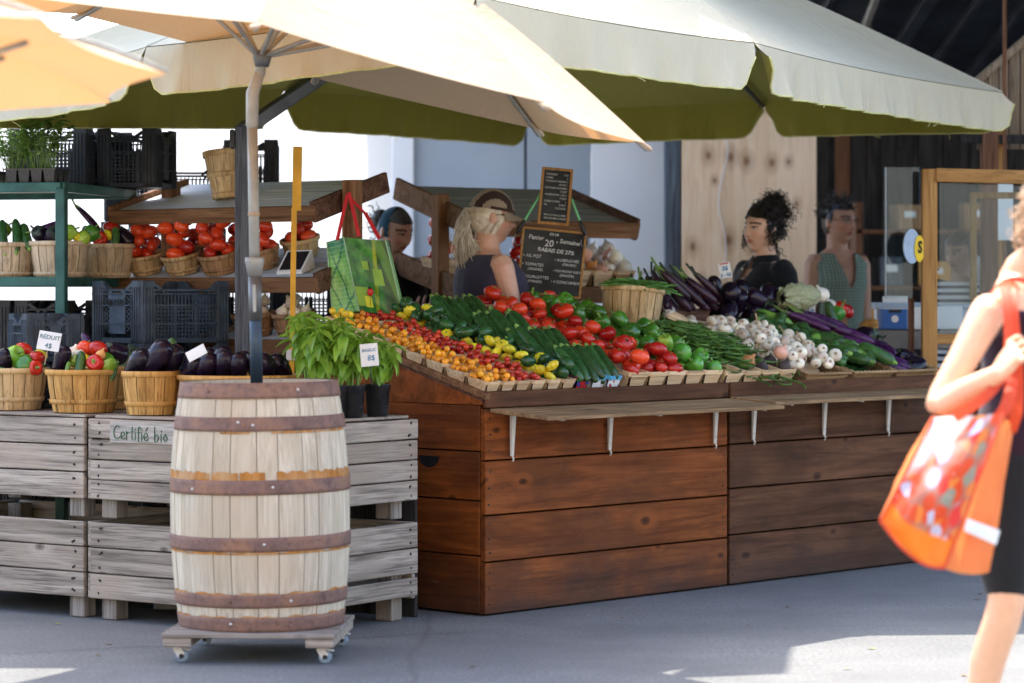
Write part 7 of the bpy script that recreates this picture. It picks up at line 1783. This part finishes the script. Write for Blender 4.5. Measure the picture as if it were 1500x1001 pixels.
# --- dark curly haired vendor in black shirt
def hair_curly_up(t, HM):
    q = random.Random(8)
    m = shell(HM, 1.10, lambda d: (d.z > .50-.12*abs(d.x) and d.y > -.86) or (d.y > -.30 and d.z > -.05) or (d.y > .05 and d.z > -.60), .08, 9)
    for k in range(430):
        d = V((q.gauss(0, .75), q.uniform(-.55, 1), q.uniform(-.35, 1))).normalized()
        if d.z < .50 and d.y < -.15: continue
        p0 = headf(d, 1.06, False); dd = (V((0, .75, .45))+d*.25+V((q.gauss(0, .25), q.gauss(0, .25), q.gauss(0, .25)))).normalized(); curl_(m, p0, dd, q.uniform(.028, .06), q.uniform(.006, .012), q.uniform(1.5, 3), .0026, q, q.uniform(.7, 1.3), 16)
    for k in range(60):   # loose curls round the face and nape
        sx = q.choice((-1, 1)); p0 = headf(V((sx*.85, q.uniform(-.35, .1), q.uniform(.1, .45))).normalized(), 1.08, False); curl_(m, p0, V((sx*.18, q.uniform(-.15, .1), -1)), q.uniform(.07, .14), .009, q.uniform(2, 3.5), .0022, q, 1, 20)
    for k in range(22): p0 = headf(V((q.gauss(0, .4), .9, -.45)).normalized(), 1.03, False); curl_(m, p0, V((q.gauss(0, .3), .35, -1)), q.uniform(.05, .10), .007, 2, .003, q, 1, 16)
    m.build('hair', 'hair_black', t)
    m = MB(); c = V((.0, .088, .132)); m.ell(c, (.047, .046, .046), HM, t=.8)
    for k in range(300):
        a = V((q.gauss(0, 1), q.gauss(0, 1), q.gauss(0, 1))).normalized(); p0 = c+a*.034; tang = a.cross(V((q.gauss(0, 1), q.gauss(0, 1), q.gauss(0, 1)))).normalized()
        curl_(m, p0, (tang+a*.18).normalized(), q.uniform(.04, .08), .010, q.uniform(1.2, 2.5), .0024, q, q.uniform(.7, 1.3), 16)
    for k in range(70): p0 = c+V((q.gauss(0, .03), .03, q.uniform(-.03, .02))); curl_(m, p0, V((q.gauss(0, .35), .75, -.9+q.gauss(0, .3))), q.uniform(.05, .12), .010, q.uniform(2, 3.5), .0022, q, 1, 20)
    o = m.build('bun', 'hair_black', t)
    for v in o.data.vertices: v.co = HM @ v.co if False else v.co
def fix_hair(fn):   # curls are written in head space: move them onto the head afterwards
    def g_(t, HM):
        fn(t, Matrix.Identity(4))
        for ch in t.children:
            if ch.get('hs') is None and ch.name.split('.')[0] in ('hair', 'bun', 'ponytail', 'loose_strands', 'headband', 'earring', 'glasses', 'cap'):
                ch.matrix_local = HM; ch['hs'] = 1
    return g_
def collar(t, HM):
    m = MB()
    for sx in (-1, 1):
        m.grid(lambda u, v: (lambda a: V((sx*sin(a)*(.066+.030*v), .016-cos(a)*(.066+.024*v)-.012*v, 1.437-.042*v+.008*sin(a)-(.022*v if a < .7 else 0))))(.12+u*2.9), 16, 5)
        m.grid(lambda u, v: (lambda a: V((sx*sin(a)*(.064), .016-cos(a)*(.066), 1.400+.038*v)))(.12+u*2.9), 16, 3)
    m.build('collar', 'black_cotton', t)
    m = MB()
    for k in range(4): m.ell((0, -.125+.006*k, 1.375-.05*k), (.006, .003, .006))
    m.build('button', 'paper', t)
    for sx in (-1, 1):
        m = MB(); m.tube([HM @ (V((sx*.082, .012, -.050))+V((.004*cos(a)*sx, .016*cos(a), .018*sin(a)))) for a in [2*pi*i/18 for i in range(19)]], .0022, 6); m.build('earring', 'gold', t)
person('vendor with a dark curly bun, gold hoop earrings and black collared shirt', (1.375, 14.95, 0), radians(-62), 1.10, radians(12), -.02, .02, (.72, .46, .33), 'black_cotton', .42, ARMS, fix_hair(hair_curly_up), extra=collar, vneck=(1.30, .045))
# --- vendor in green check sleeveless blouse, skin and cloth darkened to suggest hall shade
def hair_short_up(t, HM):
    q = random.Random(12)
    m = shell(HM, 1.07, lambda d: (d.z > .50 and d.y > -.85) or (d.y > -.18 and d.z > .0) or (d.y > .15 and d.z > -.5), .05, 10)
    for k in range(120):
        d = V((q.gauss(0, .7), q.uniform(-.7, 1), q.uniform(.1, 1))).normalized()
        if d.z < .5 and d.y < -.2: continue
        p0 = headf(d, 1.05, False); curl_(m, p0, (V((0, .6, .5))+d*.5+V((q.gauss(0, .3), q.gauss(0, .3), q.gauss(0, .3)))), q.uniform(.04, .07), .008, 1.5, .004, q, q.uniform(.7, 1.2), 12)
    m.ell((0, .085, .075), (.045, .040, .042)); m.build('hair', 'hair_black', t)
    m = MB()
    for sx in (-1, 1): m.tube([V((sx*.034+.021*cos(a), -.103+.012*abs(cos(a)), .010+.017*sin(a))) for a in [2*pi*i/16 for i in range(17)]], .0018, 5); m.tube([V((sx*.055, -.090, .014)), V((sx*.078, -.02, .018)), V((sx*.08, .012, .012))], .0016, 5)
    m.tube([V((-.013, -.104, .012)), V((0, -.112, .014)), V((.013, -.104, .012))], .0016, 5); m.build('glasses', 'lens', t)
person('vendor with glasses and dark pinned up hair in a green checked sleeveless blouse', (X(1228, 16.6), 16.6, 0), radians(24), 1.155, radians(16), .02, 0, (.36, .20, .135), 'check', 0, {'j': (((-.138, .008, 1.345), (-.165, .02, 1.07), (-.13, -.12, .88)), ((.138, .008, 1.345), (.178, .03, 1.07), (.17, -.08, .85)))}, fix_hair(hair_short_up), bulk=(.80, .9), vneck=(1.23, .055), topname='blouse')
# --- vendor with headband between the racks
def hair_band(t, HM):
    q = random.Random(21)
    m = shell(HM, 1.05, lambda d: (d.z > .48 and d.y > -.85) or (d.y > -.20 and d.z > -.05) or (d.y > .1 and d.z > -.5), .03, 14)
    for k in range(60): d = V((q.gauss(0, .6), .8, q.uniform(-.5, .6))).normalized(); p0 = headf(d, 1.04, False); curl_(m, p0, V((q.gauss(0, .4), .8, q.gauss(-.1, .5))), q.uniform(.05, .10), .007, 2, .003, q, q.uniform(.7, 1.4), 14)
    m.ell((0, .115, .03), (.05, .045, .05)); m.build('hair', 'hair_grey', t)
    m = shell(HM, 1.085, lambda d: -.12 < (d.y*.80-d.z*.30+.16) < .52 and d.z > -.12, .006, 8); m.build('headband', 'headband', t)
person('vendor with a dark teal headband looking down between the two racks', (X(572, 14.75), 14.75, 0), radians(35), 1.10, radians(12), .33, -.05, (.74, .48, .37), 'black_knit', .45, {'j': (((-.172, .008, 1.345), (-.215, .0, 1.08), (-.10, -.24, 1.06)), ((.172, .008, 1.345), (.215, .0, 1.08), (.05, -.26, 1.12))), 'h': {1: ((-.4, -.5, .6), (0, -.3, 1), .5), -1: ((.4, -.6, .3), (0, 0, 1), .5)}}, fix_hair(hair_band), head_shift=(0, -.03, -.012))
# --- person behind the framed screen
def hair_plain(t, HM):
    m = shell(HM, 1.07, lambda d: (d.z > .45 and d.y > -.85) or (d.y > -.2 and d.z > -.3) or (d.y > .1 and d.z > -.9), .05, 12); m.ell((0, .05, -.06), (.06, .06, .09)); m.build('hair', 'hair_brown', t)
person('dim person in a striped shirt standing behind the framed screen', (X(1408, 15.9), 15.9, 0), radians(-50), 1.03, radians(5), .22, 0, (.30, .16, .11), 'stripe', .42, ARMS, fix_hair(hair_plain))

# --- customer walking past in the sun at the right edge
CTH = radians(62); CF = V((1.545, 8.22, 0)); CMx = T(CF) @ RZ(CTH); CI = CMx.inverted()
def hair_customer(t, HM):
    q = random.Random(31)
    m = shell(HM, 1.10, lambda d: (d.z > .45 and d.y > -.80) or (d.y > -.15 and d.z > -.2) or (d.y > .15 and d.z > -.7), .10, 9)
    for k in range(620):
        d = V((q.gauss(0, .75), q.uniform(-.5, 1), q.uniform(-.6, 1))).normalized()
        if d.z < .42 and d.y < -.15: continue
        p0 = headf(d, 1.05, False); curl_(m, p0, (d+V((q.gauss(0, .5), q.gauss(.2, .4), q.gauss(-.1, .5)))), q.uniform(.04, .085), .011, q.uniform(1.3, 2.6), .0025, q, q.uniform(.75, 1.3), 16)
    m.build('hair', 'hair_curly', t)
sh_w, el_w, wr_w = P(1446, 462, 8.02), P(1374, 594, 7.93), P(1462, 548, 7.83)
loc_ = lambda p: CI @ p
armsK = {'j': ((tuple(loc_(sh_w)), tuple(loc_(el_w)), tuple(loc_(wr_w))), ((.172, -.01, 1.345), (.22, -.05, 1.07), (.20, -.22, .92))),
         'h': {-1: (tuple((loc_(P(1490, 512, 7.80))-loc_(wr_w))), tuple(CI.to_3x3() @ V((.35, .55, -.75))), .95), 1: ((0, -1, -.2), (-1, 0, 0), .4)}}
legsK = (((-.088, 0, .86), tuple(loc_(P(1474, 885, 8.06))), tuple(loc_(V((1.375, 8.10, .078))))), ((.088, 0, .86), (.09, -.16, .48), (.09, -.20, .085)))
def cust_extra(t, HM):
    m = MB(); loft(m, [s for s in TORSO if s[0] < 1.0], .016)
    for hp, kn, an in legsK: m.tube([hp, V(hp)*.5+V(kn)*.5, V(hp)*.20+V(kn)*.80], [.108, .098, .086], 18, sub=3)
    put('shorts', remesh(m, .010, 'shorts', 'shorts', 3), t)
    m = MB()
    for sx in (-1, 1): m.tube([V((sx*.105, -.092, 1.30)), V((sx*.108, -.05, 1.400)), V((sx*.105, .03, 1.405)), V((sx*.09, .10, 1.33))], .0085, 8, sub=4, squash=.5)
    m.build('tank_strap', plain('coral_strap', (.72, .12, .06), .7, .1), t)
cu = person('customer with fair curly hair at the right edge, arm raised to her bag strap', CF, CTH, 1.0, radians(6), .05, 0, (.84, .49, .30), 'tank', 0, armsK, fix_hair(hair_customer), legs=legsK, pants=None, head_shift=(0, -.115, 0), topname='tank_top', shirt_z=(.86, 1.33), extra=cust_extra, brow=(.3, .17, .08))

def fruit_print():
    g = G('printed_fruit_bag'); v, raw = puvnode(g, (6.6, 8.6, 1)); s = g.n('ShaderNodeSeparateXYZ'); g.l(raw, s.inputs[0]); x, y = s.outputs[0], s.outputs[1]
    d = g.voro(v, 1, .9); col = g.voro(v, 1, .9, 'F1', 'Color'); sc2 = g.n('ShaderNodeSeparateColor'); g.l(col, sc2.inputs[0])
    fr = g.ramp(sc2.outputs[0], (0, (.72, .10, .03)), (.40, (.80, .28, .06)), (.62, (.55, .66, .86)), (.76, (.30, .38, .30)), (.86, (.74, .06, .04)), interp='CONSTANT')
    fr = g.mix(g.ramp(d, (.52, 0.0), (.75, .8)), fr, (.42, .22, .16)); fr = g.mix(g.ramp(d, (.05, .55), (.18, 0.0)), fr, (.9, .85, .8))
    s2 = g.n('ShaderNodeSeparateXYZ'); g.l(raw, s2.inputs[0]); raw_y = s2.outputs[1]; e = g.math('ADD', y, g.math('MULTIPLY', x, -1.0)); n = g.noise(v, .5, 3)
    e = g.math('ADD', e, g.math('MULTIPLY', g.math('SUBTRACT', n, .5), .25))
    c = g.mix(g.ramp(e, (.34, 0.0), (.46, 1.0)), fr, (.88, .83, .78))
    c = g.mix(g.ramp(raw_y, (.17, 1.0), (.20, 0.0)), c, (.88, .26, .02))
    return g.bsdf(c, .45, None, .3, trans=(c, .25))
M['orange_cloth'] = plain('orange_bag_cloth', (.90, .30, .085), .6, .12, 5, trans=((.95, .34, .08), .35)); M['orange_red'] = plain('red_orange_strap', (.80, .09, .03), .6, .1, 8, trans=((.8, .12, .03), .2))
o1 = P(1400, 840, 7.8); hb = thing('tote_bag', 'orange fruit print shopping bag hanging from the passing customer', 'bag', o1)
w2 = lambda x, y, d: P(x, y, d)-o1
A_, B_, C_, D_ = w2(1366, 612, 7.83), w2(1468, 606, 7.76), w2(1383, 832, 7.66), w2(1289, 763, 7.74); E_, F_ = w2(1485, 628, 7.90), w2(1449, 838, 7.84); BK = V((.02, .14, .0))
panel('front_panel', hb, A_, B_, C_, D_, fruit_print(), (-.012, -.045, -.008), 20, sag=.035); panel('side_gusset', hb, B_, E_, F_, C_, 'orange_cloth', (.02, .02, -.004), 14, sag=.012)
panel('back_panel', hb, A_+BK, E_, F_, D_+BK, 'orange_cloth', (0, .02, 0), 10); panel('side_gusset', hb, A_, A_+BK, D_+BK, D_, 'orange_cloth', (-.01, 0, 0), 8); panel('bag_base', hb, D_, C_, F_, D_+BK, 'orange_cloth', (0, 0, -.03), 10)
panel('sewn_label', hb, w2(1416, 758, 7.68), w2(1464, 776, 7.80), w2(1458, 797, 7.79), w2(1411, 776, 7.67), 'paper', (0, -.004, 0), 4, V((-.004, -.035, 0)))
m = MB()
for a, b, sg_ in ((A_, D_, 0), (D_, C_, .035), (B_, C_, 0)): m.tube([a+V((0, -.004, 0)), (a*.75+b*.25)+V((0, -.02, -sg_*.76)), (a+b)/2+V((0, -.022, -sg_)), (a*.25+b*.75)+V((0, -.02, -sg_*.76)), b+V((0, -.004, 0))], .0042, 6, sub=3)
m.build('piped_edge', 'orange_red', hb)
def strap(pts, w_):
    m = MB(); n = 14; pts = [V(p) for p in pts]; sm = MB(); 
    path = []
    for i in range(len(pts)-1):
        p0, p1, p2, p3 = pts[max(i-1, 0)], pts[i], pts[i+1], pts[min(i+2, len(pts)-1)]
        for k in range(6): u = k/6; path.append(.5*((2*p1)+(p2-p0)*u+(2*p0-5*p1+4*p2-p3)*u*u+(3*p1-p0-3*p2+p3)*u**3))
    path.append(pts[-1]); vs = []
    for i, p in enumerate(path):
        d = (path[min(i+1, len(path)-1)]-path[max(i-1, 0)]).normalized(); s = d.cross(V((.25, 1, 0)).normalized()).normalized(); vs += [p+s*w_/2, p-s*w_/2]
    m.add(vs, [(2*i, 2*i+1, 2*i+3, 2*i+2) for i in range(len(path)-1)], sm=True); return m
strap([w2(1398, 612, 7.79), w2(1445, 580, 7.80), w2(1470, 545, 7.875), w2(1478, 505, 7.89), w2(1476, 450, 7.93), w2(1471, 422, 8.0), w2(1478, 415, 8.12)], .030).build('strap', 'orange_red', hb)
strap([w2(1462, 615, 7.79), w2(1476, 590, 7.80), w2(1484, 548, 7.88), w2(1486, 505, 7.90), w2(1482, 450, 7.94), w2(1480, 422, 8.02), w2(1487, 414, 8.13)], .036).build('strap', 'orange_red', hb)
strap([w2(1480, 632, 7.88), w2(1490, 600, 7.85), w2(1491, 560, 7.87), w2(1489, 505, 7.895)], .034).build('strap', 'orange_red', hb)
# ---------------------------------------------------------------- prototypes that were not needed
def drop_tree(o):
    for ch in list(o.children): drop_tree(ch)
    bpy.data.objects.remove(o)
for o in list(PROTO.values())+[bk_half, bk_pale, bk_white, bk_small, bk_brown, bk_wide]:
    if o.name not in USED: drop_tree(o)
